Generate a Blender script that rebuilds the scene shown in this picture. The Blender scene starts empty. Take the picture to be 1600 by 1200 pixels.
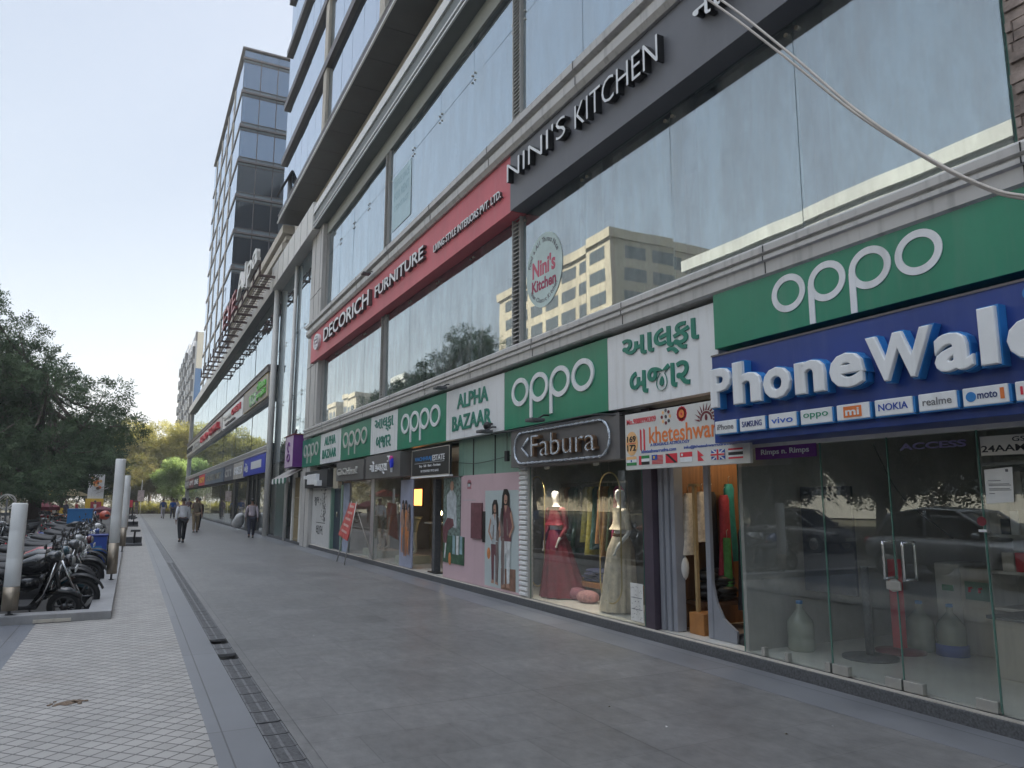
import bpy, bmesh, math, random
import numpy as np
from mathutils import Vector, Matrix
R = math.radians
random.seed(7); rng = np.random.default_rng(7)
scene = bpy.context.scene
# ------------------------------------------------------------------ camera
FPX = 1162.93
YAW, PITCH, ROLL = 0.46766, 0.154888, 0.002122
CAM = Vector((0, 0, 1.65))
cy_, sy_, cp_, sp_ = math.cos(YAW), math.sin(YAW), math.cos(PITCH), math.sin(PITCH)
fwd = Vector((sy_*cp_, cy_*cp_, sp_)); rt = Vector((cy_, -sy_, 0)); up = rt.cross(fwd)
rt2 = rt*math.cos(ROLL)+up*math.sin(ROLL); up2 = -rt*math.sin(ROLL)+up*math.cos(ROLL)
cd = bpy.data.cameras.new('camera'); cam = bpy.data.objects.new('camera', cd); scene.collection.objects.link(cam)
cd.sensor_width = 36; cd.lens = FPX/1600*36; cd.clip_start = .05; cd.clip_end = 3000
cam.matrix_world = Matrix(((rt2.x, up2.x, -fwd.x, CAM.x), (rt2.y, up2.y, -fwd.y, CAM.y), (rt2.z, up2.z, -fwd.z, CAM.z), (0, 0, 0, 1)))
scene.camera = cam
# ------------------------------------------------------------------ sky, sun, exposure
SUN_EL, SUN_AZ = 40.0, 75.0        # azimuth measured from +Y towards +X
w = bpy.data.worlds.new('World'); scene.world = w; w.use_nodes = True
nt = w.node_tree; bg = nt.nodes['Background']
sky = nt.nodes.new('ShaderNodeTexSky'); sky.sky_type = 'NISHITA'; sky.sun_disc = False
sky.sun_elevation = R(SUN_EL); sky.sun_rotation = R(SUN_AZ)
sky.altitude = 0; sky.air_density = 1.0; sky.dust_density = 3.0; sky.ozone_density = 1.5
hs = nt.nodes.new('ShaderNodeHueSaturation'); hs.inputs['Saturation'].default_value = .95; nt.links.new(sky.outputs[0], hs.inputs['Color'])
gm0 = nt.nodes.new('ShaderNodeGamma'); gm0.inputs[1].default_value = .48; nt.links.new(hs.outputs[0], gm0.inputs[0])   # hazy, even sky
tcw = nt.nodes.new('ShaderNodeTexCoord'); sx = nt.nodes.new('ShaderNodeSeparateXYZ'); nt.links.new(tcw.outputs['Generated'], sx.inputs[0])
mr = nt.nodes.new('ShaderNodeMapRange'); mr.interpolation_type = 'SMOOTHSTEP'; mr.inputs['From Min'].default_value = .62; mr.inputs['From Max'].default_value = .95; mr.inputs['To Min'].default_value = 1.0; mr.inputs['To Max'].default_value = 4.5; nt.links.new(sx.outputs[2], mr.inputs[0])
vm = nt.nodes.new('ShaderNodeVectorMath'); vm.operation = 'SCALE'; nt.links.new(gm0.outputs[0], vm.inputs[0]); nt.links.new(mr.outputs[0], vm.inputs['Scale'])   # zenith brightened out of view, added to lift the light in the shade
wr = nt.nodes.new('ShaderNodeMixRGB'); wr.blend_type = 'MULTIPLY'; wr.inputs[2].default_value = (1.08, 1.0, .90, 1); nt.links.new(vm.outputs[0], wr.inputs[1])  # the added zenith light is warmed to offset the blue ambient
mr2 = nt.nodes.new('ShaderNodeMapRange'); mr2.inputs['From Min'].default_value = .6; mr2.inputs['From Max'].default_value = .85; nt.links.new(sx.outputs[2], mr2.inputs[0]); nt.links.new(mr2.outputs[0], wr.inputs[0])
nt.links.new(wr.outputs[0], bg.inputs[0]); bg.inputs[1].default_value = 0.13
sl = bpy.data.lights.new('sun', 'SUN'); sun = bpy.data.objects.new('sun', sl); scene.collection.objects.link(sun)
sl.energy = 5.0; sl.angle = R(.6); sl.color = (1, .93, .82)
sd = Vector((math.sin(R(SUN_AZ))*math.cos(R(SUN_EL)), math.cos(R(SUN_AZ))*math.cos(R(SUN_EL)), math.sin(R(SUN_EL))))
sun.rotation_euler = sd.to_track_quat('Z', 'Y').to_euler(); sun.location = (30, 20, 60)
scene.view_settings.view_transform = 'Standard'; scene.view_settings.look = 'None'
scene.view_settings.gamma = 1; scene.view_settings.exposure = 1.88
scene.cycles.use_denoising = True
scene.cycles.max_bounces = 10; scene.cycles.transparent_max_bounces = 16; scene.cycles.glossy_bounces = 5
scene.cycles.caustics_reflective = False; scene.cycles.caustics_refractive = False
scene.cycles.sample_clamp_indirect = 4
# ------------------------------------------------------------------ helpers
C = scene.collection
def ray(px, py): return rt2*((px-800)/FPX)+up2*((600-py)/FPX)+fwd
def PX(X, px, py):
    d = ray(px, py); return CAM+d*((X-CAM.x)/d.x)
def PY(Y, px, py):
    d = ray(px, py); return CAM+d*((Y-CAM.y)/d.y)
def PG(px, py, z=0):
    d = ray(px, py); return CAM+d*((z-CAM.z)/d.z)
def YZ(X, px, py):
    p = PX(X, px, py); return p.y, p.z
MATS = {}
def mat(name, col, rough=.6, metal=0., var=.12, scale=2.5, bump=0., bscale=30., stretch=(1, 1, 1), spec=.5, coat=0., alpha=1., dirt=0., dirtcol=(.12, .11, .1), trans=0.):
    if name in MATS: return MATS[name]
    m = bpy.data.materials.new(name); m.use_nodes = True; MATS[name] = m
    n = m.node_tree.nodes; l = m.node_tree.links; b = n['Principled BSDF']
    b.inputs['Roughness'].default_value = rough; b.inputs['Metallic'].default_value = metal
    b.inputs['Specular IOR Level'].default_value = spec; b.inputs['Coat Weight'].default_value = coat
    b.inputs['Alpha'].default_value = alpha; b.inputs['Transmission Weight'].default_value = trans
    tc = n.new('ShaderNodeTexCoord'); mp = n.new('ShaderNodeMapping'); l.new(tc.outputs['Object'], mp.inputs[0])
    mp.inputs['Scale'].default_value = stretch
    nz = n.new('ShaderNodeTexNoise'); nz.inputs['Scale'].default_value = scale; nz.inputs['Detail'].default_value = 6; nz.inputs['Roughness'].default_value = .65
    l.new(mp.outputs[0], nz.inputs['Vector'])
    cr = n.new('ShaderNodeValToRGB'); l.new(nz.outputs['Fac'], cr.inputs[0])
    cr.color_ramp.elements[0].position = .3; cr.color_ramp.elements[1].position = .7
    cr.color_ramp.elements[0].color = (*[c*(1-var) for c in col], 1); cr.color_ramp.elements[1].color = (*[min(1, c*(1+var)) for c in col], 1)
    out = cr.outputs[0]
    if dirt > 0:
        mp2 = n.new('ShaderNodeMapping'); l.new(tc.outputs['Object'], mp2.inputs[0]); mp2.inputs['Scale'].default_value = (4, 4, .35)
        n2 = n.new('ShaderNodeTexNoise'); n2.inputs['Scale'].default_value = 2.2; n2.inputs['Detail'].default_value = 5; l.new(mp2.outputs[0], n2.inputs['Vector'])
        r2 = n.new('ShaderNodeValToRGB'); l.new(n2.outputs['Fac'], r2.inputs[0]); r2.color_ramp.elements[0].position = .52; r2.color_ramp.elements[1].position = .75
        r2.color_ramp.elements[1].color = (dirt, dirt, dirt, 1)
        mx = n.new('ShaderNodeMixRGB'); l.new(r2.outputs[0], mx.inputs[0]); l.new(out, mx.inputs[1]); mx.inputs[2].default_value = (*dirtcol, 1); out = mx.outputs[0]
    l.new(out, b.inputs['Base Color'])
    if bump > 0:
        nb = n.new('ShaderNodeTexNoise'); nb.inputs['Scale'].default_value = bscale; nb.inputs['Detail'].default_value = 4; l.new(mp.outputs[0], nb.inputs['Vector'])
        bp = n.new('ShaderNodeBump'); bp.inputs['Strength'].default_value = bump; bp.inputs['Distance'].default_value = .02
        l.new(nb.outputs['Fac'], bp.inputs['Height']); l.new(bp.outputs[0], b.inputs['Normal'])
    return m
def emit(name, col, s):
    if name in MATS: return MATS[name]
    m = bpy.data.materials.new(name); m.use_nodes = True; MATS[name] = m
    b = m.node_tree.nodes['Principled BSDF']; b.inputs['Base Color'].default_value = (*col, 1)
    b.inputs['Emission Color'].default_value = (*col, 1); b.inputs['Emission Strength'].default_value = s
    return m
def glass(name, base, tint, inside, rtint=(.85, .9, .92), wav=.0, rough=0., dust_haze=0.):
    """architectural pane: clear tinted body (or a dark opaque one) under a mirror coat"""
    if name in MATS: return MATS[name]
    m = bpy.data.materials.new(name); m.use_nodes = True; MATS[name] = m
    n = m.node_tree.nodes; l = m.node_tree.links; n.remove(n['Principled BSDF']); o = n['Material Output']
    if inside is None:
        body = n.new('ShaderNodeBsdfTransparent'); body.inputs[0].default_value = (*tint, 1)
    else:
        body = n.new('ShaderNodeBsdfDiffuse'); body.inputs[0].default_value = (*inside, 1)
    gl = n.new('ShaderNodeBsdfGlossy'); gl.inputs['Color'].default_value = (*rtint, 1); gl.inputs['Roughness'].default_value = rough
    lw = n.new('ShaderNodeLayerWeight'); lw.inputs['Blend'].default_value = .5
    fr = n.new('ShaderNodeMath'); fr.operation = 'POWER'; l.new(lw.outputs['Facing'], fr.inputs[0]); fr.inputs[1].default_value = 5
    mm = n.new('ShaderNodeMath'); mm.operation = 'MULTIPLY_ADD'; mm.use_clamp = True
    l.new(fr.outputs[0], mm.inputs[0]); mm.inputs[1].default_value = 1-base; mm.inputs[2].default_value = base
    mx = n.new('ShaderNodeMixShader'); l.new(mm.outputs[0], mx.inputs[0]); l.new(body.outputs[0], mx.inputs[1]); l.new(gl.outputs[0], mx.inputs[2])
    last = mx
    if wav > 0:
        tc = n.new('ShaderNodeTexCoord'); nz = n.new('ShaderNodeTexNoise'); nz.inputs['Scale'].default_value = .9; nz.inputs['Detail'].default_value = 1
        l.new(tc.outputs['Object'], nz.inputs['Vector']); bp = n.new('ShaderNodeBump'); bp.inputs['Strength'].default_value = wav; bp.inputs['Distance'].default_value = .05
        l.new(nz.outputs['Fac'], bp.inputs['Height']); l.new(bp.outputs[0], gl.inputs['Normal'])
    if dust_haze > 0:  # pale film: dust on the shop panes, painted haze on the upper ones
        tc = n.new('ShaderNodeTexCoord'); mp = n.new('ShaderNodeMapping'); mp.inputs['Scale'].default_value = (2, 2, .5); l.new(tc.outputs['Object'], mp.inputs[0])
        nz = n.new('ShaderNodeTexNoise'); nz.inputs['Scale'].default_value = 1.5; nz.inputs['Detail'].default_value = 8; nz.inputs['Roughness'].default_value = .7; l.new(mp.outputs[0], nz.inputs['Vector'])
        cr = n.new('ShaderNodeValToRGB'); cr.color_ramp.elements[0].position = .4; cr.color_ramp.elements[1].position = .8; cr.color_ramp.elements[1].color = (dust_haze, dust_haze, dust_haze, 1); l.new(nz.outputs['Fac'], cr.inputs[0])
        df = n.new('ShaderNodeBsdfDiffuse'); df.inputs[0].default_value = (.42, .43, .42, 1)
        m2 = n.new('ShaderNodeMixShader'); l.new(cr.outputs[0], m2.inputs[0]); l.new(mx.outputs[0], m2.inputs[1]); l.new(df.outputs[0], m2.inputs[2]); last = m2
    l.new(last.outputs[0], o.inputs[0]); return m

class MB:
    def __init__(s): s.v = []; s.f = []; s.mi = []; s.sm = []
    def add(s, vs, fs, mi=0, smooth=False):
        o = len(s.v); s.v += [tuple(v) for v in vs]
        for f in fs: s.f.append(tuple(i+o for i in f)); s.mi.append(mi); s.sm.append(smooth)
        return s
    def box(s, x0, x1, y0, y1, z0, z1, mi=0):
        x0, x1 = min(x0, x1), max(x0, x1); y0, y1 = min(y0, y1), max(y0, y1); z0, z1 = min(z0, z1), max(z0, z1)
        return s.add([(x0, y0, z0), (x1, y0, z0), (x1, y1, z0), (x0, y1, z0), (x0, y0, z1), (x1, y0, z1), (x1, y1, z1), (x0, y1, z1)],
                     [(3, 2, 1, 0), (4, 5, 6, 7), (0, 1, 5, 4), (1, 2, 6, 5), (2, 3, 7, 6), (3, 0, 4, 7)], mi)
    def bbox(s, x0, x1, y0, y1, z0, z1, b=.01, mi=0):
        """box with chamfered vertical and horizontal edges"""
        bm = bmesh.new(); bmesh.ops.create_cube(bm, size=1)
        for v in bm.verts: v.co = ((x0+x1)/2+v.co.x*abs(x1-x0), (y0+y1)/2+v.co.y*abs(y1-y0), (z0+z1)/2+v.co.z*abs(z1-z0))
        bmesh.ops.bevel(bm, geom=bm.edges[:], offset=b, segments=2, affect='EDGES', profile=.5)
        return s.bm(bm, mi)
    def bm(s, bm, mi=0, smooth=False):
        bm.verts.index_update(); vs = [v.co.copy() for v in bm.verts]; fs = [[v.index for v in f.verts] for f in bm.faces]; bm.free()
        return s.add(vs, fs, mi, smooth)
    def quad(s, a, b, c, d, mi=0): return s.add([a, b, c, d], [(0, 1, 2, 3)], mi)
    def tube(s, pts, r, seg=8, mi=0, smooth=True, cap=True):
        pts = [Vector(p) for p in pts]; n = len(pts); rs = r if isinstance(r, (list, tuple)) else [r]*n
        vs = []; fs = []; prev = None
        for i, p in enumerate(pts):
            t = (pts[min(i+1, n-1)]-pts[max(i-1, 0)])
            t = t.normalized() if t.length > 1e-9 else Vector((0, 0, 1))
            if prev is None:
                a = t.orthogonal().normalized()
            else:
                a = prev-t*prev.dot(t); a = a.normalized() if a.length > 1e-6 else t.orthogonal().normalized()
            prev = a; b = t.cross(a)
            for k in range(seg):
                th = 2*math.pi*k/seg; vs.append(p+(a*math.cos(th)+b*math.sin(th))*rs[i])
        for i in range(n-1):
            for k in range(seg):
                k2 = (k+1) % seg; fs.append((i*seg+k, i*seg+k2, (i+1)*seg+k2, (i+1)*seg+k))
        if cap: fs.append(tuple(range(seg-1, -1, -1))); fs.append(tuple((n-1)*seg+k for k in range(seg)))
        return s.add(vs, fs, mi, smooth)
    def lathe(s, prof, c=(0, 0, 0), seg=16, mi=0, smooth=True, sx=1, sy=1):
        vs = []; fs = []; m = len(prof)
        for (r, z) in prof:
            for k in range(seg):
                th = 2*math.pi*k/seg; vs.append((c[0]+r*sx*math.cos(th), c[1]+r*sy*math.sin(th), c[2]+z))
        for i in range(m-1):
            for k in range(seg):
                k2 = (k+1) % seg; fs.append((i*seg+k, i*seg+k2, (i+1)*seg+k2, (i+1)*seg+k))
        fs.append(tuple(range(seg-1, -1, -1))); fs.append(tuple((m-1)*seg+k for k in range(seg)))
        return s.add(vs, fs, mi, smooth)
    def ell(s, c, r, mi=0, u=12, v=8):
        bm = bmesh.new(); bmesh.ops.create_uvsphere(bm, u_segments=u, v_segments=v, radius=1)
        for q in bm.verts: q.co = (c[0]+q.co.x*r[0], c[1]+q.co.y*r[1], c[2]+q.co.z*r[2])
        return s.bm(bm, mi, True)
    def prism(s, poly, axis, a0, a1, mi=0):
        """poly of 2-D points swept along axis 0/1/2; 2-D axes are the other two in order"""
        n = len(poly); vs = []
        for a in (a0, a1):
            for (p, q) in poly:
                vs.append((a, p, q) if axis == 0 else (p, a, q) if axis == 1 else (p, q, a))
        fs = [tuple(range(n)), tuple(range(2*n-1, n-1, -1))]+[(i, i+n, (i+1) % n+n, (i+1) % n) for i in range(n)]
        return s.add(vs, fs, mi)
    def build(s, name, mats, parent=None, bevel=0, fix=True):
        me = bpy.data.meshes.new(name); me.from_pydata(s.v, [], s.f)
        mats = mats if isinstance(mats, (list, tuple)) else [mats]
        for m in mats: me.materials.append(m)
        me.polygons.foreach_set('material_index', s.mi); me.polygons.foreach_set('use_smooth', s.sm)
        if fix:
            bm = bmesh.new(); bm.from_mesh(me); bmesh.ops.recalc_face_normals(bm, faces=bm.faces[:]); bm.to_mesh(me); bm.free()
        me.update(); o = bpy.data.objects.new(name, me); C.objects.link(o)
        if parent is not None:
            o.parent = parent
            if parent.get('_w'): pass
        if bevel:
            bv = o.modifiers.new('b', 'BEVEL'); bv.width = bevel; bv.segments = 2; bv.limit_method = 'ANGLE'; bv.angle_limit = R(40)
        return o
def tag(o, label=None, cat=None, group=None, kind=None):
    if label: o['label'] = label
    if cat: o['category'] = cat
    if group: o['group'] = group
    if kind: o['kind'] = kind
    return o
def thing(name, label, cat, loc=(0, 0, 0), rz=0, group=None):
    o = bpy.data.objects.new(name, None); C.objects.link(o); o.location = loc; o.rotation_euler = (0, 0, rz); o.empty_display_size = .2
    return tag(o, label, cat, group)
def world_thing(name, label, cat, group=None):
    return thing(name, label, cat, (0, 0, 0), 0, group)
def copy_tree(o, parent=None):
    c = o.copy(); C.objects.link(c)
    if parent is not None: c.parent = parent
    for ch in list(o.children): copy_tree(ch, c)
    return c
def struct(mb, name, m): return tag(mb.build(name, m), kind='structure')
def text_mb(s, width=None, height=None, ext=.004, bold=0., shear=0., align='L', bevel=0., space=1.0):
    """lettering as (verts, faces) with its lower left at 0,0 scaled to width x height"""
    cu = bpy.data.curves.new('t', 'FONT'); cu.body = s; cu.size = 1; cu.extrude = .02; cu.offset = bold; cu.shear = shear
    cu.resolution_u = 3; cu.space_character = space
    if bevel: cu.bevel_depth = bevel; cu.bevel_resolution = 2
    ob = bpy.data.objects.new('t', cu); C.objects.link(ob)
    dg = bpy.context.evaluated_depsgraph_get(); me = bpy.data.meshes.new_from_object(ob.evaluated_get(dg))
    vs = np.array([v.co[:] for v in me.vertices]); fs = [tuple(p.vertices) for p in me.polygons]
    bpy.data.objects.remove(ob); bpy.data.curves.remove(cu); bpy.data.meshes.remove(me)
    if len(vs) == 0: return np.zeros((0, 3)), []
    mn = vs.min(0); mx = vs.max(0); d = np.maximum(mx-mn, 1e-6); vs = vs-mn
    sx = (width/d[0]) if width else None; sy = (height/d[1]) if height else None
    if sx is None: sx = sy
    if sy is None: sy = sx
    vs[:, 0] *= sx; vs[:, 1] *= sy; vs[:, 2] *= ext/d[2]
    return vs, fs
def wall_text(name, s, X, yl, yr, z0, z1, m, parent, ext=.004, bold=0., shear=0., bevel=0., z0r=None, space=1.0):
    """text on a plane facing -X: from yl (reader's left) to yr, z0 to z1"""
    vs, fs = text_mb(s, abs(yl-yr), z1-z0, ext, bold, shear, bevel=bevel, space=space)
    mb = MB(); mb.add([(X-v[2], yl-v[0], z0+v[1]) for v in vs], fs)
    return mb.build(name, m, parent, fix=False)
def raised_text(name, s, X, yl, yr, z0, z1, m, ms, parent, ext, bold=0.):
    wall_text(name, s, X, yl, yr, z0, z1, ms, parent, ext, bold); return wall_text(name+'_face', s, X-ext-.001, yl, yr, z0, z1, m, parent, .006, bold)
def ring_poly(cy, cz, ry, rz, t, X, ext, mb, mi=0, seg=40, a0=0, a1=2*math.pi, ty=None):
    """flat extruded elliptical ring on a plane facing -X"""
    ty = ty or t; full = abs(a1-a0-2*math.pi) < 1e-6; n = seg if full else seg+1; vs = []
    for i in range(n):
        a = a0+(a1-a0)*i/seg
        for (q, x) in ((1, X), (1, X-ext), (0, X-ext), (0, X)):
            vs.append((x, cy+math.cos(a)*(ry-(0 if q else ty)), cz+math.sin(a)*(rz-(0 if q else t))))
    fs = []
    for i in range(seg):
        j = (i+1) % n
        for k in range(4): fs.append((i*4+k, j*4+k, j*4+(k+1) % 4, i*4+(k+1) % 4))
    if not full: fs += [(0, 1, 2, 3), (4*(n-1), 4*(n-1)+1, 4*(n-1)+2, 4*(n-1)+3)]
    mb.add(vs, fs, mi)
def disc(mb, X, cy, cz, ry, rz, ext=.003, mi=0, seg=32):
    mb.prism([(cy+ry*math.cos(2*math.pi*i/seg), cz+rz*math.sin(2*math.pi*i/seg)) for i in range(seg)], 0, X, X-ext, mi)
def flat(mb, X, pts, ext=.003, mi=0): mb.prism(pts, 0, X, X-ext, mi)
# ------------------------------------------------------------------ materials
M = dict(
 clad=mat('clad', (.50, .485, .465), .45, .0, .08, 1.2, .05, 8, dirt=.6, dirtcol=(.2, .19, .18)),
 cladlight=mat('cladlight', (.66, .65, .62), .5, 0, .08, 1.2, dirt=.3, dirtcol=(.28, .26, .24)),
 cream=mat('cream', (.50, .46, .40), .75, 0, .12, 1.0, .1, 20, dirt=.45, dirtcol=(.22, .19, .16)),
 soffit=mat('soffit', (.15, .165, .16), .5, 0, .12, 1.5),
 soffitd=mat('soffitd', (.045, .05, .055), .4, .2, .25, .8),
 brown=mat('brown', (.13, .115, .115), .5, .1, .15, 2),
 louvre=mat('louvre', (.46, .45, .43), .5, .1, .1, 3),
 dark=mat('dark', (.02, .02, .022), .6),
 black=mat('black', (.012, .012, .013), .45),
 granite=mat('granite', (.085, .087, .092), .55, 0, .55, 55, .12, 60),
 frame=mat('frame', (.36, .38, .35), .5, 0, .08, 2),
 steel=mat('steel', (.42, .39, .34), .28, 1, .08, 6, .03, 60, (12, 12, .4)),
 alu=mat('alu', (.48, .47, .44), .4, .7, .08, 8),
 brass=mat('brass', (.55, .43, .2), .35, .9, .1, 8),
 white=mat('white', (.74, .74, .73), .5, 0, .05, 2),
 signwhite=mat('signwhite', (.76, .77, .78), .35, 0, .05, 1.5, dirt=.5, dirtcol=(.5, .49, .46)),
 signgreen=mat('signgreen', (.010, .22, .125), .32, 0, .14, .9, dirt=.35, dirtcol=(.09, .24, .165)),
 greentext=mat('greentext', (.005, .19, .13), .4),
 side=mat('side', (.10, .07, .07), .5), letter=mat('letter', (.76, .77, .78), .4, 0, .06, 3, dirt=.4, dirtcol=(.45, .44, .42)),
 silver=mat('silver', (.66, .64, .60), .35, .35, .08, 5),
 red=mat('red', (.62, .125, .15), .5, 0, .12, 1.0, dirt=.3, dirtcol=(.55, .20, .21)),
 sgrey=mat('sgrey', (.135, .138, .155), .45, 0, .08, 1.0, dirt=.25, dirtcol=(.17, .17, .18)),
 navy=mat('navy', (.014, .045, .22), .35, 0, .15, 1.3, dirt=.45, dirtcol=(.05, .08, .25)),
 bluel=mat('bluel', (.03, .20, .50), .35, 0, .08, 3),
 orange=mat('orange', (.72, .19, .045), .5), oranl=mat('oranl', (.78, .45, .2), .5), redf=mat('redf', (.62, .03, .05), .5),
 maroon=mat('maroon', (.16, .02, .03), .5), blue=mat('blue', (.02, .07, .36), .5), green=mat('green', (.02, .22, .06), .5), yellow=mat('yellow', (.75, .5, .05), .5),
 purple=mat('purple', (.14, .02, .21), .45), pinkl=mat('pinkl', (.55, .42, .56), .5),
 pink=mat('pink', (.57, .41, .44), .4, 0, .06, 1.2, dirt=.3, dirtcol=(.44, .31, .34)),
 paleg=mat('paleg', (.20, .32, .26), .35, 0, .1, 1.2, dirt=.3, dirtcol=(.12, .19, .15)),
 wood=mat('wood', (.30, .14, .05), .45, 0, .3, 4, .1, 30, (6, 6, .6)),
 woodd=mat('woodd', (.11, .055, .028), .5, 0, .3, 4, 0, 30, (6, 6, .6)),
 skin=mat('skin', (.20, .10, .065), .55), hair=mat('hair', (.012, .010, .009), .5), mannequin=mat('mannequin', (.72, .70, .67), .35),
 tyre=mat('tyre', (.018, .018, .019), .8, 0, .2, 8, .2, 80), rubber=mat('rubber', (.03, .03, .032), .7),
 chrome=mat('chrome', (.6, .6, .6), .18, 1), engine=mat('engine', (.12, .12, .125), .4, .7), seat=mat('seat', (.02, .02, .022), .55, 0, .2, 5),
 bark=mat('bark', (.10, .08, .065), .9, 0, .3, 3, .5, 12, (3, 3, .6)), concrete=mat('concrete', (.34, .33, .32), .8, 0, .15, 2, .1, 20, dirt=.3),
 poster=mat('poster', (.30, .32, .38), .3, 0, .2, 1.5), floorin=mat('floorin', (.70, .68, .62), .25, 0, .1, 1.5), wallin=mat('wallin', (.30, .29, .27), .7), ceilin=mat('ceilin', (.4, .4, .38), .8),
)
M['gup'] = glass('glass_upper', .40, (.66, .74, .74), None, (.82, .88, .90), .022, 0., .42)  # pale film here is haze put into the pane, muting its reflections
M['gup2'] = glass('glass_second', .54, (.45, .54, .58), None, (.78, .87, .92), .022, 0., .30)
M['gtow'] = glass('glass_tower', .62, (.2, .2, .2), (.03, .045, .06), (.82, .89, .97), .010)
M['gend'] = glass('glass_tower_end', .34, (.36, .44, .52), None, (.62, .74, .88), .006)
M['gshop'] = glass('glass_shop', .07, (.955, .97, .96), None, (.97, 1, .99), .0, 0., .10)
M['gedge'] = mat('glass_edge', (.10, .22, .18), .2, 0, .1, 3)
# ================================================================== GROUND
def tilemat(name, col, tx, ty, joint, jcol, rot=0., rough=.5, var=.1, offs=.0, bump=.25, ox=0., oy=0., stain=.0, stretch=(1, 1, 1), cellvar=.08, sub=None):
    m = bpy.data.materials.new(name); m.use_nodes = True; n = m.node_tree.nodes; l = m.node_tree.links; b = n['Principled BSDF']
    tc = n.new('ShaderNodeTexCoord'); mp = n.new('ShaderNodeMapping'); mp.inputs['Rotation'].default_value = (0, 0, rot); mp.inputs['Location'].default_value = (ox, oy, 0)
    l.new(tc.outputs['Object'], mp.inputs[0])
    br = n.new('ShaderNodeTexBrick'); br.offset = offs; br.squash = 1; br.inputs['Scale'].default_value = 1
    br.inputs['Brick Width'].default_value = tx; br.inputs['Row Height'].default_value = ty; br.inputs['Mortar Size'].default_value = joint; br.inputs['Mortar Smooth'].default_value = .2; br.inputs['Bias'].default_value = 0
    br.inputs['Color1'].default_value = (*[c*(1-cellvar) for c in col], 1); br.inputs['Color2'].default_value = (*[c*(1+cellvar) for c in col], 1); br.inputs['Mortar'].default_value = (*jcol, 1)
    l.new(mp.outputs[0], br.inputs[0])
    nz = n.new('ShaderNodeTexNoise'); nz.inputs['Scale'].default_value = 1.3; nz.inputs['Detail'].default_value = 9; nz.inputs['Roughness'].default_value = .72
    m3 = n.new('ShaderNodeMapping'); m3.inputs['Scale'].default_value = stretch; l.new(tc.outputs['Object'], m3.inputs[0]); l.new(m3.outputs[0], nz.inputs[0])
    cr = n.new('ShaderNodeValToRGB'); cr.color_ramp.elements[0].position = .32; cr.color_ramp.elements[1].position = .68
    cr.color_ramp.elements[0].color = (1-var, 1-var, 1-var, 1); cr.color_ramp.elements[1].color = (1+var, 1+var, 1+var, 1); l.new(nz.outputs['Fac'], cr.inputs[0])
    mx = n.new('ShaderNodeMixRGB'); mx.blend_type = 'MULTIPLY'; mx.inputs[0].default_value = 1; l.new(br.outputs['Color'], mx.inputs[1]); l.new(cr.outputs[0], mx.inputs[2]); out = mx.outputs[0]
    if stain:
        ns = n.new('ShaderNodeTexNoise'); ns.inputs['Scale'].default_value = .8; ns.inputs['Detail'].default_value = 5; l.new(tc.outputs['Object'], ns.inputs[0])
        rs = n.new('ShaderNodeValToRGB'); rs.color_ramp.elements[0].position = .6; rs.color_ramp.elements[1].position = .72; rs.color_ramp.elements[1].color = (stain, stain, stain, 1); l.new(ns.outputs['Fac'], rs.inputs[0])
        m4 = n.new('ShaderNodeMixRGB'); l.new(rs.outputs[0], m4.inputs[0]); l.new(out, m4.inputs[1]); m4.inputs[2].default_value = (.22, .19, .16, 1); out = m4.outputs[0]
    if sub:
        b2 = n.new('ShaderNodeTexBrick'); b2.offset = .5; b2.inputs['Scale'].default_value = 1; b2.inputs['Brick Width'].default_value = sub[0]; b2.inputs['Row Height'].default_value = sub[1]; b2.inputs['Mortar Size'].default_value = .003; b2.inputs['Bias'].default_value = 0
        b2.inputs['Color1'].default_value = (.93, .93, .93, 1); b2.inputs['Color2'].default_value = (1.06, 1.06, 1.06, 1); b2.inputs['Mortar'].default_value = (.66, .66, .66, 1); l.new(mp.outputs[0], b2.inputs[0])
        m5 = n.new('ShaderNodeMixRGB'); m5.blend_type = 'MULTIPLY'; m5.inputs[0].default_value = 1; l.new(out, m5.inputs[1]); l.new(b2.outputs['Color'], m5.inputs[2]); out = m5.outputs[0]
        nf = n.new('ShaderNodeTexNoise'); nf.inputs['Scale'].default_value = 9; nf.inputs['Detail'].default_value = 8; nf.inputs['Roughness'].default_value = .75; l.new(m3.outputs[0], nf.inputs[0])
        rf_ = n.new('ShaderNodeValToRGB'); rf_.color_ramp.elements[0].position = .35; rf_.color_ramp.elements[1].position = .65; rf_.color_ramp.elements[0].color = (.78, .78, .78, 1); rf_.color_ramp.elements[1].color = (1.17, 1.16, 1.15, 1); l.new(nf.outputs['Fac'], rf_.inputs[0])
        m6 = n.new('ShaderNodeMixRGB'); m6.blend_type = 'MULTIPLY'; m6.inputs[0].default_value = 1; l.new(out, m6.inputs[1]); l.new(rf_.outputs[0], m6.inputs[2]); out = m6.outputs[0]
    l.new(out, b.inputs['Base Color'])
    rr = n.new('ShaderNodeMapRange'); rr.inputs['To Min'].default_value = rough-.12; rr.inputs['To Max'].default_value = rough+.12; l.new(nz.outputs['Fac'], rr.inputs[0]); l.new(rr.outputs[0], b.inputs['Roughness'])
    nb = n.new('ShaderNodeTexNoise'); nb.inputs['Scale'].default_value = 22; nb.inputs['Detail'].default_value = 5; l.new(m3.outputs[0], nb.inputs[0])
    ad = n.new('ShaderNodeMath'); ad.operation = 'MULTIPLY_ADD'; l.new(nb.outputs['Fac'], ad.inputs[0]); ad.inputs[1].default_value = .25
    inv = n.new('ShaderNodeMath'); inv.operation = 'SUBTRACT'; inv.inputs[0].default_value = 1; l.new(br.outputs['Fac'], inv.inputs[1]); l.new(inv.outputs[0], ad.inputs[2])
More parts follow.
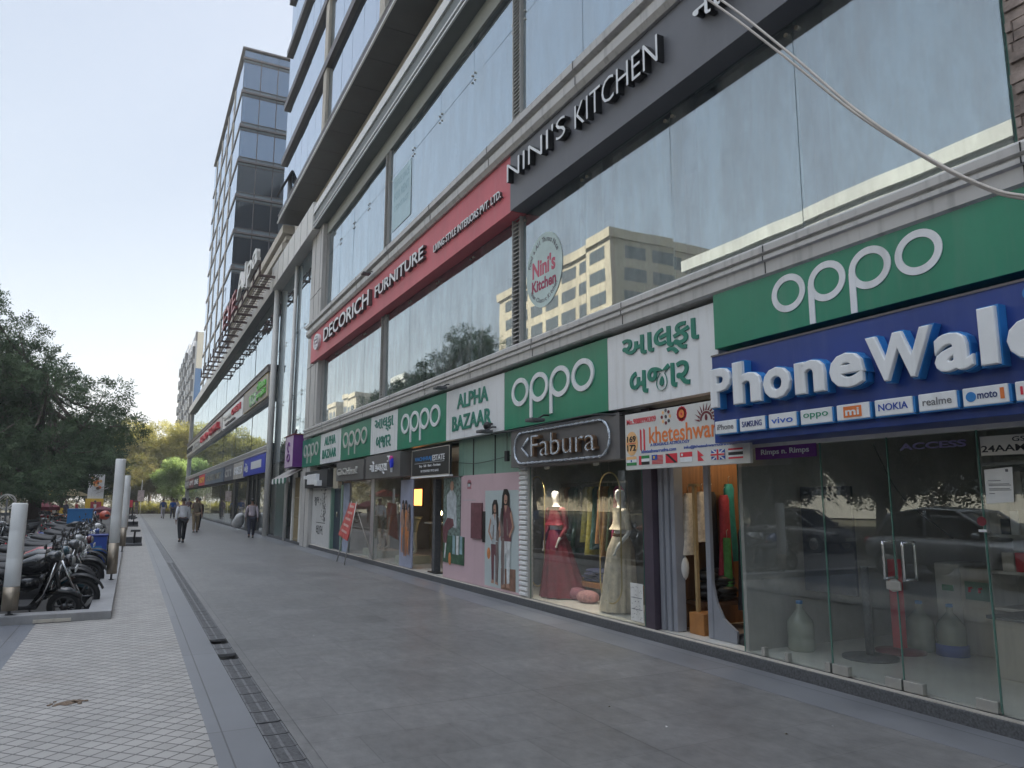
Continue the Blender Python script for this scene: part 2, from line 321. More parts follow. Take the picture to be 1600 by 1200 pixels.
    bp = n.new('ShaderNodeBump'); bp.inputs['Strength'].default_value = bump; bp.inputs['Distance'].default_value = .008; l.new(ad.outputs[0], bp.inputs['Height']); l.new(bp.outputs[0], b.inputs['Normal'])
    return m
YF = 97.0                                    # far edge of the plaza
m_plaza = tilemat('plaza', (.165, .162, .160), 2.06, 2.98, .004, (.085, .085, .085), 0, .42, .17, .0, .25, .85, -.1, stretch=(1, .6, 1), cellvar=.03, sub=(2.06/3, 2.98/5))
m_strip = tilemat('strip', (.172, .176, .188), .8, 3.0, .006, (.08, .08, .085), 0, .42, .16, 0, .25, .1, 0, cellvar=.05)
m_pave = tilemat('pave', (.345, .33, .31), .127, .127, .0070, (.11, .105, .10), R(45), .58, .13, 0, .6, .02, .03, stain=.28, cellvar=.09)
m_left = tilemat('left', (.15, .16, .18), 1.2, 1.2, .006, (.07, .07, .07), 0, .4, .15, 0, .2)
asph = tilemat('asphalt', (.11, .108, .105), 40, 40, .001, (.09, .09, .09), 0, .85, .25, 0, .6)
struct(MB().quad((-300, -200, -.16), (300, -200, -.16), (300, 700, -.16), (-300, 700, -.16)), 'ground', mat('ground', (.085, .08, .055), .95, 0, .3, .05))
struct(MB().box(-30, -.43, 12.5, YF+3, -.3, -.13), 'parking_lot', asph)
struct(MB().box(-30, -1.02, -30, 12.14, -.3, -.004), 'forecourt', m_left)
struct(MB().box(-1.02, .605, -6, 12.14, -.3, 0).box(-.134, .605, 12.14, YF, -.3, 0), 'paved_path', m_pave)
struct(MB().box(.605, .945, -6, YF, -.3, .001), 'border_strip', m_strip)
struct(MB().box(1.135, 5.09, -6, YF, -.3, 0), 'plaza', m_plaza)
struct(MB().box(5.09, 5.66, -6, YF, -.3, .002), 'plaza_margin', m_strip)
struct(MB().box(.945, 1.135, -6, YF, -.35, -.12), 'drain_channel', M['black'])
# drain gratings: separate covers over the channel, two of them lost
dm = mat('drain_iron', (.16, .16, .165), .5, .4, .25, 20, .3, 60)
first = None; y = 3.6; i = 0; gaps = (8.55, 9.55)
while y < 60:
    L = .30
    if not any(g-.2 < y < g+.12 for g in gaps):
        mb = MB()
        if y < 22:
            for k in range(12): mb.box(.955, 1.125, y+.008+k*.0245, y+.008+k*.0245+.0145, -.028, -.003)
            mb.box(.95, .965, y+.006, y+L-.004, -.03, .001).box(1.115, 1.13, y+.006, y+L-.004, -.03, .001).box(1.03, 1.05, y+.006, y+L-.004, -.03, -.002)
        else: mb.box(.95, 1.13, y+.01, y+L-.01, -.03, -.003)
        o = mb.build('drain_cover', dm); tag(o, 'one of the grey slotted iron covers laid end to end along the drain', 'drain cover', 'drain covers along the plaza channel')
        o.rotation_euler[1] = 0
    y += L+(.03 if i % 5 == 2 else .004 if i % 2 else .014); i += 1
    if y > 30: y += 1.2*0
    if i > 90: break
y2 = y
o = MB().box(.95, 1.13, y2, YF, -.03, -.003).build('drain_cover', dm); tag(o, 'long grey run of iron covers at the distant end of the drain', 'drain cover')
for (px_, py_, k_) in ((104, 1099, 1.0), (122, 1096, .7)):
    c_ = PG(px_, py_); d_ = .09*k_; o = MB().quad((c_.x-d_, c_.y, .0035), (c_.x, c_.y-d_, .0035), (c_.x+d_, c_.y, .0035), (c_.x, c_.y+d_, .0035)); struct(o, 'bare_earth', mat('earth', (.17, .12, .085), .95, 0, .4, 14, .5, 40))
# broken paver
o = MB()
for k in range(26): 
    a = rng.uniform(0, 6.28); r_ = rng.uniform(0, 1)
    x, yv = PG(108, 1098).x+.15*r_*math.cos(a), PG(108, 1098).y+.10*r_*math.sin(a); s = rng.uniform(.008, .02)
    o.ell((x, yv, .002), (s, s, s*.5), 0, 5, 4)
tag(o.build('rubble', mat('rub', (.2, .15, .11), .9, 0, .3, 30)), kind='stuff')
lt = MB()
for k in range(26):
    x, yv = rng.uniform(1.3, 5.4), 3+rng.uniform(0, 1)**1.5*30; a = rng.uniform(0, 3.1); sz = rng.uniform(.004, .014); c_, s_ = math.cos(a)*sz, math.sin(a)*sz
    lt.add([(x-c_, yv-s_, .004), (x+s_, yv-c_, .009), (x+c_, yv+s_, .005), (x-s_*.6, yv+c_*.6, .012)], [(0, 1, 2, 3)], k % 3)
tag(lt.build('litter', [M['white'], mat('leaflitter', (.16, .12, .06), .8), mat('scrap', (.4, .38, .34), .8)]), kind='stuff')
# low parapet of the parking bay
pm = mat('parapet_stone', (.26, .26, .265), .5, 0, .2, 2.2, .1, 30, dirt=.3); pl_ = world_thing('parapet', 'low grey granite parapet turning the corner around the parked motorbikes', 'parapet')
MB().box(-14, -.134, 12.14, 12.44, -.2, .115).build('front_wall', pm, pl_, .01)
MB().box(-.43, -.134, 12.44, YF, -.2, .112).build('side_wall', pm, pl_, .01)
MB().box(-1.06, -.62, 12.10, 12.135, .01, .05).build('loose_slab', M['cream'], pl_)
# ================================================================== THE MALL
GX = 5.75; Y0, Y1 = -12.0, 27.5
mall = world_thing('shopping_mall', 'long grey mall block with glass upper floors above the near shop signs', 'building')
def B(name, mb, m, parent=None, bevel=0): return mb.build(name, m, mall if parent is None else parent, bevel)
B('plinth', MB().box(5.65, 12, Y0, Y1, -.2, .11), M['granite'], bevel=.008)
B('plinth_edge', MB().box(5.66, 5.72, Y0, Y1, .11, .118), M['cream'])
B('shop_wall', MB().box(5.84, 6.0, 10.98, Y1, 2.74, 4.3).box(5.84, 6.0, Y0, 10.98, 2.74, 4.3), M['dark'])
lmb = MB().prism([(5.75, 3.86), (5.50, 3.86), (5.47, 3.88), (5.47, 4.00), (5.44, 4.015), (5.44, 4.055), (5.49, 4.06), (5.49, 4.095), (5.45, 4.10), (5.45, 4.165), (5.47, 4.19), (5.74, 4.30)], 1, Y0, Y1+.3)
for yj in np.arange(-9.4, 27, 2.44): lmb.box(5.434, 5.446, yj-.004, yj+.004, 4.012, 4.06, 1); lmb.box(5.443, 5.46, yj-.004, yj+.004, 4.10, 4.17, 1); lmb.box(5.463, 5.475, yj-.004, yj+.004, 3.885, 4.0, 1)
B('window_ledge', lmb, [M['clad'], M['dark']])
mmb = MB().prism([(5.75, 7.58), (5.42, 7.58), (5.37, 7.66), (5.37, 7.80), (5.42, 7.82), (5.42, 7.88), (5.33, 7.90), (5.33, 8.02), (5.38, 8.06), (5.74, 8.20)], 1, Y0, Y1+.15)
for yj in np.arange(-9.4, 27, 3.0): mmb.box(5.322, 5.34, yj-.005, yj+.005, 7.9, 8.03, 1); mmb.box(5.362, 5.38, yj-.005, yj+.005, 7.66, 7.8, 1); mmb.box(5.40, 5.42, yj-.01, yj+.01, 8.06, 8.12, 1)
B('mid_moulding', mmb, [M['clad'], M['dark']])
B('soffit_beam', MB().box(5.55, 5.85, Y0, Y1, 6.62, 7.58), M['dark'])
# canopy over the second floor
cn = MB().box(5.37, 5.80, Y0, 27.05, 11.66, 12.45)
B('canopy', cn, M['soffit'])
B('canopy_trim', MB().box(5.335, 5.375, Y0, 27.06, 11.655, 11.70).box(5.335, 5.375, Y0, 27.06, 11.80, 11.85).box(5.325, 5.375, Y0, 27.06, 12.20, 12.47), M['white'])
B('window_head', MB().box(5.70, 5.80, Y0, Y1, 11.22, 11.66), M['frame'])
BAYS = [(26.05, 19.22), (18.80, 11.30), (10.96, 2.99), (2.55, -8.0)]
NP = [4, 4, 4, 5]
def glazing(name, x, ya, yb, zs, npan, gm, par, tilt=.007, gap=.012, bolts=(), fins=None):
    mb = MB(); n = npan
    for k in range(n):
        y0 = ya+(yb-ya)*k/n-gap/2; y1 = ya+(yb-ya)*(k+1)/n+gap/2
        for a, b in zip(zs[:-1], zs[1:]):
            t = rng.normal(0, tilt*.35, 2)
            q = [(y0, a+gap/2), (y1, a+gap/2), (y1, b-gap/2), (y0, b-gap/2)]
            vs = [(x+t[0]*(p[0]-(y0+y1)/2)+t[1]*(p[1]-(a+b)/2), p[0], p[1]) for p in q]
            mb.add(vs+[(v[0]+.012, v[1], v[2]) for v in vs], [(0, 1, 2, 3), (7, 6, 5, 4), (0, 4, 5, 1), (1, 5, 6, 2), (2, 6, 7, 3), (3, 7, 4, 0)])
    for z in bolts: spiders(mb, x-.002, ya, yb, n, z)
    if fins:
        for k in range(n+1): yj = ya+(yb-ya)*k/n; mb.box(x+.03, x+.20, yj-.008, yj+.008, fins[0], fins[1], 2)
    return mb.build(name, [gm, M['steel'], M['gedge']], par)
def spiders(mb, x, ya, yb, n, z):
    for k in range(n+1):
        yj = ya+(yb-ya)*k/n
        for dy in (-.07, .07):
            for dz in (-.09, .07):
                if (k == 0 and dy > 0) or (k == n and dy < 0): continue
                disc(mb, x, yj+dy, z+dz, .024, .024, .02, 1, 10)
bk = mat('blackgap', (.015, .018, .02), .5)
for bi, ((ya, yb), n) in enumerate(zip(BAYS, NP)):
    for fl, (z0, zj, z1, gm) in enumerate(((4.30, 6.53, 7.4, M['gup']), (8.18, 10.36, 11.3, M['gup2']))):
        glazing('window', GX, ya, yb, (z0, zj, z1), n, gm, mall, bolts=(zj,), fins=(z0, z1))
    # louvred strip beside each bay
    lm_ = MB()
    yl = ya; wdt = .30
    for (z0, z1) in ((4.28, 7.5), (8.18, 11.25)):
        lm_.box(5.79, 5.84, yl+.03, yl+wdt, z0, z1)
        k = z0+.03
        while k < z1-.05:
            lm_.add([(5.76, yl+.03, k), (5.76, yl+wdt, k), (5.70, yl+wdt, k-.035), (5.70, yl+.03, k-.035), (5.76, yl+.03, k+.012), (5.76, yl+wdt, k+.012), (5.70, yl+wdt, k-.023), (5.70, yl+.03, k-.023)],
                    [(3, 2, 1, 0), (4, 5, 6, 7), (0, 1, 5, 4), (1, 2, 6, 5), (2, 3, 7, 6), (3, 0, 4, 7)])
            k += .075
        lm_.box(5.69, 5.78, yl+.012, yl+.03, z0, z1).box(5.69, 5.78, yl+wdt, yl+wdt+.02, z0, z1)
    B('louvre_strip', lm_, M['louvre'])
# rough stone pier at the near end of the kitchen showroom
sm = MB().box(5.68, 5.9, 2.57, 2.93, 4.25, 7.5)
rs = np.random.default_rng(3)
for zz in np.arange(4.3, 7.4, .085):
    yy = 2.58
    while yy < 2.9:
        ww = rs.uniform(.08, .2); d = rs.uniform(.0, .04); sm.box(5.68-d, 5.7, yy, min(yy+ww-.008, 2.92), zz, zz+.075); yy += ww
B('stone_pier', sm, mat('stonepier', (.30, .24, .21), .85, 0, .45, 7, .4, 30))
# dim rooms behind the upper glass
B('room_wall', MB().box(8.6, 8.7, Y0, Y1, 4.1, 12.4), mat('roomwall', (.36, .37, .37), .8, 0, .3, .5))
B('room_floor', MB().box(5.85, 8.6, Y0, Y1, 4.0, 4.28).box(5.85, 8.6, Y0, Y1, 7.5, 8.16).box(5.85, 8.6, Y0, Y1, 11.3, 12.4), mat('roomfloor', (.2, .2, .2), .7))
# blinds and curtains in the showroom
cm_ = mat('blind', (.62, .68, .66), .8, 0, .06, 1); cu = MB()
def curtain(mb, x, ya, yb, z0, z1, amp=.03, n=40, lean=0.):
    vs = []; 
    for k in range(n+1):
        y = ya+(yb-ya)*k/n; dx = amp*math.sin(k*1.1)+amp*.5*math.sin(k*2.3+1)
        vs += [(x+dx, y+lean, z0), (x+dx, y, z1)]
    mb.add(vs, [(2*k, 2*k+1, 2*k+3, 2*k+2) for k in range(n)], 0, True)
for (a, b) in ((9.6, 8.95), (8.66, 7.1), (6.82, 5.22), (4.85, 2.9)): curtain(cu, 6.05, a, b, 4.3, 7.3, .012, 30)
for (a, b) in ((2.4, -7),): curtain(cu, 6.05, a, b, 4.3, 7.3, .012, 60)
B('blind', cu, cm_)
cu = MB(); curtain(cu, 6.2, 10.6, 2.7, 8.2, 11.25, .012, 80); curtain(cu, 6.2, 18.5, 11.5, 8.2, 11.25, .01, 50); B('blind', cu, mat('blind2', (.36, .43, .47), .8, 0, .2, .7))
# end pilaster and terrace wall
pmb = MB().bbox(5.56, 5.9, 26.3, 26.95, 4.25, 11.66, .01).bbox(5.58, 5.9, 26.95, 28.25, .0, 11.66, .01).box(5.552, 5.57, 26.6, 26.61, 4.25, 11.6, 1).box(5.572, 5.585, 27.55, 27.57, 0, 11.6, 1)
for z in (3.9, 6.5, 9.2): pmb.box(5.549, 5.57, 26.3, 26.95, z, z+.012, 1); pmb.box(5.569, 5.6, 26.95, 28.25, z, z+.012, 1)
B('pilaster', pmb, [M['clad'], M['dark']])
B('terrace_wall', MB().box(7.86, 8.2, Y0-20, 46, 12.4, 20).box(7.70, 7.9, Y0-20, 46, 15.9, 16.5), M['cream'])
B('roof_slab', MB().box(5.5, 8.2, Y0, Y1, 12.30, 12.42), M['concrete'])
# ---- tower above
TX = 6.8; FH = 3.55; TB = 17.9
def tower(par, y0, y1, z0, nfl, ends=False, depth=14, seed=1, topz=None):
    g = np.random.default_rng(seed)
    B('tower_core', MB().box(TX+.35, TX+depth, y0+.02, y1-.3, z0+.1, z0+nfl*FH), mat('core', (.05, .055, .06), .6), par)
    for f in range(nfl):
        za = z0+f*FH; n = max(1, int(round((y1-y0)/1.75)))
        glazing('tower_window', TX, y1, y0, (za+.42, za+FH-.02), n, M['gtow'], par, .006, .03)
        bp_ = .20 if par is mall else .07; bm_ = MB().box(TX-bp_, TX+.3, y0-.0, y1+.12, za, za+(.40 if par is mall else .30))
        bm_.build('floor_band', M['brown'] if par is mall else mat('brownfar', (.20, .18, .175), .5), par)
        MB().box(TX-.235, TX-.215, y0, y1+.13, za+.385, za+.41).build('band_trim', M['alu'], par) if f == 0 else None
        # dark opening lights
        ow = MB()
        for k in range(2):
            yy = y0+g.uniform(.1, .9)*(y1-y0); zz = za+g.uniform(.7, 1.2)
            ow.box(TX-.018, TX+.0, yy, yy+1.5, zz, zz+.03).box(TX-.018, TX, yy, yy+.04, zz, zz+1.5).box(TX-.018, TX, yy, yy+1.5, zz+1.5, zz+1.53)
        ow.build('opening_frame', M['dark'], par)
tower(mall, -40, 43.8, TB, 8, seed=2)
tmb = MB().box(TX-.22, 7.87, -40, 43.9, TB-.03, TB-.001)
for yj in np.arange(-20, 43.5, 2.05): tmb.box(TX-.2, 7.86, yj, yj+.035, TB-.036, TB-.028, 1)
B('tower_soffit', tmb, [M['soffitd'], M['black']])
B('soffit_trim', MB().box(TX-.26, TX-.2, -40, 43.95, TB-.06, TB+.02), M['white'])
fins = MB()
for yf in (32.6, 23.4, 12.0): fins.box(TX-.14, TX-.01, yf-.32, yf+.32, TB+.4, TB+8*FH)
B('tower_fin', fins, M['cream'])
# one opened sash
os_ = MB(); p0 = Vector((TX-.02, 41.9, 18.62)); ax = Vector((-.34, -.1, 0)); 
for (a, b) in (((0, 0), (1, 0)),): pass
os_.add([(TX-.03, 42.3, 20.0), (TX-.03, 41.0, 20.0), (TX-.55, 41.0, 18.85), (TX-.55, 42.3, 18.85), (TX-.0, 42.3, 20.05), (TX-.0, 41.0, 20.05), (TX-.60, 41.0, 18.82), (TX-.60, 42.3, 18.82)], [(0, 1, 2, 3), (7, 6, 5, 4), (0, 4, 5, 1), (1, 5, 6, 2), (2, 6, 7, 3), (3, 7, 4, 0)])
B('open_sash', os_, M['gtow'])
fr_ = MB().tube([(TX-.03, 42.3, 20.0), (TX-.57, 42.3, 18.83), (TX-.57, 41.0, 18.83), (TX-.03, 41.0, 20.0)], .045, 5, 0, False)
B('open_sash', fr_, M['dark'])
B('sash_opening', MB().box(TX-.02, TX-.005, 41.0, 42.3, 18.85, 20.05), M['black'])
B('unseen_sun_blocker', MB().box(15, 30, -40, 72, 12.4, 44), M['concrete'])  # unseen block added to stop sun coming through the gap between the towers
# ---- recessed link with full height glass
link = world_thing('link_block', 'narrow recessed glass link between the two mall blocks above the purple shop sign', 'building')
L = lambda name, mb, m, b=0: mb.build(name, m, link, b)
for (a, b, n) in ((36.3, 31.76, 2), (31.74, 28.2, 2)):
    glazing('window', GX, a, b, (3.3, 5.9, 8.6, 11.6), n, M['gup2'], link, bolts=(5.9, 8.6))
glazing('window', GX, 35.9, 31.6, (.12, 3.3), 3, M['gshop'], link)
L('column', MB().tube([(5.66, 31.75, 0), (5.66, 31.75, 11.6)], .075, 12).tube([(5.58, 36.1, 0), (5.58, 36.1, 11.6)], .14, 12), M['cladlight'])
fmb = MB().box(5.30, 5.9, 27.06, 36.2, 11.6, 12.7)
for yj in np.arange(28, 36, 1.3): fmb.box(5.293, 5.303, yj, yj+.012, 11.62, 12.7, 1)
L('fascia', fmb, [M['cladlight'], M['dark']])
L('back_wall', MB().box(8.4, 8.5, 28.2, 36, 0, 12.4), mat('linkback', (.09, .10, .10), .8))
L('floor', MB().box(5.64, 8.4, 28.25, 36.2, -.2, .10), M['granite'])
gm_ = MB()
for k in range(9): gm_.box(5.66, 5.69, 28.75+k*.14, 28.79+k*.14, .1, 2.5)
for z in (.15, 1.0, 1.7, 2.45): gm_.box(5.655, 5.69, 28.7, 29.95, z, z+.05)
L('grille_door', gm_, mat('tan', (.36, .29, .17), .55, .2, .15, 5))
L('door_frame', MB().box(5.6, 5.75, 29.95, 30.2, .1, 2.7).box(5.6, 5.75, 28.45, 28.7, .1, 2.7), M['cladlight'])
L('door', MB().box(5.7, 5.74, 31.9, 34.4, .1, 2.35), mat('ddoor', (.035, .075, .07), .35, 0, .3, 1))
L('roof_beam', MB().box(6.9, 7.6, 43.95, 71.5, 17.35, 17.85).box(7.1, 7.6, 43.95, 71.5, 16.95, 17.2).box(6.9, 7.6, 43.95, 71.5, 16.3, 16.75).box(7.0, 7.6, 43.95, 71.5, 15.5, 15.9), M['cream'])
L('terrace_wall', MB().box(7.6, 7.84, 46.1, 71.4, 12.4, 17.9), M['brown'])
# ---- second mall block and its tower
far = world_thing('shopping_mall', 'farther mall block under the tall glass tower with dark floor bands', 'building')
F = lambda name, mb, m, b=0: mb.build(name, m, far, b)
FY0, FY1 = 36.3, 95.0
F('plinth', MB().box(5.62, 12, FY0, FY1, -.2, .11), M['granite'])
F('window_ledge', MB().prism([(5.75, 3.86), (5.50, 3.86), (5.47, 3.88), (5.47, 4.00), (5.44, 4.015), (5.44, 4.055), (5.49, 4.06), (5.49, 4.095), (5.45, 4.10), (5.45, 4.165), (5.47, 4.19), (5.74, 4.30)], 1, FY0, FY1), M['clad'])
F('mid_moulding', MB().box(5.36, 5.8, FY0, FY1, 7.7, 7.95).box(5.33, 5.8, FY0, FY1, 7.95, 8.02), M['brown'])
F('mid_wall', MB().box(5.5, 5.8, FY0, FY1, 6.45, 7.7), M['cladlight'])
F('shop_wall', MB().box(5.7, 5.9, FY0, FY1, 2.7, 3.86), M['dark'])
F('canopy', MB().box(5.37, 5.9, FY0, FY1+.5, 11.63, 12.35), M['cladlight'])
F('canopy_soffit', MB().box(5.375, 5.9, FY0, FY1+.5, 11.60, 11.628), M['soffit'])
F('back_wall', MB().box(8.4, 8.5, FY0, FY1, 0, 12.3), mat('linkback', (.09, .10, .10), .8))
F('floor_slab', MB().box(5.85, 8.4, FY0, FY1, 3.9, 4.28).box(5.85, 8.4, FY0, FY1, 7.4, 8.1).box(5.85, 8.4, FY0, FY1, 11.3, 12.3), M['concrete'])
for k in range(8):
    a = FY1-k*(FY1-FY0)/8-.1; b = FY1-(k+1)*(FY1-FY0)/8+.1
    glazing('window', GX, a, b, (4.3, 6.45), 4, M['gup2'], far, .006, .03); glazing('window', GX, a, b, (8.05, 10.4, 11.6), 4, M['gup2'], far, .006, .03)
    glazing('shop_window', GX, a, b, (.12, 2.9), 4, M['gshop'], far, .004, .04)
for px_, w__ in ((365, .9), (386, .9), (393.5, .35), (400, .35)): yq = PX(5.7, px_, 800).y; F('door_frame', MB().box(5.66, 5.74, yq-w__/2, yq+w__/2, .1, 2.9), M['black'])
F('end_pier', MB().box(5.55, 6.2, FY1, FY1+.8, 0, 12), M['clad'])
tower(far, 71.6, 100.8, 12.35, 9, seed=5)
ef = MB()
for f in range(9):
    za = 12.35+f*FH; en = MB(); 
    for k in range(4):
        x0 = TX+.04+k*1.6; en.box(x0, x0+1.56, 71.60, 71.612, za+.5, za+FH-.45)
    en.build('end_window', M['gend'], far)
    ef.box(TX-.1, TX+8.5, 71.40, 71.66, za+FH-.12, za+FH+.06); ef.box(TX+.0, TX+8.4, 71.54, 71.60, za+FH-.42, za+FH-.36); ef.box(TX, TX+8.4, 71.54, 71.6, za+.42, za+.48)
    for k in range(6): ef.box(TX+1.58+k*1.6, TX+1.66+k*1.6, 71.55, 71.62, za+.06, za+FH-.12)
ef.build('end_band', M['brown'], far)
es = MB(); bl = MB(); dkr = MB()
for f in range(9):
    za = 12.35+f*FH; es.box(TX+.02, TX+8.4, 71.615, 71.64, za+.06, za+.5); es.box(TX+.02, TX+8.4, 71.615, 71.64, za+FH-.45, za+FH-.1)
    for k in range(5):
        if (f*5+k) % 7 in (0, 2, 3): bl.box(TX+.1+k*1.6, TX+1.5+k*1.6, 71.75, 71.78, za+rng.uniform(.7, 1.3), za+FH-.5)
es.build('spandrel', mat('spandrel', (.20, .25, .29), .3, 0, .12, .6), far); bl.build('window_blind', mat('wblind', (.5, .5, .46), .8), far)
F('parapet_band', MB().box(TX-.2, TX+8.5, 71.38, 100.9, 12.35+9*FH+.95, 12.35+9*FH+1.1), M['brown'])
glazing('parapet_glass', TX, 100.8, 71.6, (12.35+9*FH+.1, 12.35+9*FH+.95), 16, M['gtow'], far)
pg_ = MB(); 
for k in range(4): pg_.box(TX+.04+k*1.6, TX+1.6+k*1.6, 71.6, 71.612, 12.35+9*FH+.1, 12.35+9*FH+.95)
pg_.build('parapet_glass', M['gend'], far)
fins = MB()
for yf in (78.5, 84.5, 91, 97): fins.box(TX-.06, TX-.01, yf-.35, yf+.35, 12.35, 12.35+9*FH)
fins.build('tower_fin', M['cream'], far)
# ---- pale apartment towers beyond
apw = mat('apw', (.52, .54, .58), .8, 0, .05, .2); apc = mat('apc', (.66, .62, .52), .8, 0, .05, .2)
def apartment(label, y0, y1, x0, x1, h, blue):
    t = world_thing('apartment_tower', label, 'building', 'pale apartment towers beyond the mall')
    MB().box(x0, x1, y0, y1, 0, h).build('wall', apw, t)
    MB().box(x0+.02, x1, y0-.3, y0-.02, 0, h+1.0).build('end_wall', apc, t)
    fn = MB(); wd = MB()
    ys = np.linspace(y0+.5, y1-.5, 5)
    for k, yy in enumerate(ys):
        fn.box(x0-.16, x0-.02, yy-.35, yy+.35, 0, h+1.4)
        if k < 4:
            mid = (yy+ys[k+1])/2
            fn.prism([(yy+.35, h+1.4), (yy+.35, h+.2), (mid, h+1.1), (ys[k+1]-.35, h+.2), (ys[k+1]-.35, h+1.4)], 0, x0-.15, x0-.03)
            for z in np.arange(3, h-2, 3.2): wd.box(x0-.62, x0-.01, mid-1.2, mid+1.2, z, z+2.0)
    fn.build('fin', apw, t); wd.build('window', mat('apwin', (.035, .045, .06), .25), t)
    if blue: MB().box(x0-.03, x0+1.7, y0-.5, y0-.305, 3, h-6).build('glass_panel', glass('glass_blue', .35, (.1, .1, .1), (.03, .16, .42), (.5, .72, 1)), t)
    MB().box(x0+5, x0+9, y0+3, y0+6, h, h+3.2).build('water_tank', apw, t)
apartment('pale apartment tower with a cream end wall and a blue glass strip', 150, 171, 9, 26, 32, True)
apartment('lower pale apartment tower with tall slit windows, farthest along the street', 174, 205, 9, 24, 34, False)
# ================================================================== SIGNS
def logo(par, X, yl, yr, zc, m, ext=.006, k=1.0, tk=.17):
    """four round lowercase letters: ring, ring with a tail, ring with a tail, ring"""
    W = yl-yr; D = W/(4+.09*3); D2 = D*k; mb = MB(); t = D*tk
    for i in range(4):
        c = yl-D/2-i*D*1.09
        ring_poly(c, zc, D/2, D2/2, t, X, ext, mb, ty=t)
        if i in (1, 2): mb.box(X-ext-.0015, X, c+D/2-t*.98, c+D/2+.002, zc-D2*.98, zc+.0)
    return mb.build('lettering', m, par, fix=True)
def remeasure(t, k, dx):
    for ch in t.children:
        for v in ch.data.vertices: v.co.y *= k; v.co.z = 1.65+(v.co.z-1.65)*k; v.co.x += dx
def board(name, label, X, yl, yr, z0, z1, m, depth=.14, cat='sign', group=None, rim=None):
    t = world_thing(name, label, cat, group)
    MB().box(X, X+depth, yr, yl, z0, z1).build('panel', m, t, .004)
    if rim: MB().box(X-.006, X+.01, yr, yl, z1-.012, z1).box(X-.006, X+.01, yr, yl, z0, z0+.012).box(X-.006, X+.01, yr, yr+.012, z0, z1).box(X-.006, X+.01, yl-.012, yl, z0, z1).build('rim', rim, t)
    return t
SX = 5.55; ZS0, ZS1 = 2.82, 3.81; YB = [28.25, 25.25, 22.5, 19.3, 17.05, 13.93, 11.28, 8.16, 6.04]
gg = 'green and white boards of the strip above the shops'
GUJ1, GUJ2 = '\u0a86\u0ab2\u0acd\u0aab\u0abe', '\u0aac\u0a9c\u0abe\u0ab0'
labs = ['green board with thin round letters, farthest of the strip, beside the purple sign', 'white board with small green english capitals, the farther of the two english ones',
        'green board with white round letters between the far english board and the far gujarati board', 'white board with green gujarati lettering, the smaller and farther of the two',
        'green board with white round letters above the black estate sign', 'white board with large green english capitals above the pale green panel',
        'green board with big white round letters above the grey neon sign', 'white board with large green gujarati lettering beside the blue phone shop sign']
for i in range(8):
    a, b = YB[i], YB[i+1]
    t = board('shop_sign', labs[i], SX, a-.004, b+.004, ZS0, ZS1-(.0 if i < 7 else .01), M['signgreen'] if i % 2 == 0 else M['signwhite'], group=gg)
    w_ = a-b
    if i % 2 == 0:
        d = w_*.80; logo(t, SX-.001, a-w_*.10, b+w_*.10, (ZS0+ZS1)/2+.08, M['silver'] if i < 4 else M['letter'], .02, (.38*4.27/d)*1.22, .13)
    elif i in (1, 5):
        wall_text('lettering', 'ALPHA', SX-.001, a-w_*.22, b+w_*.24, 3.40, 3.68, M['greentext'], t, .015, .022); wall_text('lettering', 'BAZAAR', SX-.001, a-w_*.13, b+w_*.19, 2.98, 3.27, M['greentext'], t, .015, .022)
    else:
        wall_text('lettering', GUJ1, SX-.001, a-w_*.17, b+w_*.14, 3.34, 3.70, M['greentext'], t, .015, .02 if i == 7 else .008); wall_text('lettering', GUJ2, SX-.001, a-w_*.24, b+w_*.22, 2.95, 3.25, M['greentext'], t, .015, .02 if i == 7 else .008)
t = board('shop_sign', 'large green board with white round letters directly above the blue phone sign', 5.50, 6.04, -1.6, 3.26, 3.955, M['signgreen'], .2, group=gg)
logo(t, 5.499, 5.20, 3.45, 3.625, M['letter'], .008, 0.9, .155)
# blue phone shop sign
PXX = 5.25
t = world_thing('shop_sign', 'deep blue signboard with puffy white letters and a row of small white phone maker plates', 'sign')
MB().bbox(PXX, 5.74, -1.6, 5.82, 2.225, 3.125, .006).build('panel', M['navy'], t)
MB().box(PXX-.008, PXX+.02, -1.6, 5.822, 3.112, 3.13).build('rim', M['brown'], t)
def puff(s, yl, yr, z0, z1):
    wall_text('letter_side', s, PXX-.002, yl+.012, yr-.012, z0-.012, z1+.012, M['bluel'], t, .085, .05)
    wall_text('letter_face', s, PXX-.075, yl, yr, z0, z1, M['letter'], t, .05, .022, bevel=.018)
for s, yl, yr, z0, z1 in (('P', 5.725, 5.44, 2.565, 2.955), ('h', 5.41, 5.05, 2.565, 2.975), ('o', 5.02, 4.70, 2.56, 2.85), ('n', 4.65, 4.33, 2.565, 2.85), ('e', 4.28, 3.95, 2.56, 2.85),
                          ('W', 3.92, 3.37, 2.565, 2.93), ('a', 3.36, 3.08, 2.56, 2.84), ('l', 3.03, 2.91, 2.565, 2.965), ('e', 2.85, 2.53, 2.56, 2.84)): puff(s, yl, yr, z0, z1)
mbr = MB(); ring_poly(2.72, 3.02, .05, .05, .015, PXX, .03, mbr); mbr.build('letter_side', M['bluel'], t)
tabs = [('iPhone', .1, (.15, .15, .16)), ('SAMSUNG', .3, (.02, .04, .2)), ('vivo', .2, (.03, .12, .5)), ('oppo', .1, (.01, .25, .14)), ('mi', .3, (.8, .2, .05)), ('NOKIA', .4, (.01, .06, .35)), ('realme', .05, (.15, .15, .16)), ('moto', .1, (.02, .04, .15)), ('ITEL', .3, (.7, .03, .06))]
ty = [(5.745, 5.45), (5.40, 5.08), (5.03, 4.71), (4.66, 4.33), (4.28, 3.97), (3.92, 3.60), (3.55, 3.26), (3.215, 2.905), (2.86, 2.55)]
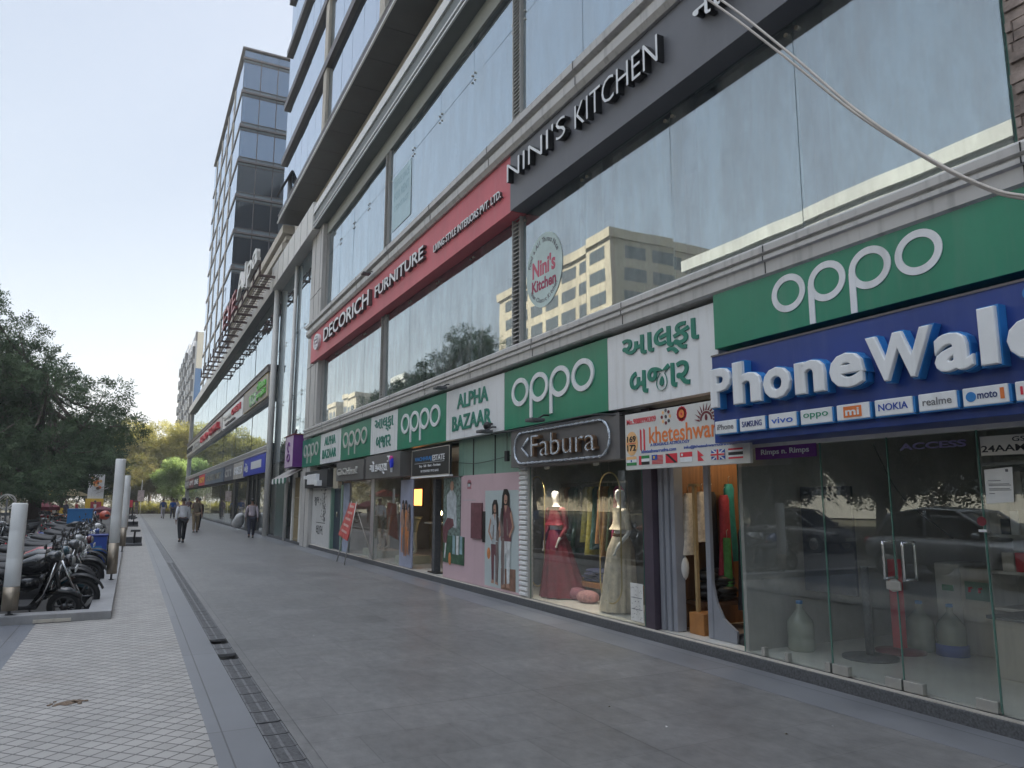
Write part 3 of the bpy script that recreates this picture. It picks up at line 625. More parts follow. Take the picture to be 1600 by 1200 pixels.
for (s, bo, c), (a, b) in zip(tabs, ty):
    pl = MB().bbox(PXX-.06, PXX, b, a, 2.305, 2.435, .008).build('name_plate', M['letter'], t)
    MB().box(PXX-.05, PXX, b-.018, b, 2.31, 2.43).box(PXX-.055, PXX, b-.016, a+.002, 2.298, 2.305).build('plate_side', M['bluel'], pl)
    tm = mat('tab'+s, c, .4)
    if s == 'mi':
        mm_ = MB(); mm_.box(PXX-.064, PXX-.06, b+.07, a-.07, 2.325, 2.415); mm_.build('logo_block', M['orange'], pl); wall_text('lettering', 'mi', PXX-.064, a-.09, b+.09, 2.34, 2.40, M['letter'], pl, .003, .02)
    elif s == 'moto':
        mm_ = MB(); disc(mm_, PXX-.06, a-.06, 2.37, .035, .035, .004); mm_.build('logo_block', M['bluel'], pl); wall_text('lettering', 'moto', PXX-.061, a-.105, b+.07, 2.35, 2.395, tm, pl, .003, .01)
        MB().box(PXX-.065, PXX-.06, b+.025, b+.05, 2.335, 2.41).build('logo_block', M['orange'], pl)
    else: wall_text('lettering', s, PXX-.061, a-.035, b+.035, 2.345, 2.40, tm, pl, .003, .02*bo)
# red and grey fascia signs of the first floor
RX = 5.36
t = board('fascia_sign', 'long red fascia signboard with silver raised lettering for a furniture showroom', RX, 26.6, 10.66, 6.45, 7.56, M['red'], .40)
for s, a, b, z0, z1, e in (('DECORICH', 24.2, 18.9, 6.78, 7.22, .10), ('FURNITURE', 18.4, 14.75, 6.84, 7.14, .08), ('LIVING STYLE INTERIORS PVT. LTD.', 14.2, 10.95, 6.80, 6.955, .05)):
    raised_text('lettering', s, RX-.001, a, b, z0, z1, M['letter'], M['side'], t, e, .012)
mbl = MB(); ring_poly(25.4, 7.02, .42, .27, .07, RX, .09, mbl); mbl.box(RX-.09, RX, 25.2, 25.6, 6.86, 6.92); mbl.box(RX-.09, RX, 25.2, 25.6, 7.0, 7.06); mbl.box(RX-.09, RX, 25.2, 25.6, 7.12, 7.18); mbl.build('logo_block', M['letter'], t)
remeasure(t, 5.47/5.36, .11)
t = board('fascia_sign', 'dark grey fascia signboard with slim raised white lettering for a kitchen showroom', RX-.02, 10.655, -6, 6.45, 7.56, M['sgrey'], .42)
raised_text('lettering', "NINI'S", RX-.03, 10.56, 8.66, 6.89, 7.22, M['letter'], M['black'], t, .10, -.012)
raised_text('lettering', "KITCHEN", RX-.03, 8.40, 6.52, 6.84, 7.19, M['letter'], M['black'], t, .10, -.012)
raised_text('lettering', '\u0aa8\u0ac0\u0aa8\u0ac0\u0ab8', RX-.03, 5.88, 4.6, 6.9, 7.26, M['letter'], M['black'], t, .10, .0)
remeasure(t, 5.465/5.34, .125)
# round window sticker
st = world_thing('window_sticker', 'oval pale sticker with pink lettering on the first floor glass', 'sticker')
mb = MB(); cy0, cz0, ry0, rz0 = 10.23, 5.37, .60, .62
disc(mb, GX-.004, cy0, cz0, ry0, rz0, .004); mb.build('panel', mat('sticker', (.50, .62, .60), .4), st)
def arc_text(s, X, cy, cz, r, a0, a1, h, m, par, name='lettering', flip=False):
    mb = MB(); n = len(s)
    for i, ch in enumerate(s):
        if ch == ' ': continue
        a = a0+(a1-a0)*(i+.5)/n; vs, fs = text_mb(ch, None, h if ch.isupper() or ch in 'dlhtkb' else h*.72, .003, .01)
        if len(vs) == 0: continue
        wd_ = vs[:, 0].max(); ca, sa = math.cos(a), math.sin(a)
        out = []
        for v in vs:
            lx = v[0]-wd_/2; ly = v[1]
            if flip: px_ = lx*(-sa)*-1; 
            # reader's right = -Y
            if not flip: ux, uy, nx, ny = sa, -ca, ca, sa
            else: ux, uy, nx, ny = -sa, ca, -ca, -sa
            hx = r*ca+lx*ux+ly*nx; hz = r*sa+lx*uy+ly*ny
            out.append((X-v[2], cy-hx, cz+hz))
        mb.add(out, fs)
    return mb.build(name, m, par, fix=False)
pnk = mat('pinktext', (.55, .10, .16), .5)
arc_text('Food & All Things Nice', GX-.009, cy0, cz0, .47, R(165), R(25), .085, M['sgrey'], st)
arc_text('Ghar Classic Kitchen', GX-.009, cy0, cz0, .54, R(215), R(325), .075, M['sgrey'], st, flip=True)
wall_text('lettering', "Nini's", GX-.009, cy0+.38, cy0-.38, cz0-.08, cz0+.22, pnk, st, .003, .03)
wall_text('lettering', "Kitchen", GX-.009, cy0+.40, cy0-.40, cz0-.32, cz0-.12, mat('pinkd', (.35, .04, .10), .5), st, .003, .03)
# faint poster on the second floor glass
t = world_thing('window_poster', 'faded pale blue rent notice stuck on the second floor glass', 'poster')
pm_ = mat('fadedposter', (.42, .58, .64), .5, 0, .1, 2); MB().box(GX-.012, GX-.006, 17.05, 18.55, 8.75, 10.25).build('panel', pm_, t)
for (s, z0, z1) in (('OFFICE SPACE', 9.9, 10.1), ('FOR RENT', 9.55, 9.78), ('CONTACT', 9.25, 9.4)): wall_text('lettering', s, GX-.013, 18.4, 17.2, z0, z1, mat('fadedtext', (.28, .45, .52), .5), t, .002, .01)
# astrology shop board
KX = 5.60
t = board('shop_sign', 'pale printed board with orange lettering, a sun drawing and a row of small flags', KX, 7.86, 5.70, 2.03, 2.735, mat('boardpaper', (.62, .61, .58), .45, 0, .06, 2, dirt=.15, dirtcol=(.4, .38, .34)), .04)
k1 = KX-.001
wall_text('lettering', 'Mo.9888990309', k1, 7.82, 7.22, 2.60, 2.67, M['redf'], t, .003, .02)
wall_text('lettering', 'kheteshwar', k1, 7.36, 6.16, 2.335, 2.535, M['orange'], t, .003, .012)
wall_text('lettering', 'A EKAGRALE ASTROLOGY', k1, 7.34, 6.62, 2.30, 2.335, M['blue'], t, .003, .01)
wall_text('lettering', 'kheteshwarrudra.com', k1, 7.52, 6.86, 2.225, 2.268, M['blue'], t, .003, .015)
wall_text('lettering', 'info@kheteshwarrudra.com', k1, 6.72, 5.90, 2.225, 2.268, M['blue'], t, .003, .015)
mb = MB(); disc(mb, k1, 7.72, 2.36, .125, .15, .003); mb.build('number_disc', M['oranl'], t)
wall_text('lettering', '169', k1-.003, 7.815, 7.63, 2.375, 2.455, M['black'], t, .003, .03); wall_text('lettering', '172', k1-.003, 7.815, 7.63, 2.265, 2.345, M['black'], t, .003, .03)
mb = MB().box(k1-.006, k1-.003, 7.63, 7.82, 2.357, 2.364)
for y in (7.545, 7.475, 6.02, 5.95): mb.prism([(y, 2.27), (y-.03, 2.25), (y-.03, 2.51), (y, 2.53)], 0, k1, k1-.003)
mb.build('bar', M['redf'], t)
mb = MB()
for k in range(9):
    a = k*2*math.pi/8; rr_ = 0 if k == 8 else .075
    disc(mb, k1, 7.03+rr_*math.cos(a), 2.635+rr_*math.sin(a), .021, .021, .003, k % 3, 12)
mb.build('bead_drawing', [M['maroon'], M['oranl'], M['granite']], t)
mb = MB()
for k in range(12):
    a = k*2*math.pi/12; disc(mb, k1, 6.74+.06*math.cos(a), 2.64+.06*math.sin(a), .03, .03, .003, 0, 10)
disc(mb, k1-.003, 6.74, 2.64, .05, .05, .003, 1, 14); disc(mb, k1-.006, 6.74, 2.64, .015, .015, .002, 0, 10); mb.build('flower_drawing', [M['redf'], M['orange']], t)
mb = MB()
ring_poly(6.33, 2.53, .10, .10, .025, k1, .003, mb, 0, 24, 0, math.pi)
for k in range(11):
    a = math.pi*k/10; p0 = (6.33+.11*math.cos(a), 2.53+.11*math.sin(a)); p1 = (6.33+.20*math.cos(a+.12), 2.53+.19*math.sin(a+.12)); n_ = (-math.sin(a)*.012, math.cos(a)*.012)
    flat(mb, k1, [(p0[0]-n_[0], p0[1]-n_[1]), (p1[0], p1[1]), (p0[0]+n_[0], p0[1]+n_[1])])
disc(mb, k1, 6.33, 2.56, .02, .035, .004, 0, 12); mb.build('sun_drawing', M['maroon'], t)
mb = MB(); fw, fz0, fz1 = .21, 2.085, 2.195; X_ = k1
FM = [M['oranl'], M['signwhite'], M['green'], M['redf'], M['black'], M['blue'], M['yellow']]
def fl(i): return 7.84-i*.262
def rc(i, u0, u1, v0, v1, m, l=0): mb.box(X_-.003-l*.002, X_-l*.002, fl(i)-fw*u0, fl(i)-fw*u1, fz0+(fz1-fz0)*v0, fz0+(fz1-fz0)*v1, m)
rc(0, 0, 1, .67, 1, 0); rc(0, 0, 1, .33, .67, 1); rc(0, 0, 1, 0, .33, 2); disc(mb, X_-.003, fl(0)-fw/2, (fz0+fz1)/2, .014, .014, .002, 5, 12)
rc(1, .25, 1, .67, 1, 2); rc(1, .25, 1, .33, .67, 1); rc(1, .25, 1, 0, .33, 4); rc(1, 0, .25, 0, 1, 3)
for k in range(7): rc(2, 0, 1, k/7, (k+.55)/7, 3)
rc(2, 0, .5, .45, 1, 5, 1); disc(mb, X_-.005, fl(2)-fw*.22, fz0+.08, .018, .018, .002, 6, 12)
rc(3, 0, 1, 0, 1, 3); flat(mb, X_-.003, [(fl(3), fz1), (fl(3)-fw*.22, fz1), (fl(3)-fw, fz0), (fl(3)-fw*.78, fz0)], .002, 4)
rc(4, 0, 1, .5, 1, 3); rc(4, 0, 1, 0, .5, 1); disc(mb, X_-.003, fl(4)-fw*.18, fz0+.082, .016, .016, .002, 1, 12)
flat(mb, X_, [(fl(5)-.04, fz0), (fl(5)-.04, fz1+.01), (fl(5)-.14, fz0+.055), (fl(5)-.08, fz0+.05), (fl(5)-.14, fz0)], .003, 3)
rc(6, 0, 1, 0, 1, 5); flat(mb, X_-.003, [(fl(6), fz1), (fl(6)-.03, fz1), (fl(6)-fw, fz0), (fl(6)-fw+.03, fz0)], .002, 1); flat(mb, X_-.003, [(fl(6), fz0), (fl(6)-.03, fz0), (fl(6)-fw, fz1), (fl(6)-fw+.03, fz1)], .002, 1)
rc(6, .38, .62, 0, 1, 1, 2); rc(6, 0, 1, .34, .66, 1, 3); rc(6, .44, .56, 0, 1, 3, 4); rc(6, 0, 1, .42, .58, 3, 5)
rc(7, 0, 1, .82, 1, 3); rc(7, 0, 1, .64, .82, 1); rc(7, 0, 1, .34, .64, 4); rc(7, 0, 1, .17, .34, 1); rc(7, 0, 1, 0, .17, 3)
mb.build('flag_print', FM, t)
remeasure(t, 5.47/5.60, -.13)
# grey neon style sign
FX = 5.47
t = board('shop_sign', 'dark grey box sign with tube lettering inside a glittering rounded outline', FX, 10.86, 7.80, 2.17, 2.76, mat('fbox', (.13, .125, .125), .5, 0, .1, 1.5, dirt=.3, dirtcol=(.2, .17, .14)), .28)
tin = mat('tinsel', (.55, .6, .66), .15, 1, .5, 60, .8, 90); cop = mat('coppertube', (.20, .12, .07), .35, .6, .4, 12)
def rrect(yl, yr, z0, z1, n=10):
    r = (z1-z0)/2; pts = []
    for k in range(n+1): a = math.pi/2+math.pi*k/n; pts.append((FX-.03, yl-r-r*math.cos(a)*1.0, (z0+z1)/2+r*math.sin(a)))
    for k in range(n+1): a = -math.pi/2+math.pi*k/n; pts.append((FX-.03, yr+r-r*math.cos(a), (z0+z1)/2+r*math.sin(a)))
    return pts+[pts[0]]
mb = MB(); pr = rrect(10.68, 7.98, 2.22, 2.70); dn = []
for a, b in zip(pr[:-1], pr[1:]):
    L_ = (Vector(b)-Vector(a)).length; k_ = max(1, int(L_/.07)); dn += [Vector(a).lerp(Vector(b), i/k_) for i in range(k_)]
mb.tube(dn+[dn[0]], [.012+.012*(i % 2) for i in range(len(dn)+1)], 6); mb.build('outline_tube', tin, t)
wall_text('lettering', 'Fabura', FX-.02, 10.02, 8.24, 2.30, 2.62, cop, t, .06, .012)
wall_text('lettering_tube', 'Fabura', FX-.075, 10.03, 8.25, 2.305, 2.625, tin, t, .012, -.018)
mb = MB(); mb.tube([(FX-.03, 10.2, 2.6), (FX-.03, 10.42, 2.46), (FX-.03, 10.2, 2.32)], .022, 6); mb.build('lettering_tube', tin, t)
remeasure(t, 5.57/5.47, .10)
# clothing shop signs
cgm = mat('cgrey', (.115, .11, .105), .5, 0, .1, 1.5, dirt=.3)
t = board('shop_sign', 'dark grey box sign with silver script lettering above the far mannequin window', 5.47, 22.6, 19.62, 2.20, 2.74, cgm, .3)
wall_text('lettering', 'GoColors!', 5.469, 22.3, 20.2, 2.36, 2.56, M['silver'], t, .05, .014)
t = board('shop_sign', 'dark grey box sign with white gujarati lettering and a small pink and blue figure', 5.47, 19.4, 16.55, 2.19, 2.77, cgm, .3)
wall_text('lettering', '\u0a97\u0acb \u0a95\u0ab2\u0ab0\u0acd\u0ab8', 5.469, 18.95, 17.5, 2.28, 2.62, mat('litwhite', (.8, .8, .8), .4), t, .03, .0)
mb = MB(); disc(mb, 5.469, 17.15, 2.64, .06, .05, .05, 1, 14); mb.box(5.42, 5.469, 17.05, 17.2, 2.52, 2.62, 2); mb.prism([(17.2, 2.52), (17.02, 2.54), (17.05, 2.42), (17.12, 2.40)], 0, 5.469, 5.42, 2); ring_poly(17.36, 2.63, .1, .075, .03, 5.469, .05, mb, 0, 20, R(60), R(300))
mb.prism([(17.14, 2.40), (17.08, 2.41), (17.10, 2.30), (17.13, 2.30)], 0, 5.469, 5.43, 0); mb.build('figure_drawing', [M['letter'], mat('hotpink', (.7, .05, .3), .4), mat('vblue', (.02, .05, .75), .4)], t)
t = board('shop_sign', 'black board with blue and white lettering for an estate agent over the open doorway', 5.55, 15.95, 13.72, 2.155, 2.735, M['black'], .05, rim=M['cream'])
wall_text('lettering', 'VACHHRAJ', 5.549, 15.75, 14.72, 2.46, 2.57, M['bluel'], t, .004, .02); wall_text('lettering', 'ESTATE', 5.549, 14.66, 13.98, 2.46, 2.58, M['letter'], t, .004, .015)
wall_text('lettering', 'Buy - Sell - Rent - Purchase', 5.549, 15.45, 14.2, 2.33, 2.40, M['letter'], t, .004, .01); wall_text('lettering', 'M. 97250 84562 / 97125 66452', 5.549, 15.35, 14.3, 2.235, 2.285, M['letter'], t, .004, .0)
MB().box(5.542, 5.55, 14.0, 15.75, 2.43, 2.436).build('rule_line', M['letter'], t)
MB().box(5.54, 5.62, 13.7, 15.98, 2.12, 2.15).build('lower_rail', M['white'], t)
# small white box sign and its shutter
t = board('shop_sign', 'weathered white letter sign hanging crooked above the painted shutter', 5.40, 27.1, 25.4, 2.36, 2.48, M['letter'], .1)
MB().box(5.36, 5.5, 26.3, 25.0, 2.16, 2.5).box(5.33, 5.5, 24.6, 25.0, 2.10, 2.28).build('lettering', M['letter'], t, .01)
MB().box(5.5, 5.7, 23.9, 27.3, 2.05, 2.62).build('backing_box', M['dark'], t)
# purple box sign
t = world_thing('shop_sign', 'upright purple box sign with faded front projecting beside the grille door', 'sign')
MB().bbox(5.235, 5.72, 28.42, 30.0, 2.86, 4.05, .006).build('panel', M['purple'], t)
MB().box(5.228, 5.234, 28.44, 29.98, 2.88, 4.03).build('front_panel', M['pinkl'], t); MB().box(5.21, 5.74, 28.38, 30.04, 4.05, 4.09).build('cap', M['maroon'], t)
mb = MB(); ring_poly(29.2, 3.22, .28, .16, .06, 5.227, .03, mb); ring_poly(29.2, 3.62, .22, .2, .06, 5.227, .03, mb, 0, 24, R(-100), R(170)); mb.build('lettering', M['purple'], t)
# green edged awning
aw = world_thing('awning', 'grey sloping awning with green and white scalloped edge under the purple sign', 'awning')
mb = MB(); mb.add([(5.7, 28.5, 2.86), (5.7, 31.6, 2.86), (5.05, 31.6, 2.46), (5.05, 28.5, 2.46), (5.7, 28.5, 2.83), (5.7, 31.6, 2.83), (5.05, 31.6, 2.43), (5.05, 28.5, 2.43)], [(0, 1, 2, 3), (7, 6, 5, 4), (0, 3, 7, 4), (1, 5, 6, 2), (3, 2, 6, 7)])
mb.build('canvas', mat('canvas', (.33, .31, .29), .9, 0, .1, 3), aw)
mb = MB()
for k in range(8): mb.prism([(28.5+k*.385, 2.46), (28.5+k*.385+.385, 2.46), (28.5+k*.385+.385, 2.30), (28.5+k*.385+.19, 2.24), (28.5+k*.385, 2.30)], 0, 5.05, 5.035, k % 2)
mb.build('valance', [mat('valgreen', (.02, .12, .07), .8), M['white']], aw)
# signs of the farther block
fg = 'first floor shop boards of the farther mall block'
def fsign(label, ya, yb, z0, z1, pm__, txt, tm, X=5.40, g=fg, ext=.08, tz=(.25, .75), sh=.0, depth=.1, frame=None, lines=None):
    t = board('shop_sign', label, X, ya, yb, z0, z1, pm__, depth, group=g, rim=frame)
    w_ = ya-yb; h = z1-z0
    for (s, u0, u1, v0, v1, m_) in (lines or [(txt, .1, .9, tz[0], tz[1], tm)]): wall_text('lettering', s, X-.001, ya-w_*u0, ya-w_*u1, z0+h*v0, z0+h*v1, m_, t, ext, .02)
    return t
lg = mat('limegreen', (.12, .55, .06), .4)
fsign('yellow framed green lettered board at the near end of the farther block', 45.0, 36.5, 6.5, 7.65, M['cream'], 'WOW', lg, frame=M['yellow'], lines=[('WOW', .36, .62, .08, .55, M['letter']), ('WOW', .33, .60, .08, .58, lg), ('chinese', .64, .95, .55, .9, lg), ('punjabi', .64, .95, .12, .46, lg)])
fsign('white board with grey and red lettering next to the green lettered board', 56.2, 45.4, 6.5, 7.6, M['signwhite'], 'x', M['redf'], lines=[('Orange', .08, .5, .4, .75, M['silver']), ('OVEN', .52, .92, .42, .8, M['redf']), ('multi cuisine', .2, .7, .1, .25, M['brown'])])
fsign('pale grey fascia board with deep red square lettering', 66.0, 56.6, 6.5, 7.6, M['clad'], 'BOWL', M['redf'], ext=.2)
fsign('pale fascia board with red lettering in the middle of the farther block', 75.0, 66.4, 6.5, 7.6, M['cladlight'], 'ROAD', M['redf'], ext=.15)
fsign('brownish fascia board with dim grey lettering toward the distant end', 84, 75.4, 6.5, 7.6, M['louvre'], 'RESTRO', M['clad'])
fsign('fascia board with dark lettering at the distant corner of the farther block', 95, 84.4, 6.5, 7.6, M['louvre'], 'CAFE CUP', M['dark'])
g2 = 'street level shop boards of the farther mall block'
t = fsign('bright blue bank board with white lettering beside the slim grey column', 43.9, 36.4, 2.92, 3.82, mat('bankblue', (.01, .04, .50), .35), 'x', M['letter'], 5.45, g2, .02, lines=[('\u0aac\u0ac7\u0a82\u0a95', .06, .24, .2, .75, M['letter'])])
MB().box(5.442, 5.449, 37.5, 41.0, 3.2, 3.58).build('name_plate', M['letter'], t)
fsign('beige street level board with pale lettering next to the blue bank board', 48.6, 44.1, 2.86, 3.80, M['cream'], 'SAREES', M['letter'], 5.45, g2, .02)
fsign('charcoal street level board between beige and steel blue boards', 53.5, 48.8, 2.86, 3.80, M['sgrey'], 'CITY', M['clad'], 5.45, g2, .02)
fsign('long steel blue street level board with faint lettering', 68, 53.7, 2.86, 3.80, mat('steelblue', (.15, .19, .25), .4, 0, .15, .5), 'GALAXY MART', M['steel'], 5.4, g2, .01)
fsign('red and orange street level board with yellow edge', 74.5, 68.2, 2.86, 3.80, M['redf'], 'HOT', M['yellow'], 5.42, g2, .02)
fsign('black and white street level board beyond the red one', 81, 74.7, 2.86, 3.80, M['dark'], 'LINE', M['letter'], 5.42, g2, .02)
fsign('dark red street level board toward the distant end', 87.5, 81.2, 2.86, 3.80, M['maroon'], 'OPT', M['letter'], 5.42, g2, .02)
fsign('grey street level board at the distant end of the farther block', 95, 87.7, 2.86, 3.80, M['sgrey'], 'STUDIO', M['clad'], 5.42, g2, .02)
# roof edge sign on brackets
t = world_thing('bracket_sign', 'large red and white letter sign standing on steel bracket arms along the roof edge', 'sign')
arm = MB()
for k in range(17):
    y = 35.2+k*2.05; arm.box(4.55, 5.45, y, y+.14, 11.95, 12.05).box(4.55, 4.63, y, y+.10, 12.05, 12.6)
arm.box(4.56, 4.62, 35, 68.5, 12.07, 12.13).box(4.56, 4.62, 35, 56, 12.58, 12.63)
for k in range(44): arm.box(4.75, 5.3, 35.5+k*.5, 35.54+k*.5, 12.06, 12.085)
arm.box(4.8, 4.83, 35.5, 57, 12.06, 12.09).box(5.1, 5.13, 35.5, 57, 12.06, 12.09)
arm.build('bracket', mat('rustred', (.13, .09, .085), .7, .3, .3, 4), t)
raised_text('lettering', 'EYE', 4.55, 49.6, 43.2, 12.25, 13.35, mat('fadedred', (.52, .22, .23), .5, 0, .2, 3), M['maroon'], t, .15, .0); raised_text('lettering', 'Alpa', 4.55, 42.6, 34.8, 12.15, 13.75, M['white'], M['clad'], t, .16, .01)
t = world_thing('billboard', 'small grey hoarding with a white figure on the apartment roof', 'billboard')
p = PY(150, 306, 518); q = PY(150, 317, 533); MB().box(p.x, p.x+2.6, 150, 150.3, q.z, p.z).build('panel', M['sgrey'], t); MB().prism([(p.x+.7, q.z+.2), (p.x+1.6, q.z+.2), (p.x+1.4, q.z+1.1), (p.x+.9, q.z+.6)], 1, 149.9, 150).build('print', M['letter'], t)
MB().box(p.x+.6, p.x+.75, 150.05, 150.2, q.z-3, q.z).box(p.x+1.9, p.x+2.05, 150.05, 150.2, q.z-3, q.z).build('post', M['brown'], t)
# ================================================================== PEOPLE
def skin_mesh(name, verts, edges, radii, m, parent, sub=2):
    me = bpy.data.meshes.new(name); me.from_pydata([tuple(v) for v in verts], edges, [])
    o = bpy.data.objects.new(name, me); C.objects.link(o)
    sk = o.modifiers.new('s', 'SKIN'); sk.use_smooth_shade = True; sk.branch_smoothing = .6
    for i, r in enumerate(radii):
        d = me.skin_vertices[0].data[i]; d.radius = r if isinstance(r, tuple) else (r, r); d.use_root = (i == 0)
    ss = o.modifiers.new('ss', 'SUBSURF'); ss.levels = ss.render_levels = sub
    dg = bpy.context.evaluated_depsgraph_get(); m2 = bpy.data.meshes.new_from_object(o.evaluated_get(dg)); m2.name = name
    bpy.data.objects.remove(o); m2.materials.clear(); m2.materials.append(m)
    for p in m2.polygons: p.use_smooth = True; p.material_index = 0
    o = bpy.data.objects.new(name, m2); C.objects.link(o)
    if parent is not None: o.parent = parent
    return o
def person(label, loc, heading, h=1.68, shirt=(.5, .5, .5), pants=(.05, .05, .06), stride=.25, arms=((.10, .0), (.10, .05)), sleeve=1.0, group=None, sub=2, skin='skin', hairlen=0, fingers=True, bag=None, lean=0., shoe=(.02, .02, .02)):
    """local frame: faces +Y; heading rotates about Z. arms: (swing, bend) of left and right"""
    t = thing('person', label, 'person', loc, heading, group); s = h/1.72
    hip = .92; V = []; E_ = []; Rr = []
    def v(p, r, par=None):
        V.append((p[0]*s, (p[1]+lean*max(0, p[2]-.9))*s, p[2]*s)); Rr.append((r*s, r*s) if not isinstance(r, tuple) else (r[0]*s, r[1]*s))
        if par is not None: E_.append((par, len(V)-1))
        return len(V)-1
    pel = v((0, 0, hip), (.15, .11)); wa = v((0, .0, 1.06), (.145, .10), pel); ch = v((0, .01, 1.27), (.165, .115), wa); sh = v((0, 0, 1.40), (.12, .085), ch)
    nk = v((0, .0, 1.475), .055, sh); jw = v((0, .02, 1.545), (.064, .075), nk); hd = v((0, .012, 1.62), (.078, .092), jw); tp = v((0, 0, 1.69), (.06, .07), hd)
    ns = v((0, .105, 1.585), .014, jw)
    arm_j = []
    for sgn, (sw, bd) in ((-1, arms[0]), (1, arms[1])):
        s1 = v((sgn*.175, 0, 1.385), .062, sh); e = (sgn*.235, math.sin(sw)*.28, 1.385-.28*math.cos(sw)*.98); el = v(e, .043, s1)
        a2 = sw+bd; wr = (sgn*.245-sgn*.02*(bd > .5), e[1]+math.sin(a2)*.25, e[2]-.25*math.cos(a2)); w_ = v(wr, .029, el)
        d = Vector((0, math.sin(a2), -math.cos(a2))); pm = v(Vector(wr)+d*.07, (.032, .022), w_)
        if fingers:
            for k in range(4):
                off = Vector((0, .028-.019*k, 0)); L_ = (.055, .065, .068, .058)[k]
                k1 = v(Vector(wr)+d*.105+off, .010, pm); v(Vector(wr)+d*(.105+L_)+off+Vector((-sgn*.012, 0, 0)), .008, k1)
            t1 = v(Vector(wr)+d*.055+Vector((-sgn*.01, .045, 0)), .011, pm); v(Vector(wr)+d*.095+Vector((-sgn*.015, .058, 0)), .009, t1)
        arm_j.append((s1, el, w_))
    legs = []
    for sgn in (-1, 1):
        st = stride*sgn
        hp = v((sgn*.095, 0, hip-.05), .092, pel); kn = v((sgn*.10, st*.45+.03, .49), .06, hp); an = v((sgn*.10, st*.95-(.05 if st < 0 else 0), .10+(.05 if st < -.1 else 0)), .04, kn); ft = v((sgn*.11, st*.95+.12-(.03 if st < 0 else 0), .045), .036, an)
        legs.append((hp, kn, an, ft))
    sk = M[skin]; skin_mesh('body', V, E_, Rr, sk, t, sub)
    def cloth(name, idx, edges, grow, col, extra=None):
        mp = {i: k for k, i in enumerate(idx)}
        m = mat('cloth_%d_%d_%d' % tuple(int(c*255) for c in col), col, .85, 0, .15, 14, .15, 40)
        return skin_mesh(name, [V[i] for i in idx], [(mp[a], mp[b]) for a, b in edges], [(Rr[i][0]*grow[k]+.006, Rr[i][1]*grow[k]+.006) for k, i in enumerate(idx)], m, t, sub)
    (a1, a2, a3), (b1, b2, b3) = arm_j
    idx = [ch, wa, pel, sh, a1, a2, b1, b2]; ed = [(ch, wa), (wa, pel), (ch, sh), (sh, a1), (a1, a2), (sh, b1), (b1, b2)]; gr = [1.05, 1.08, 1.05, 1.02, 1.12, 1.15, 1.12, 1.15]
    if sleeve > .9: idx += [a3, b3]; ed += [(a2, a3), (b2, b3)]; gr += [1.1, 1.1]
    cloth('shirt', idx, ed, gr, shirt)
    (p1, p2, p3, p4), (q1, q2, q3, q4) = legs
    cloth('trousers', [pel, p1, p2, p3, q1, q2, q3], [(pel, p1), (p1, p2), (p2, p3), (pel, q1), (q1, q2), (q2, q3)], [1.02, 1.12, 1.2, 1.45, 1.12, 1.2, 1.45], pants)
    sm_ = mat('shoe_%d' % int(shoe[0]*255), shoe, .5)
    for lg_ in legs:
        a, f = Vector(V[lg_[2]]), Vector(V[lg_[3]]); d = (f-a); d.z = 0; d.normalize()
        m_ = MB(); c = a+d*.055*s; m_.lathe([(.0, 0), (.95, 0), (1, .25), (.8, .75), (.35, 1.0)], (0, 0, 0), 12)
        m_.v = [(c.x+q[0]*.048*s*1.0, c.y+q[1]*.125*s, max(.0, a.z-.10*s)+q[2]*.085*s) for q in m_.v]; m_.build('shoe', sm_, t)
    m_ = MB(); c = Vector(V[hd]); bm = bmesh.new(); bmesh.ops.create_uvsphere(bm, u_segments=14, v_segments=10, radius=1)
    kill = [q for q in bm.verts if q.co.z < (-.55 if hairlen == 0 else -1.1)+(.75 if q.co.y > .35 else 0)]
    bmesh.ops.delete(bm, geom=kill, context='VERTS')
    for q in bm.verts: q.co = (c.x+q.co.x*.086*s, c.y-.012*s+q.co.y*.099*s, c.z+.008*s+q.co.z*(.108 if q.co.z > 0 else .09+hairlen)*s)
    m_.bm(bm, 0, True); m_.build('hair', M['hair'], t)
    fm = MB()
    for sgn in (-1, 1): fm.ell((c.x+sgn*.032*s, c.y+.088*s, c.z-.002), (.011*s, .008*s, .007*s), 0, 8, 6); fm.ell((c.x+sgn*.085*s, c.y, c.z-.01), (.012*s, .02*s, .03*s), 1, 8, 6)
    fm.ell((c.x, c.y+.088*s, c.z-.062*s), (.022*s, .008*s, .006*s), 2, 8, 6)
    fm.build('face', [M['black'], sk, M['maroon']], t)
    return t
person('man in a white long sleeved shirt and black trousers walking away along the plaza', (1.83, 31.9, 0), R(8), 1.72, (.62, .63, .66), (.012, .013, .018), .20, ((-.15, .1), (.25, .2)))
person('man in a khaki uniform shirt and trousers holding a hand to his head', (3.0, 41.6, 0), R(190), 1.78, (.17, .135, .095), (.24, .18, .11), .10, ((.1, .1), (.6, 1.9)), .5)
person('person in black standing behind the khaki uniformed man', (3.35, 44.6, 0), R(20), 1.72, (.02, .02, .022), (.02, .02, .025), .15)
person('man in a pale mauve shirt and dark jeans walking away near the shop fronts', (4.74, 34.5, 0), R(-3), 1.70, (.42, .36, .40), (.02, .022, .04), .24, ((.25, .1), (-.2, .2)))
person('man in a blue shirt and light grey trousers walking away far down the plaza', (2.55, 73, 0), R(5), 1.74, (.02, .06, .19), (.36, .34, .36), .22, sub=1, fingers=False)
person('man in a bright blue shirt and dark trousers walking far down the plaza', (3.28, 72, 0), R(-8), 1.72, (.015, .09, .32), (.03, .03, .05), .2, sub=1, fingers=False)
person('person in a dark maroon top walking nearest the glass far down the plaza', (4.45, 70, 0), R(10), 1.76, (.14, .09, .11), (.10, .09, .10), .2, sub=1, fingers=False)
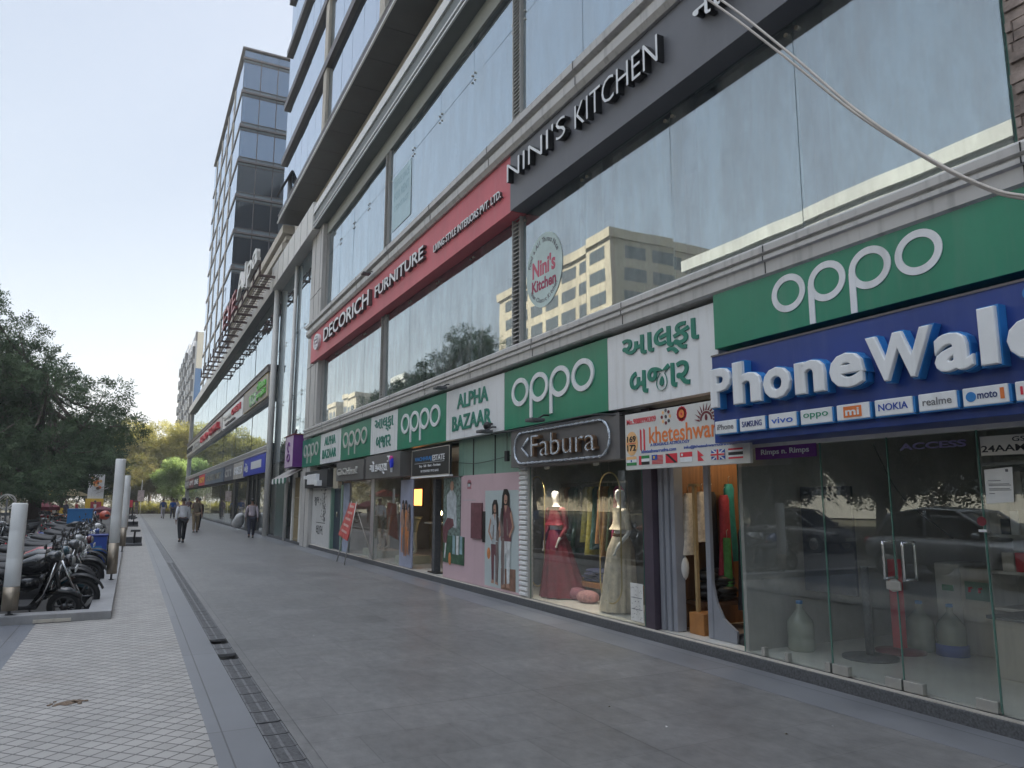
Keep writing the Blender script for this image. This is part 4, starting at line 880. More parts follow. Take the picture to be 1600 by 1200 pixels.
person('person in pale clothes half hidden between the distant walkers', (3.75, 76, 0), R(0), 1.7, (.5, .44, .4), (.3, .25, .2), .2, sub=1, fingers=False)
person('person in a pale pink top standing by the distant hedge', (-.05, 93, 0), R(60), 1.6, (.5, .28, .25), (.05, .04, .04), .1, sub=1, fingers=False)
person('person in dark clothes beside the distant hedge', (.55, 93.5, 0), R(-40), 1.65, (.09, .08, .08), (.2, .17, .15), .1, sub=1, fingers=False)
crowd = [(-8.2, 62, (.02, .02, .025), 'person in black standing under the dark red canopy'), (-7.4, 64, (.04, .10, .06), 'person in dark green beside the dark red canopy'), (-6.7, 63, (.30, .28, .30), 'person in grey right of the dark red canopy'),
         (-5.9, 66, (.55, .45, .05), 'person in a yellow shirt among the far motorbikes'), (-5.3, 64, (.55, .12, .03), 'person in an orange shirt among the far motorbikes'), (-4.5, 68, (.03, .03, .06), 'person in navy near the tall food poster'),
         (-6.2, 72, (.4, .36, .33), 'person in beige at the far food stalls'), (-3.9, 70, (.35, .03, .04), 'person in red left of the tall food poster'), (-2.6, 70, (.6, .58, .55), 'person in white under the far maroon umbrella')]
for x, y, c, l in crowd: person(l, (x, y, -.13), rng.uniform(0, 6), 1.68, c, (.04, .04, .05), .1, sub=1, fingers=False)
# ================================================================== SHOP INTERIORS
rooms = MB().box(10.2, 10.3, Y0, 7.66, .1, 2.8); 
B('shop_back_wall', rooms, M['wallin'])
B('shop_ceiling', MB().box(5.80, 10.3, Y0, Y1, 2.80, 2.86), M['ceilin'])
B('shop_floor', MB().box(5.78, 12.2, Y0, Y1, .105, .116), M['floorin'])
for q in ((5.80, 10.2, 6.04, 6.10), (5.82, 10.2, 12.5, 12.56), (5.8, 10.2, 22.9, 23)): B('partition', MB().box(*q, .116, 2.8), M['wallin'])
B('partition', MB().box(5.72, 10.2, 7.50, 7.68, .116, 2.8), mat('purplewall', (.055, .04, .06), .5, 0, .25, 2, dirt=.3))
B('shop_back_wall', MB().box(8.6, 8.7, 6.10, 7.5, .1, 2.8), M['wood']); B('shop_back_wall', MB().box(8.3, 8.4, 7.68, 12.5, .1, 2.8), mat('fabwall', (.20, .19, .17), .8, 0, .15, .8)); B('shop_back_wall', MB().box(8.6, 8.7, 12.56, 23, .1, 2.8), mat('colwall', (.34, .32, .24), .8, 0, .1, .8))
def pane(label, ya, yb, z0=.12, z1=2.74, X=GX, gm='gshop', name='shop_window', edge=True):
    t = world_thing(name, label, 'shop window')
    MB().box(X, X+.012, yb, ya, z0, z1).build('glass_pane', M[gm], t)
    if edge:
        MB().box(X-.001, X+.013, yb-.004, yb, z0, z1).box(X-.001, X+.013, ya, ya+.004, z0, z1).build('glass_edge', M['gedge'], t)
    return t
def door_fit(t, spans, z=.12, X=GX):
    mb = MB()
    for a, b in spans: mb.bbox(X-.022, X+.034, b, a, z, z+.085, .004)
    return mb.build('patch_fitting', M['alu'], t)
t = pane('tall dusty glass panel at the far end of the phone shop front', 6.05, 4.965, z1=2.2); door_fit(t, [(5.03, 4.975), (5.5, 5.46), (5.8, 5.76)])
t = pane('left glass door leaf of the phone shop with a long steel pull handle', 4.955, 4.262, .135, 2.2, name='glass_door'); door_fit(t, [(4.95, 4.78), (4.42, 4.27)]);
def handle(t, y):
    mb = MB()
    for dy in (0, ):
        for x in (5.68, 5.83): mb.tube([(x, y-.0, 1.0), (x, y, 1.04), (x, y, 1.28), (x, y, 1.32)], .012, 8)
        mb.tube([(5.68, y, 1.01), (5.83, y, 1.01)], .012, 8).tube([(5.68, y, 1.31), (5.83, y, 1.31)], .012, 8)
    return mb.build('handle', M['chrome'], t)
handle(t, 4.31); mb = MB(); disc(mb, 5.742, 4.262, .955, .055, .05, .03, 0, 20); mb.bbox(5.70, 5.72, 4.19, 4.32, .92, .99, .004); mb.build('lock', M['alu'], t)
t = pane('right glass door leaf of the phone shop with a long steel pull handle', 4.254, 3.49, .135, 2.2, name='glass_door'); door_fit(t, [(4.25, 4.08), (3.66, 3.50)]); handle(t, 4.13)
wall_text('lettering', 'ACCESS', 5.744, 4.13, 3.56, 2.07, 2.125, mat('vinyl', (.20, .17, .34), .4), t, .002, .03)
t = pane('near glass panel of the phone shop with a white notice taped on it', 3.48, 1.2, z1=2.2); MB().box(5.742, 5.748, 3.455, 2.5, 1.99, 2.135).build('paper_strip', mat('kraft', (.60, .57, .50), .7, 0, .06, 4), t)
wall_text('lettering', 'GST IN', 5.741, 3.22, 2.98, 2.085, 2.12, M['dark'], t, .001, .01); wall_text('lettering', '24AAMCP5', 5.741, 3.45, 2.95, 2.015, 2.065, M['dark'], t, .001, .02)
MB().add([(5.744, 3.445, 1.885), (5.744, 3.24, 1.90), (5.742, 3.25, 1.645), (5.742, 3.45, 1.63)], [(0, 1, 2, 3)]).build('notice', mat('paper', (.7, .7, .68), .8), t)
nl = MB()
for z, a, b in ((1.80, 3.42, 3.33), (1.775, 3.42, 3.27), (1.765, 3.42, 3.26), (1.74, 3.42, 3.27), (1.73, 3.42, 3.26), (1.705, 3.42, 3.38)): nl.box(5.7405, 5.7415, b, a, z, z+.004)
nl.box(5.7405, 5.7415, 3.27, 3.29, 1.865, 1.885); nl.build('notice_print', M['sgrey'], t)
mb = MB(); disc(mb, 5.746, 3.50, 1.50, .035, .035, .002); mb.build('round_sticker', M['maroon'], t); MB().box(5.745, 5.746, 3.47, 3.53, 1.42, 1.44).build('round_sticker', M['letter'], t)
B('shopfront_rail', MB().box(5.70, 5.80, Y0, 6.02, 2.19, 2.235), M['cladlight'])
t = world_thing('shop_sign', 'small purple hanging strip sign with white script inside the dusty glass panel', 'sign'); MB().box(5.715, 5.725, 4.97, 5.74, 2.065, 2.20).build('panel', M['purple'], t); wall_text('lettering', 'Rimps n. Rimps', 5.714, 5.66, 5.05, 2.095, 2.165, M['letter'], t, .003, .02)
# phone shop contents
def tag1(o, l, c, g=None): return tag(o, l, c, g)
t = world_thing('queue_post', 'bright red queue post on a round base behind the glass doors', 'post')
MB().box(7.12, 7.22, 5.27, 5.37, .14, 1.05).build('pole', M['redf'], t, .01); MB().lathe([(.24, 0), (.24, .02), (.04, .05)], (7.17, 5.32, .116), 20).build('base', M['maroon'], t)
t = world_thing('display_stand', 'dark blue display poster on a grey round foot stand behind the dusty panel', 'stand')
MB().bbox(6.55, 6.59, 5.3, 5.95, .70, 1.80, .006).build('poster', mat('disp', (.025, .03, .05), .3, 0, .4, 2), t); MB().tube([(6.62, 5.25, .13), (6.62, 5.25, 1.0)], .04, 10).build('pole', M['granite'], t); MB().lathe([(.26, 0), (.26, .02), (.05, .04)], (6.62, 5.25, .116), 22).build('base', M['granite'], t)
t = world_thing('water_dispenser', 'cream water dispenser cabinet standing inside the phone shop', 'dispenser')
MB().bbox(7.7, 8.1, 4.62, 4.98, .116, .98, .02).build('body', M['cream'], t); MB().box(7.69, 7.7, 4.68, 4.92, .66, .84).build('tap_panel', M['paleg'], t); MB().tube([(7.7, 4.75, .78), (7.65, 4.75, .78), (7.65, 4.75, .74)], .012, 6).tube([(7.7, 4.85, .78), (7.65, 4.85, .78), (7.65, 4.85, .74)], .012, 6).build('tap', M['redf'], t)
t = world_thing('cabinet', 'pale grey steel cabinet next to the water dispenser', 'cabinet'); MB().bbox(7.75, 8.2, 5.0, 5.28, .116, 1.0, .015).build('body', M['cladlight'], t); MB().box(7.74, 7.75, 5.08, 5.2, .72, .78).build('label_plate', M['green'], t)
jugm = mat('jug', (.27, .29, .24), .15, 0, .05, 2, spec=.6)
jug = None
for lab, x, y in (('empty pale water jug standing left of the water dispenser', 7.45, 5.28), ('water jug with a blue base nearest the water dispenser', 7.5, 4.98), ('dusty water jug just behind the dusty glass panel', 6.33, 6.0-.16)):
    t = world_thing('water_jug', lab, 'water jug', 'water jugs on the phone shop floor')
    MB().lathe([(.12, 0), (.135, .02), (.135, .11), (.128, .13), (.135, .15), (.135, .27), (.128, .29), (.12, .31), (.05, .40), (.032, .42), (.032, .47)], (x, y, .116), 18).build('body', jugm, t)
    MB().lathe([(.034, .47), (.034, .5), (.01, .505)], (x, y, .116), 12).build('cap', M['bluel'], t)
    if 'blue base' in lab: MB().lathe([(.15, 0), (.15, .1), (.137, .11)], (x, y, .117), 18).build('base', M['blue'], t)
t = world_thing('shelf', 'grey display shelf stocked with small boxes at the near edge of the phone shop', 'shelf')
mb = MB()
for z in (.116, .6, .95, 1.3, 1.65, 2.0): mb.box(7.6, 8.0, 2.6, 4.6, z, z+.03)
mb.box(8.0, 8.03, 2.6, 4.6, .116, 2.1).box(7.6, 8.0, 4.58, 4.62, .116, 2.1).build('frame', M['clad'], t)
for z in (.98, 1.33, 1.68):
    mb = MB(); y = 2.7
    while y < 4.5: d_ = rng.uniform(.05, .13); mb.box(7.64, 7.85, y, y+d_*.9, z+.0, z+rng.uniform(.14, .26), int(rng.integers(0, 5))); y += d_
    mb.build('stock_box', [M['letter'], M['redf'], M['cream'], M['blue'], M['granite']], t)
t = world_thing('counter', 'low cream sales counter along the right of the phone shop', 'counter'); MB().bbox(6.9, 7.5, 2.0, 4.2, .116, .62, .01).build('body', M['cream'], t); MB().bbox(6.87, 7.53, 1.98, 4.23, .62, .65, .006).build('top', M['granite'], t)
# astrology / boutique doorway
t = world_thing('folding_shutter', 'grey folding door leaves pushed to the far side of the open doorway', 'shutter')
gsh = mat('greyleaf', (.24, .25, .28), .5, 0, .1, 2)
for i, (x, y) in enumerate(((5.80, 7.485), (5.825, 7.40), (5.85, 7.315))): MB().bbox(x, x+.14, y-.075, y, .12, 2.3, .008).build('leaf', gsh, t)
B('boutique_side_wall', MB().box(5.99, 8.6, 7.475, 7.495, .116, 2.8), mat('panelwood', (.22, .105, .045), .5, 0, .3, 4, .1, 30, (8, 8, .5)))
t = world_thing('door_panel', 'grey door post with a curved foot inside the open boutique doorway', 'door'); MB().bbox(5.93, 5.98, 6.72, 6.80, .12, 2.45, .006).prism([(6.72, .12), (6.72, .75), (6.66, .52), (6.56, .36), (6.36, .25), (6.36, .12)], 0, 5.94, 5.97).build('panel', gsh, t)
t = world_thing('wooden_stand', 'tall slim wooden pole on an orange box inside the boutique doorway', 'stand'); MB().box(6.03, 6.07, 7.08, 7.12, .35, 1.84).box(6.02, 6.08, 7.03, 7.17, 1.82, 1.85).build('pole', mat('polewood', (.36, .25, .12), .5, 0, .2, 5), t); MB().bbox(5.95, 6.25, 6.90, 7.15, .116, .36, .008).build('base', mat('owood', (.34, .15, .045), .45, 0, .2, 5), t)
t = world_thing('ceiling_lamp', 'warm lit ceiling lamp inside the boutique doorway', 'lamp'); MB().ell((6.9, 6.8, 2.62), (.08, .08, .05)).build('bulb', emit('warmbulb', (1, .75, .45), 10), t); MB().lathe([(.1, 0), (.1, .03), (.02, .06), (.02, .14)], (6.9, 6.8, 2.66), 12).build('fitting', M['white'], t)
ld = bpy.data.lights.new('boutique_lamp', 'POINT'); lo = bpy.data.objects.new('boutique_lamp', ld); C.objects.link(lo); ld.energy = 4; ld.color = (1, .78, .5); ld.shadow_soft_size = .1; lo.location = (6.9, 6.8, 2.5)
def garment(label, x, y, z0, z1, w_, col, ang=0., g=None, flare=1.35):
    mb = MB(); n = 14; vs = []; zs = [z1, z1-.06, z1-.2, (z0+z1)/2, z0]; ws = [.12, .40, .36, .42, .5*flare/1.0]
    for z, ww in zip(zs, ws):
        for k in range(n):
            a = 2*math.pi*k/n; rx = ww*w_*(1+.06*math.sin(5*a+z*9)); vs.append((rx*math.cos(a), .05*math.sin(a)*(1+.3*math.sin(7*a)), z))
    fs = [(i*n+k, i*n+(k+1) % n, (i+1)*n+(k+1) % n, (i+1)*n+k) for i in range(4) for k in range(n)]
    ca, sa = math.cos(ang), math.sin(ang); mb.add([(x+v[0]*ca-v[1]*sa, y+v[0]*sa+v[1]*ca, v[2]) for v in vs], fs, 0, True)
    t = world_thing('garment', label, 'garment', g)
    mb.build('cloth', mat('gar_%d_%d_%d' % tuple(int(c*255) for c in col), col, .85, 0, .3, 16, .2, 40), t)
    MB().tube([(x, y, z1), (x, y, z1+.08), (x+.02, y, z1+.1)], .005, 5).build('hanger', M['steel'], t); return t
gb = 'clothes hanging in the boutique doorway'
for nm, x, y, z0, z1, w__, c_ in (('cream blouse hanging nearest the folded door leaves', 6.12, 7.30, 1.0, 1.74, .26, (.60, .55, .47)), ('white lace blouse hanging in the middle of the boutique doorway', 6.33, 7.30, 1.15, 1.76, .26, (.66, .62, .57)), ('black gown hanging behind the grey door post', 6.50, 7.32, .6, 1.76, .28, (.02, .018, .02)),
                                 ('red patterned dress hanging right of the grey door post', 6.62, 7.22, .75, 1.72, .26, (.30, .03, .05)), ('long green scarf hanging low right of the grey door post', 6.55, 7.12, .62, 1.2, .10, (.07, .24, .06)), ('teal dress hanging highest right of the grey door post', 6.78, 7.30, .9, 1.86, .28, (.02, .22, .22)), ('dark gown hanging low at the right of the boutique doorway', 6.80, 7.1, .35, 1.3, .30, (.02, .02, .03))): garment(nm, x, y, z0, z1, w__, c_, .35, gb)
t = world_thing('bag', 'white cloth bag hanging inside the boutique doorway', 'bag'); MB().ell((5.99, 7.27, .85), (.07, .06, .15)).build('cloth', M['cladlight'], t); MB().tube([(5.97, 7.27, 1.0), (5.99, 7.28, 1.22), (6.02, 7.27, 1.0)], .01, 6).build('strap', M['cladlight'], t)
t = world_thing('garment_heap', 'dark heap of folded cloth on a low bench under the hanging blouses', 'cloth heap'); mb = MB()
for k in range(9): mb.ell((6.35+rng.uniform(-.12, .25), 7.25+rng.uniform(-.1, .1), .50+.04*k % .3), (.16, .14, .06), 0, 10, 6)
mb.build('cloth', M['black'], t); MB().box(6.15, 6.9, 7.1, 7.45, .40, .45).box(6.16, 6.20, 7.12, 7.16, .116, .40).box(6.84, 6.88, 7.12, 7.16, .116, .40).box(6.5, 6.54, 7.4, 7.44, .116, .40).build('table', M['woodd'], t)
for k, (lab, x, y) in enumerate((('black shoe nearest the glass in the boutique doorway', 6.0, 6.28), ('black shoe deeper beside the curved door panel', 6.12, 6.42))):
    mb = MB(); mb.lathe([(0, 0), (1, 0), (1, .3), (.7, .8), (.3, 1)], (0, 0, 0), 12); mb.v = [(x+v[0]*.05, y+v[1]*.13, .117+v[2]*.09) for v in mb.v]; tag(mb.build('shoe', M['black']), lab, 'shoe', 'shoes by the boutique door')
tag(MB().box(6.0, 7.2, 6.75, 7.4, .117, .124).build('door_mat', mat('stripemat', (.22, .17, .13), .9, 0, .5, 9, 0, 30, (10, 1, 1))), 'striped brown floor mat inside the boutique doorway', 'mat')
# gown shop window
t = pane('large glass window with two dressed mannequins behind it', 10.72, 7.74, z1=2.3)
MB().box(5.742, 5.748, 7.76, 8.02, .16, .62).build('notice', M['cladlight'], t)
mb = MB()
for z in (.3, .44): mb.box(5.7405, 5.7425, 7.78, 8.0, z, z+.008)
for k in range(40): yy, zz = rng.uniform(7.78, 8.0), rng.uniform(.18, .6); mb.box(5.7405, 5.7425, yy, yy+rng.uniform(.004, .02), zz, zz+.006)
mb.build('notice_print', M['sgrey'], t)
B('roller_shutter_guide', MB().box(5.72, 5.80, 10.73, 11.0, .12, 2.2), M['louvre'])
mb = MB()
for k in range(26): mb.prism([(5.72, .14+k*.08), (5.685, .15+k*.08), (5.685, .185+k*.08), (5.72, .205+k*.08)], 1, 10.76, 11.0)
B('roller_shutter', mb, M['white'])
def mannequin(label, x, y, yaw, gown, skirt_r, z0=.116, hgt=1.72, headless=False, belt=None, train=0., sleeve=True):
    t = thing('mannequin', label, 'mannequin', (x, y, z0), yaw)
    V = [(0, 0, .95), (0, 0, 1.08), (0, .01, 1.27), (0, 0, 1.40), (0, 0, 1.48), (0, .01, 1.55), (0, .01, 1.63), (0, 0, 1.69), (-.16, 0, 1.38), (-.2, -.03, 1.10), (-.17, .12, .92), (-.15, .17, .85), (.16, 0, 1.38), (.21, -.03, 1.10), (.2, .06, .86), (.19, .10, .78)]
    E_ = [(0, 1), (1, 2), (2, 3), (3, 4), (4, 5), (5, 6), (6, 7), (3, 8), (8, 9), (9, 10), (10, 11), (3, 12), (12, 13), (13, 14), (14, 15)]
    Rr = [.13, (.10, .09), (.135, .10), (.10, .07), .042, (.05, .065), (.068, .085), (.05, .06), .05, .036, .026, .022, .05, .036, .026, .022]
    for base in (11, 15):
        for k in range(4): V.append((V[base][0]+.0, V[base][1]+.03-.015*k, V[base][2]-.07)); E_.append((base, len(V)-1)); Rr.append(.008)
    skin_mesh('body', V, E_, Rr, M['mannequin'], t)
    gm2 = mat('gown_%d_%d' % (int(gown[0]*255), int(gown[1]*255)), gown, .7, 0, .25, 10, .25, 40)
    idx = [2, 3, 8, 9, 12, 13]+([10, 14] if sleeve else []); mp = {i: k for k, i in enumerate(idx)}
    ed = [(2, 3), (3, 8), (8, 9), (3, 12), (12, 13)]+([(9, 10), (13, 14)] if sleeve else [])
    o = [V[i] for i in idx]; rr = [tuple(q*1.08+.006 for q in (Rr[i] if isinstance(Rr[i], tuple) else (Rr[i], Rr[i]))) for i in idx]
    o.append((0, .005, 1.16)); ed.append((2, 99)); mp[99] = len(o)-1; rr.append((.118, .10))
    skin_mesh('bodice', o, [(mp[a], mp[b]) for a, b in ed], rr, gm2, t)
    n = 64; vs = []; prof = [(.115, 1.06), (.135, 1.0), (.19, .85), (.19+(skirt_r-.19)*.45, .5), (.19+(skirt_r-.19)*.8, .2), (skirt_r, .02)]
    for r_, z in prof:
        for k in range(n):
            a = 2*math.pi*k/n; f = 1+(.10*(1.05-z))*math.sin(13*a+z)+(.05*(1.05-z))*math.sin(29*a)
            vs.append((r_*f*math.cos(a)+train*(1.06-z)*1.0, r_*f*math.sin(a), z))
    mb = MB(); mb.add(vs, [(i*n+k, i*n+(k+1) % n, (i+1)*n+(k+1) % n, (i+1)*n+k) for i in range(5) for k in range(n)], 0, True); mb.build('skirt', gm2, t)
    if belt: MB().lathe([(.122, 0), (.124, .05)], (0, 0, 1.03), 20).build('belt', belt, t)
    MB().lathe([(.16, 0), (.16, .012), (.02, .02)], (0, 0, 0), 20).build('base', M['steel'], t)
    return t
mannequin('white mannequin in a deep red wide skirted gown', 6.25, 10.76, R(110), (.17, .008, .022), .36, train=-.14)
mannequin('mannequin in a pale cream dress with a dark belt nearest the notice', 6.15, 8.78, R(80), (.66, .56, .42), .25, belt=M['woodd'], sleeve=False, train=.12)
t = world_thing('clothes_rail', 'steel rail full of hanging gowns behind the mannequins', 'clothes rail'); MB().tube([(7.0, 9.8, 1.95), (7.0, 11.9, 1.95)], .014, 8).tube([(7.0, 9.8, .12), (7.0, 9.8, 1.95)], .014, 8).tube([(7.0, 11.9, .12), (7.0, 11.9, 1.95)], .014, 8).build('frame', M['steel'], t)
cols = [(.35, .30, .24), (.28, .17, .12), (.02, .05, .035), (.03, .09, .06), (.03, .045, .03), (.20, .20, .05), (.30, .27, .06), (.03, .08, .07), (.30, .15, .06), (.22, .12, .04), (.04, .06, .03), (.35, .04, .12)]
names = ['beige sequin gown at the far end of the rail', 'brown patterned gown second on the rail', 'black green gown left of the dark teal one', 'dark teal gown near the rail middle', 'darkest green gown on the rail', 'olive gown left of the yellow green one', 'yellow green long gown on the rail', 'deep sea green gown right of the yellow green one', 'rust orange gown on the rail', 'tan gown right of the rust orange one', 'moss green gown near the oval ring', 'bright pink gown at the near end of the rail']
for k, (c, nm) in enumerate(zip(cols, names)): garment(nm, 7.0, 11.75-k*.155, .75+.1*(k % 3), 1.88, .30, tuple(min(1, q*1.3) for q in c), .25, 'gowns on the rail')
for lab, y, x in (('thin gold oval ring hanging at the far side of the window', 11.05, 6.05), ('thin gold oval ring hanging in front of the cream dress', 8.76, 5.95)):
    t = world_thing('hanging_ring', lab, 'ring', 'gold oval rings in the gown window'); pts = []
    for k in range(41):
        a = 2*math.pi*k/40; cz = 1.15+(.62 if math.sin(a) > 0 else -.62); pts.append((x, y+.26*math.cos(a), cz+.27*math.sin(a)))
    MB().tube(pts, .011, 6).build('ring', M['brass'], t); MB().tube([(x, y, 2.04), (x, y, 2.8)], .003, 4).build('wire', M['steel'], t)
for lab, y in (('white ceiling spotlight at the far side of the gown window', 10.65), ('white ceiling spotlight nearer the cream dress', 9.2)):
    t = world_thing('spotlight', lab, 'spotlight', 'ceiling spotlights in the gown window'); MB().tube([(6.0, y, 2.32), (6.0, y-.04, 2.16)], .045, 12).build('can', M['white'], t); MB().tube([(6.0, y, 2.3), (6.0, y, 2.8)], .012, 6).build('stem', M['white'], t)
    ld = bpy.data.lights.new('spot_lamp', 'SPOT'); lo = bpy.data.objects.new('spot_lamp', ld); C.objects.link(lo); ld.energy = 22; ld.spot_size = R(110); ld.spot_blend = .8; ld.color = (1, .9, .75); ld.shadow_soft_size = .05; lo.location = (6.0, y-.05, 2.12); lo.rotation_euler = (R(-10), R(-12), 0)
t = world_thing('low_table', 'low wooden bench with folded clothes behind the window', 'table'); MB().bbox(6.5, 7.0, 9.3, 11.2, .30, .38, .008).build('top', M['wood'], t)
for y in (9.35, 11.1): MB().box(6.55, 6.95, y, y+.06, .116, .30).build('leg', M['wood'], t)
for lab, y, c in (('navy folded trousers on the far end of the low bench', 10.3, (.03, .035, .10)), ('blue jeans heap in the middle of the low bench', 10.05, (.04, .05, .11)), ('grey folded shirts on the near end of the low bench', 9.55, (.14, .14, .14))):
    t = world_thing('folded_clothes', lab, 'folded clothes', 'folded clothes on the low bench'); mb = MB()
    for k in range(4): mb.ell((6.72+rng.uniform(-.05, .05), y+rng.uniform(-.08, .08), .41+k*.045), (.2, .2, .035), 0, 12, 6)
    mb.build('cloth', mat('fold%d' % int(y*100), c, .85, 0, .3, 12), t)
t = world_thing('bolster', 'pale pink cushion on the floor under the low bench', 'cushion'); MB().ell((6.3, 9.9, .2), (.16, .22, .10)).build('cover', mat('cushion', (.4, .2, .2), .9, 0, .4, 20), t)
t = world_thing('bolster', 'dark pink cushion on the floor behind the red gown', 'cushion'); MB().ell((6.35, 10.3, .2), (.15, .24, .10)).build('cover', mat('cushion2', (.25, .09, .12), .9, 0, .4, 20), t)
# pale green wall and the pink printed hoarding
B('green_wall', MB().box(5.74, 5.8, 11.02, 13.65, 2.12, 2.82).box(5.735, 5.80, 13.45, 13.68, 2.10, 2.82).box(5.728, 5.742, 12.0, 12.03, 2.12, 2.8, 1).box(5.728, 5.742, 12.95, 12.98, 2.12, 2.8, 1), [M['paleg'], M['dark']])
def figure(mb, X, yc, z0, h, mats_i, w_=1., turn=1):
    """standing printed figure: (skin, hair, top, bottom) material slots"""
    sk, hr, tp, bt = mats_i; s = h/1.7; e = .0012
    def P_(pts, lv, mi): flat(mb, X-lv*e, [(yc-p[0]*s*w_*turn, z0+p[1]*s) for p in pts], e, mi)
    P_([(-.13, 1.62), (-.05, 1.72), (.08, 1.72), (.14, 1.6), (.16, 1.25), (.08, 1.15), (-.13, 1.2)], 0, hr)
    P_([(-.13, .05), (-.17, .85), (.15, .88), (.17, .5), (.13, .02), (.04, .02), (.03, .55), (-.02, .6), (-.04, .04)], 1, bt)
    P_([(-.19, .8), (-.22, 1.2), (-.17, 1.38), (-.05, 1.43), (.05, 1.43), (.18, 1.37), (.23, 1.15), (.18, .8)], 2, tp)
    P_([(.18, 1.3), (.28, 1.0), (.1, .88), (.08, .93), (.2, 1.02), (.13, 1.25)], 3, sk)
    disc(mb, X-4*e, yc-.01*s*turn, z0+1.55*s, .075*s, .10*s, e, sk, 16); P_([(-.09, 1.58), (-.04, 1.68), (.06, 1.67), (.09, 1.56), (.02, 1.63)], 5, hr)
    P_([(.06, .05), (.05, .85), (.15, .86), (.17, .5), (.13, .02)], 4, 10); P_([(.06, .88), (.10, 1.38), (.18, 1.35), (.22, 1.15), (.17, .86)], 4, 10); P_([(-.10, .9), (-.06, 1.2), (-.03, 1.2), (-.05, .9)], 4, 10); P_([(-.06, 1.43), (0, 1.30), (.05, 1.43)], 4, sk)
    P_([(-.20, 1.34), (-.30, 1.05), (-.14, .86), (-.11, .91), (-.23, 1.06), (-.15, 1.28)], 3, sk); P_([(.05, 1.62), (.13, 1.55), (.17, 1.2), (.12, 1.05), (.08, 1.3)], 6, hr); P_([(-.04, 1.52), (.03, 1.52), (.02, 1.50), (-.03, 1.50)], 6, 3)
    P_([(-.15, 0), (-.03, 0), (-.02, .06), (-.13, .08)], 3, sk); P_([(.03, 0), (.16, -.02), (.14, .05), (.04, .06)], 3, sk)
FMAT = [mat('print_skin', (.42, .24, .17), .5), M['hair'], mat('print_grey', (.42, .46, .48), .5, 0, .35, 7), mat('print_maroon', (.14, .05, .06), .5, 0, .35, 7), mat('print_white', (.58, .6, .6), .5, 0, .35, 7), mat('print_orange', (.55, .20, .06), .5, 0, .35, 7), mat('print_brown', (.22, .12, .08), .5, 0, .35, 7), mat('print_green', (.04, .10, .055), .5, 0, .5, 9), mat('print_teal', (.25, .38, .42), .5, 0, .35, 5), mat('print_leaf', (.14, .19, .17), .5, 0, .95, 14), mat('print_shade', (.17, .13, .12), .5, 0, .3, 9)]
t = world_thing('printed_hoarding', 'pink printed vinyl hoarding showing two women in maroon and white clothes', 'poster')
hw = 5.735
MB().box(hw, 5.76, 11.03, 14.45, .12, 2.12).build('panel', M['pink'], t)
MB().box(hw-.003, hw, 11.10, 12.42, .16, 1.82).build('photo_panel', mat('photo_bg', (.46, .53, .53), .4, 0, .1, 1.2), t)
mb = MB(); figure(mb, hw-.005, 12.0, .22, 1.42, (0, 1, 2, 3), 1.1); figure(mb, hw-.012, 11.55, .2, 1.62, (0, 1, 3, 4), 1.1, -1)
flat(mb, hw-.005, [(11.75, .16), (11.75, .5), (11.2, .52), (11.2, .16)], .002, 6); mb.build('figure_print', FMAT, t)
MB().box(hw-.03, hw, 12.52, 13.0, .95, 1.6).build('photo_panel', FMAT[3], t); MB().box(hw-.012, hw-.004, 12.4, 12.52, .9, 1.45).build('photo_panel', FMAT[1], t)
mb = MB(); disc(mb, hw, 13.15, 1.98, .09, .055, .004, 0); mb.box(hw-.004, hw, 13.06, 13.24, 1.86, 1.98, 0); mb.box(hw-.005, hw-.003, 13.1, 13.22, 1.9, 1.96, 1); mb.build('emblem', [mat('dullred', (.38, .15, .18), .5), FMAT[2]], t)
MB().box(hw-.003, hw, 12.85, 13.45, 1.645, 1.655).build('rule_line', FMAT[2], t)
mb = MB(); disc(mb, hw-.004, 12.25, .72, .07, .10, .003); mb.build('round_print', FMAT[5], t)
t = world_thing('printed_hoarding', 'leafy green printed poster with a seated person beside the estate doorway', 'poster')
MB().box(5.722, 5.734, 13.55, 14.44, .95, 2.10).build('panel', FMAT[9], t); MB().box(5.720, 5.733, 13.35, 14.42, .42, .95).build('lower_panel', FMAT[7], t)
mb = MB(); X_ = 5.719; e = .0012
flat(mb, X_, [(14.2, 1.15), (14.25, 1.75), (13.98, 1.9), (13.75, 1.72), (13.72, 1.1)], e, 2); disc(mb, X_-e, 13.98, 1.93, .09, .10, e, 0, 16); flat(mb, X_-e, [(14.40, .80), (14.44, 1.10), (14.2, 1.30), (13.9, 1.28), (13.85, 1.15), (14.15, 1.05), (14.22, .8)], e, 3)
for k, (a, b) in enumerate(((13.42, .62), (13.6, .60), (13.78, .6))): flat(mb, X_-.002, [(a, b), (a, .96), (a+.13, .96), (a+.13, b)], e, 8 if k != 1 else 4)
flat(mb, X_-.002, [(14.35, .5), (14.3, .8), (14.24, .8), (14.29, .5)], e, 4); disc(mb, X_-.001, 14.05, .5, .07, .12, e, 5); mb.build('figure_print', FMAT, t)
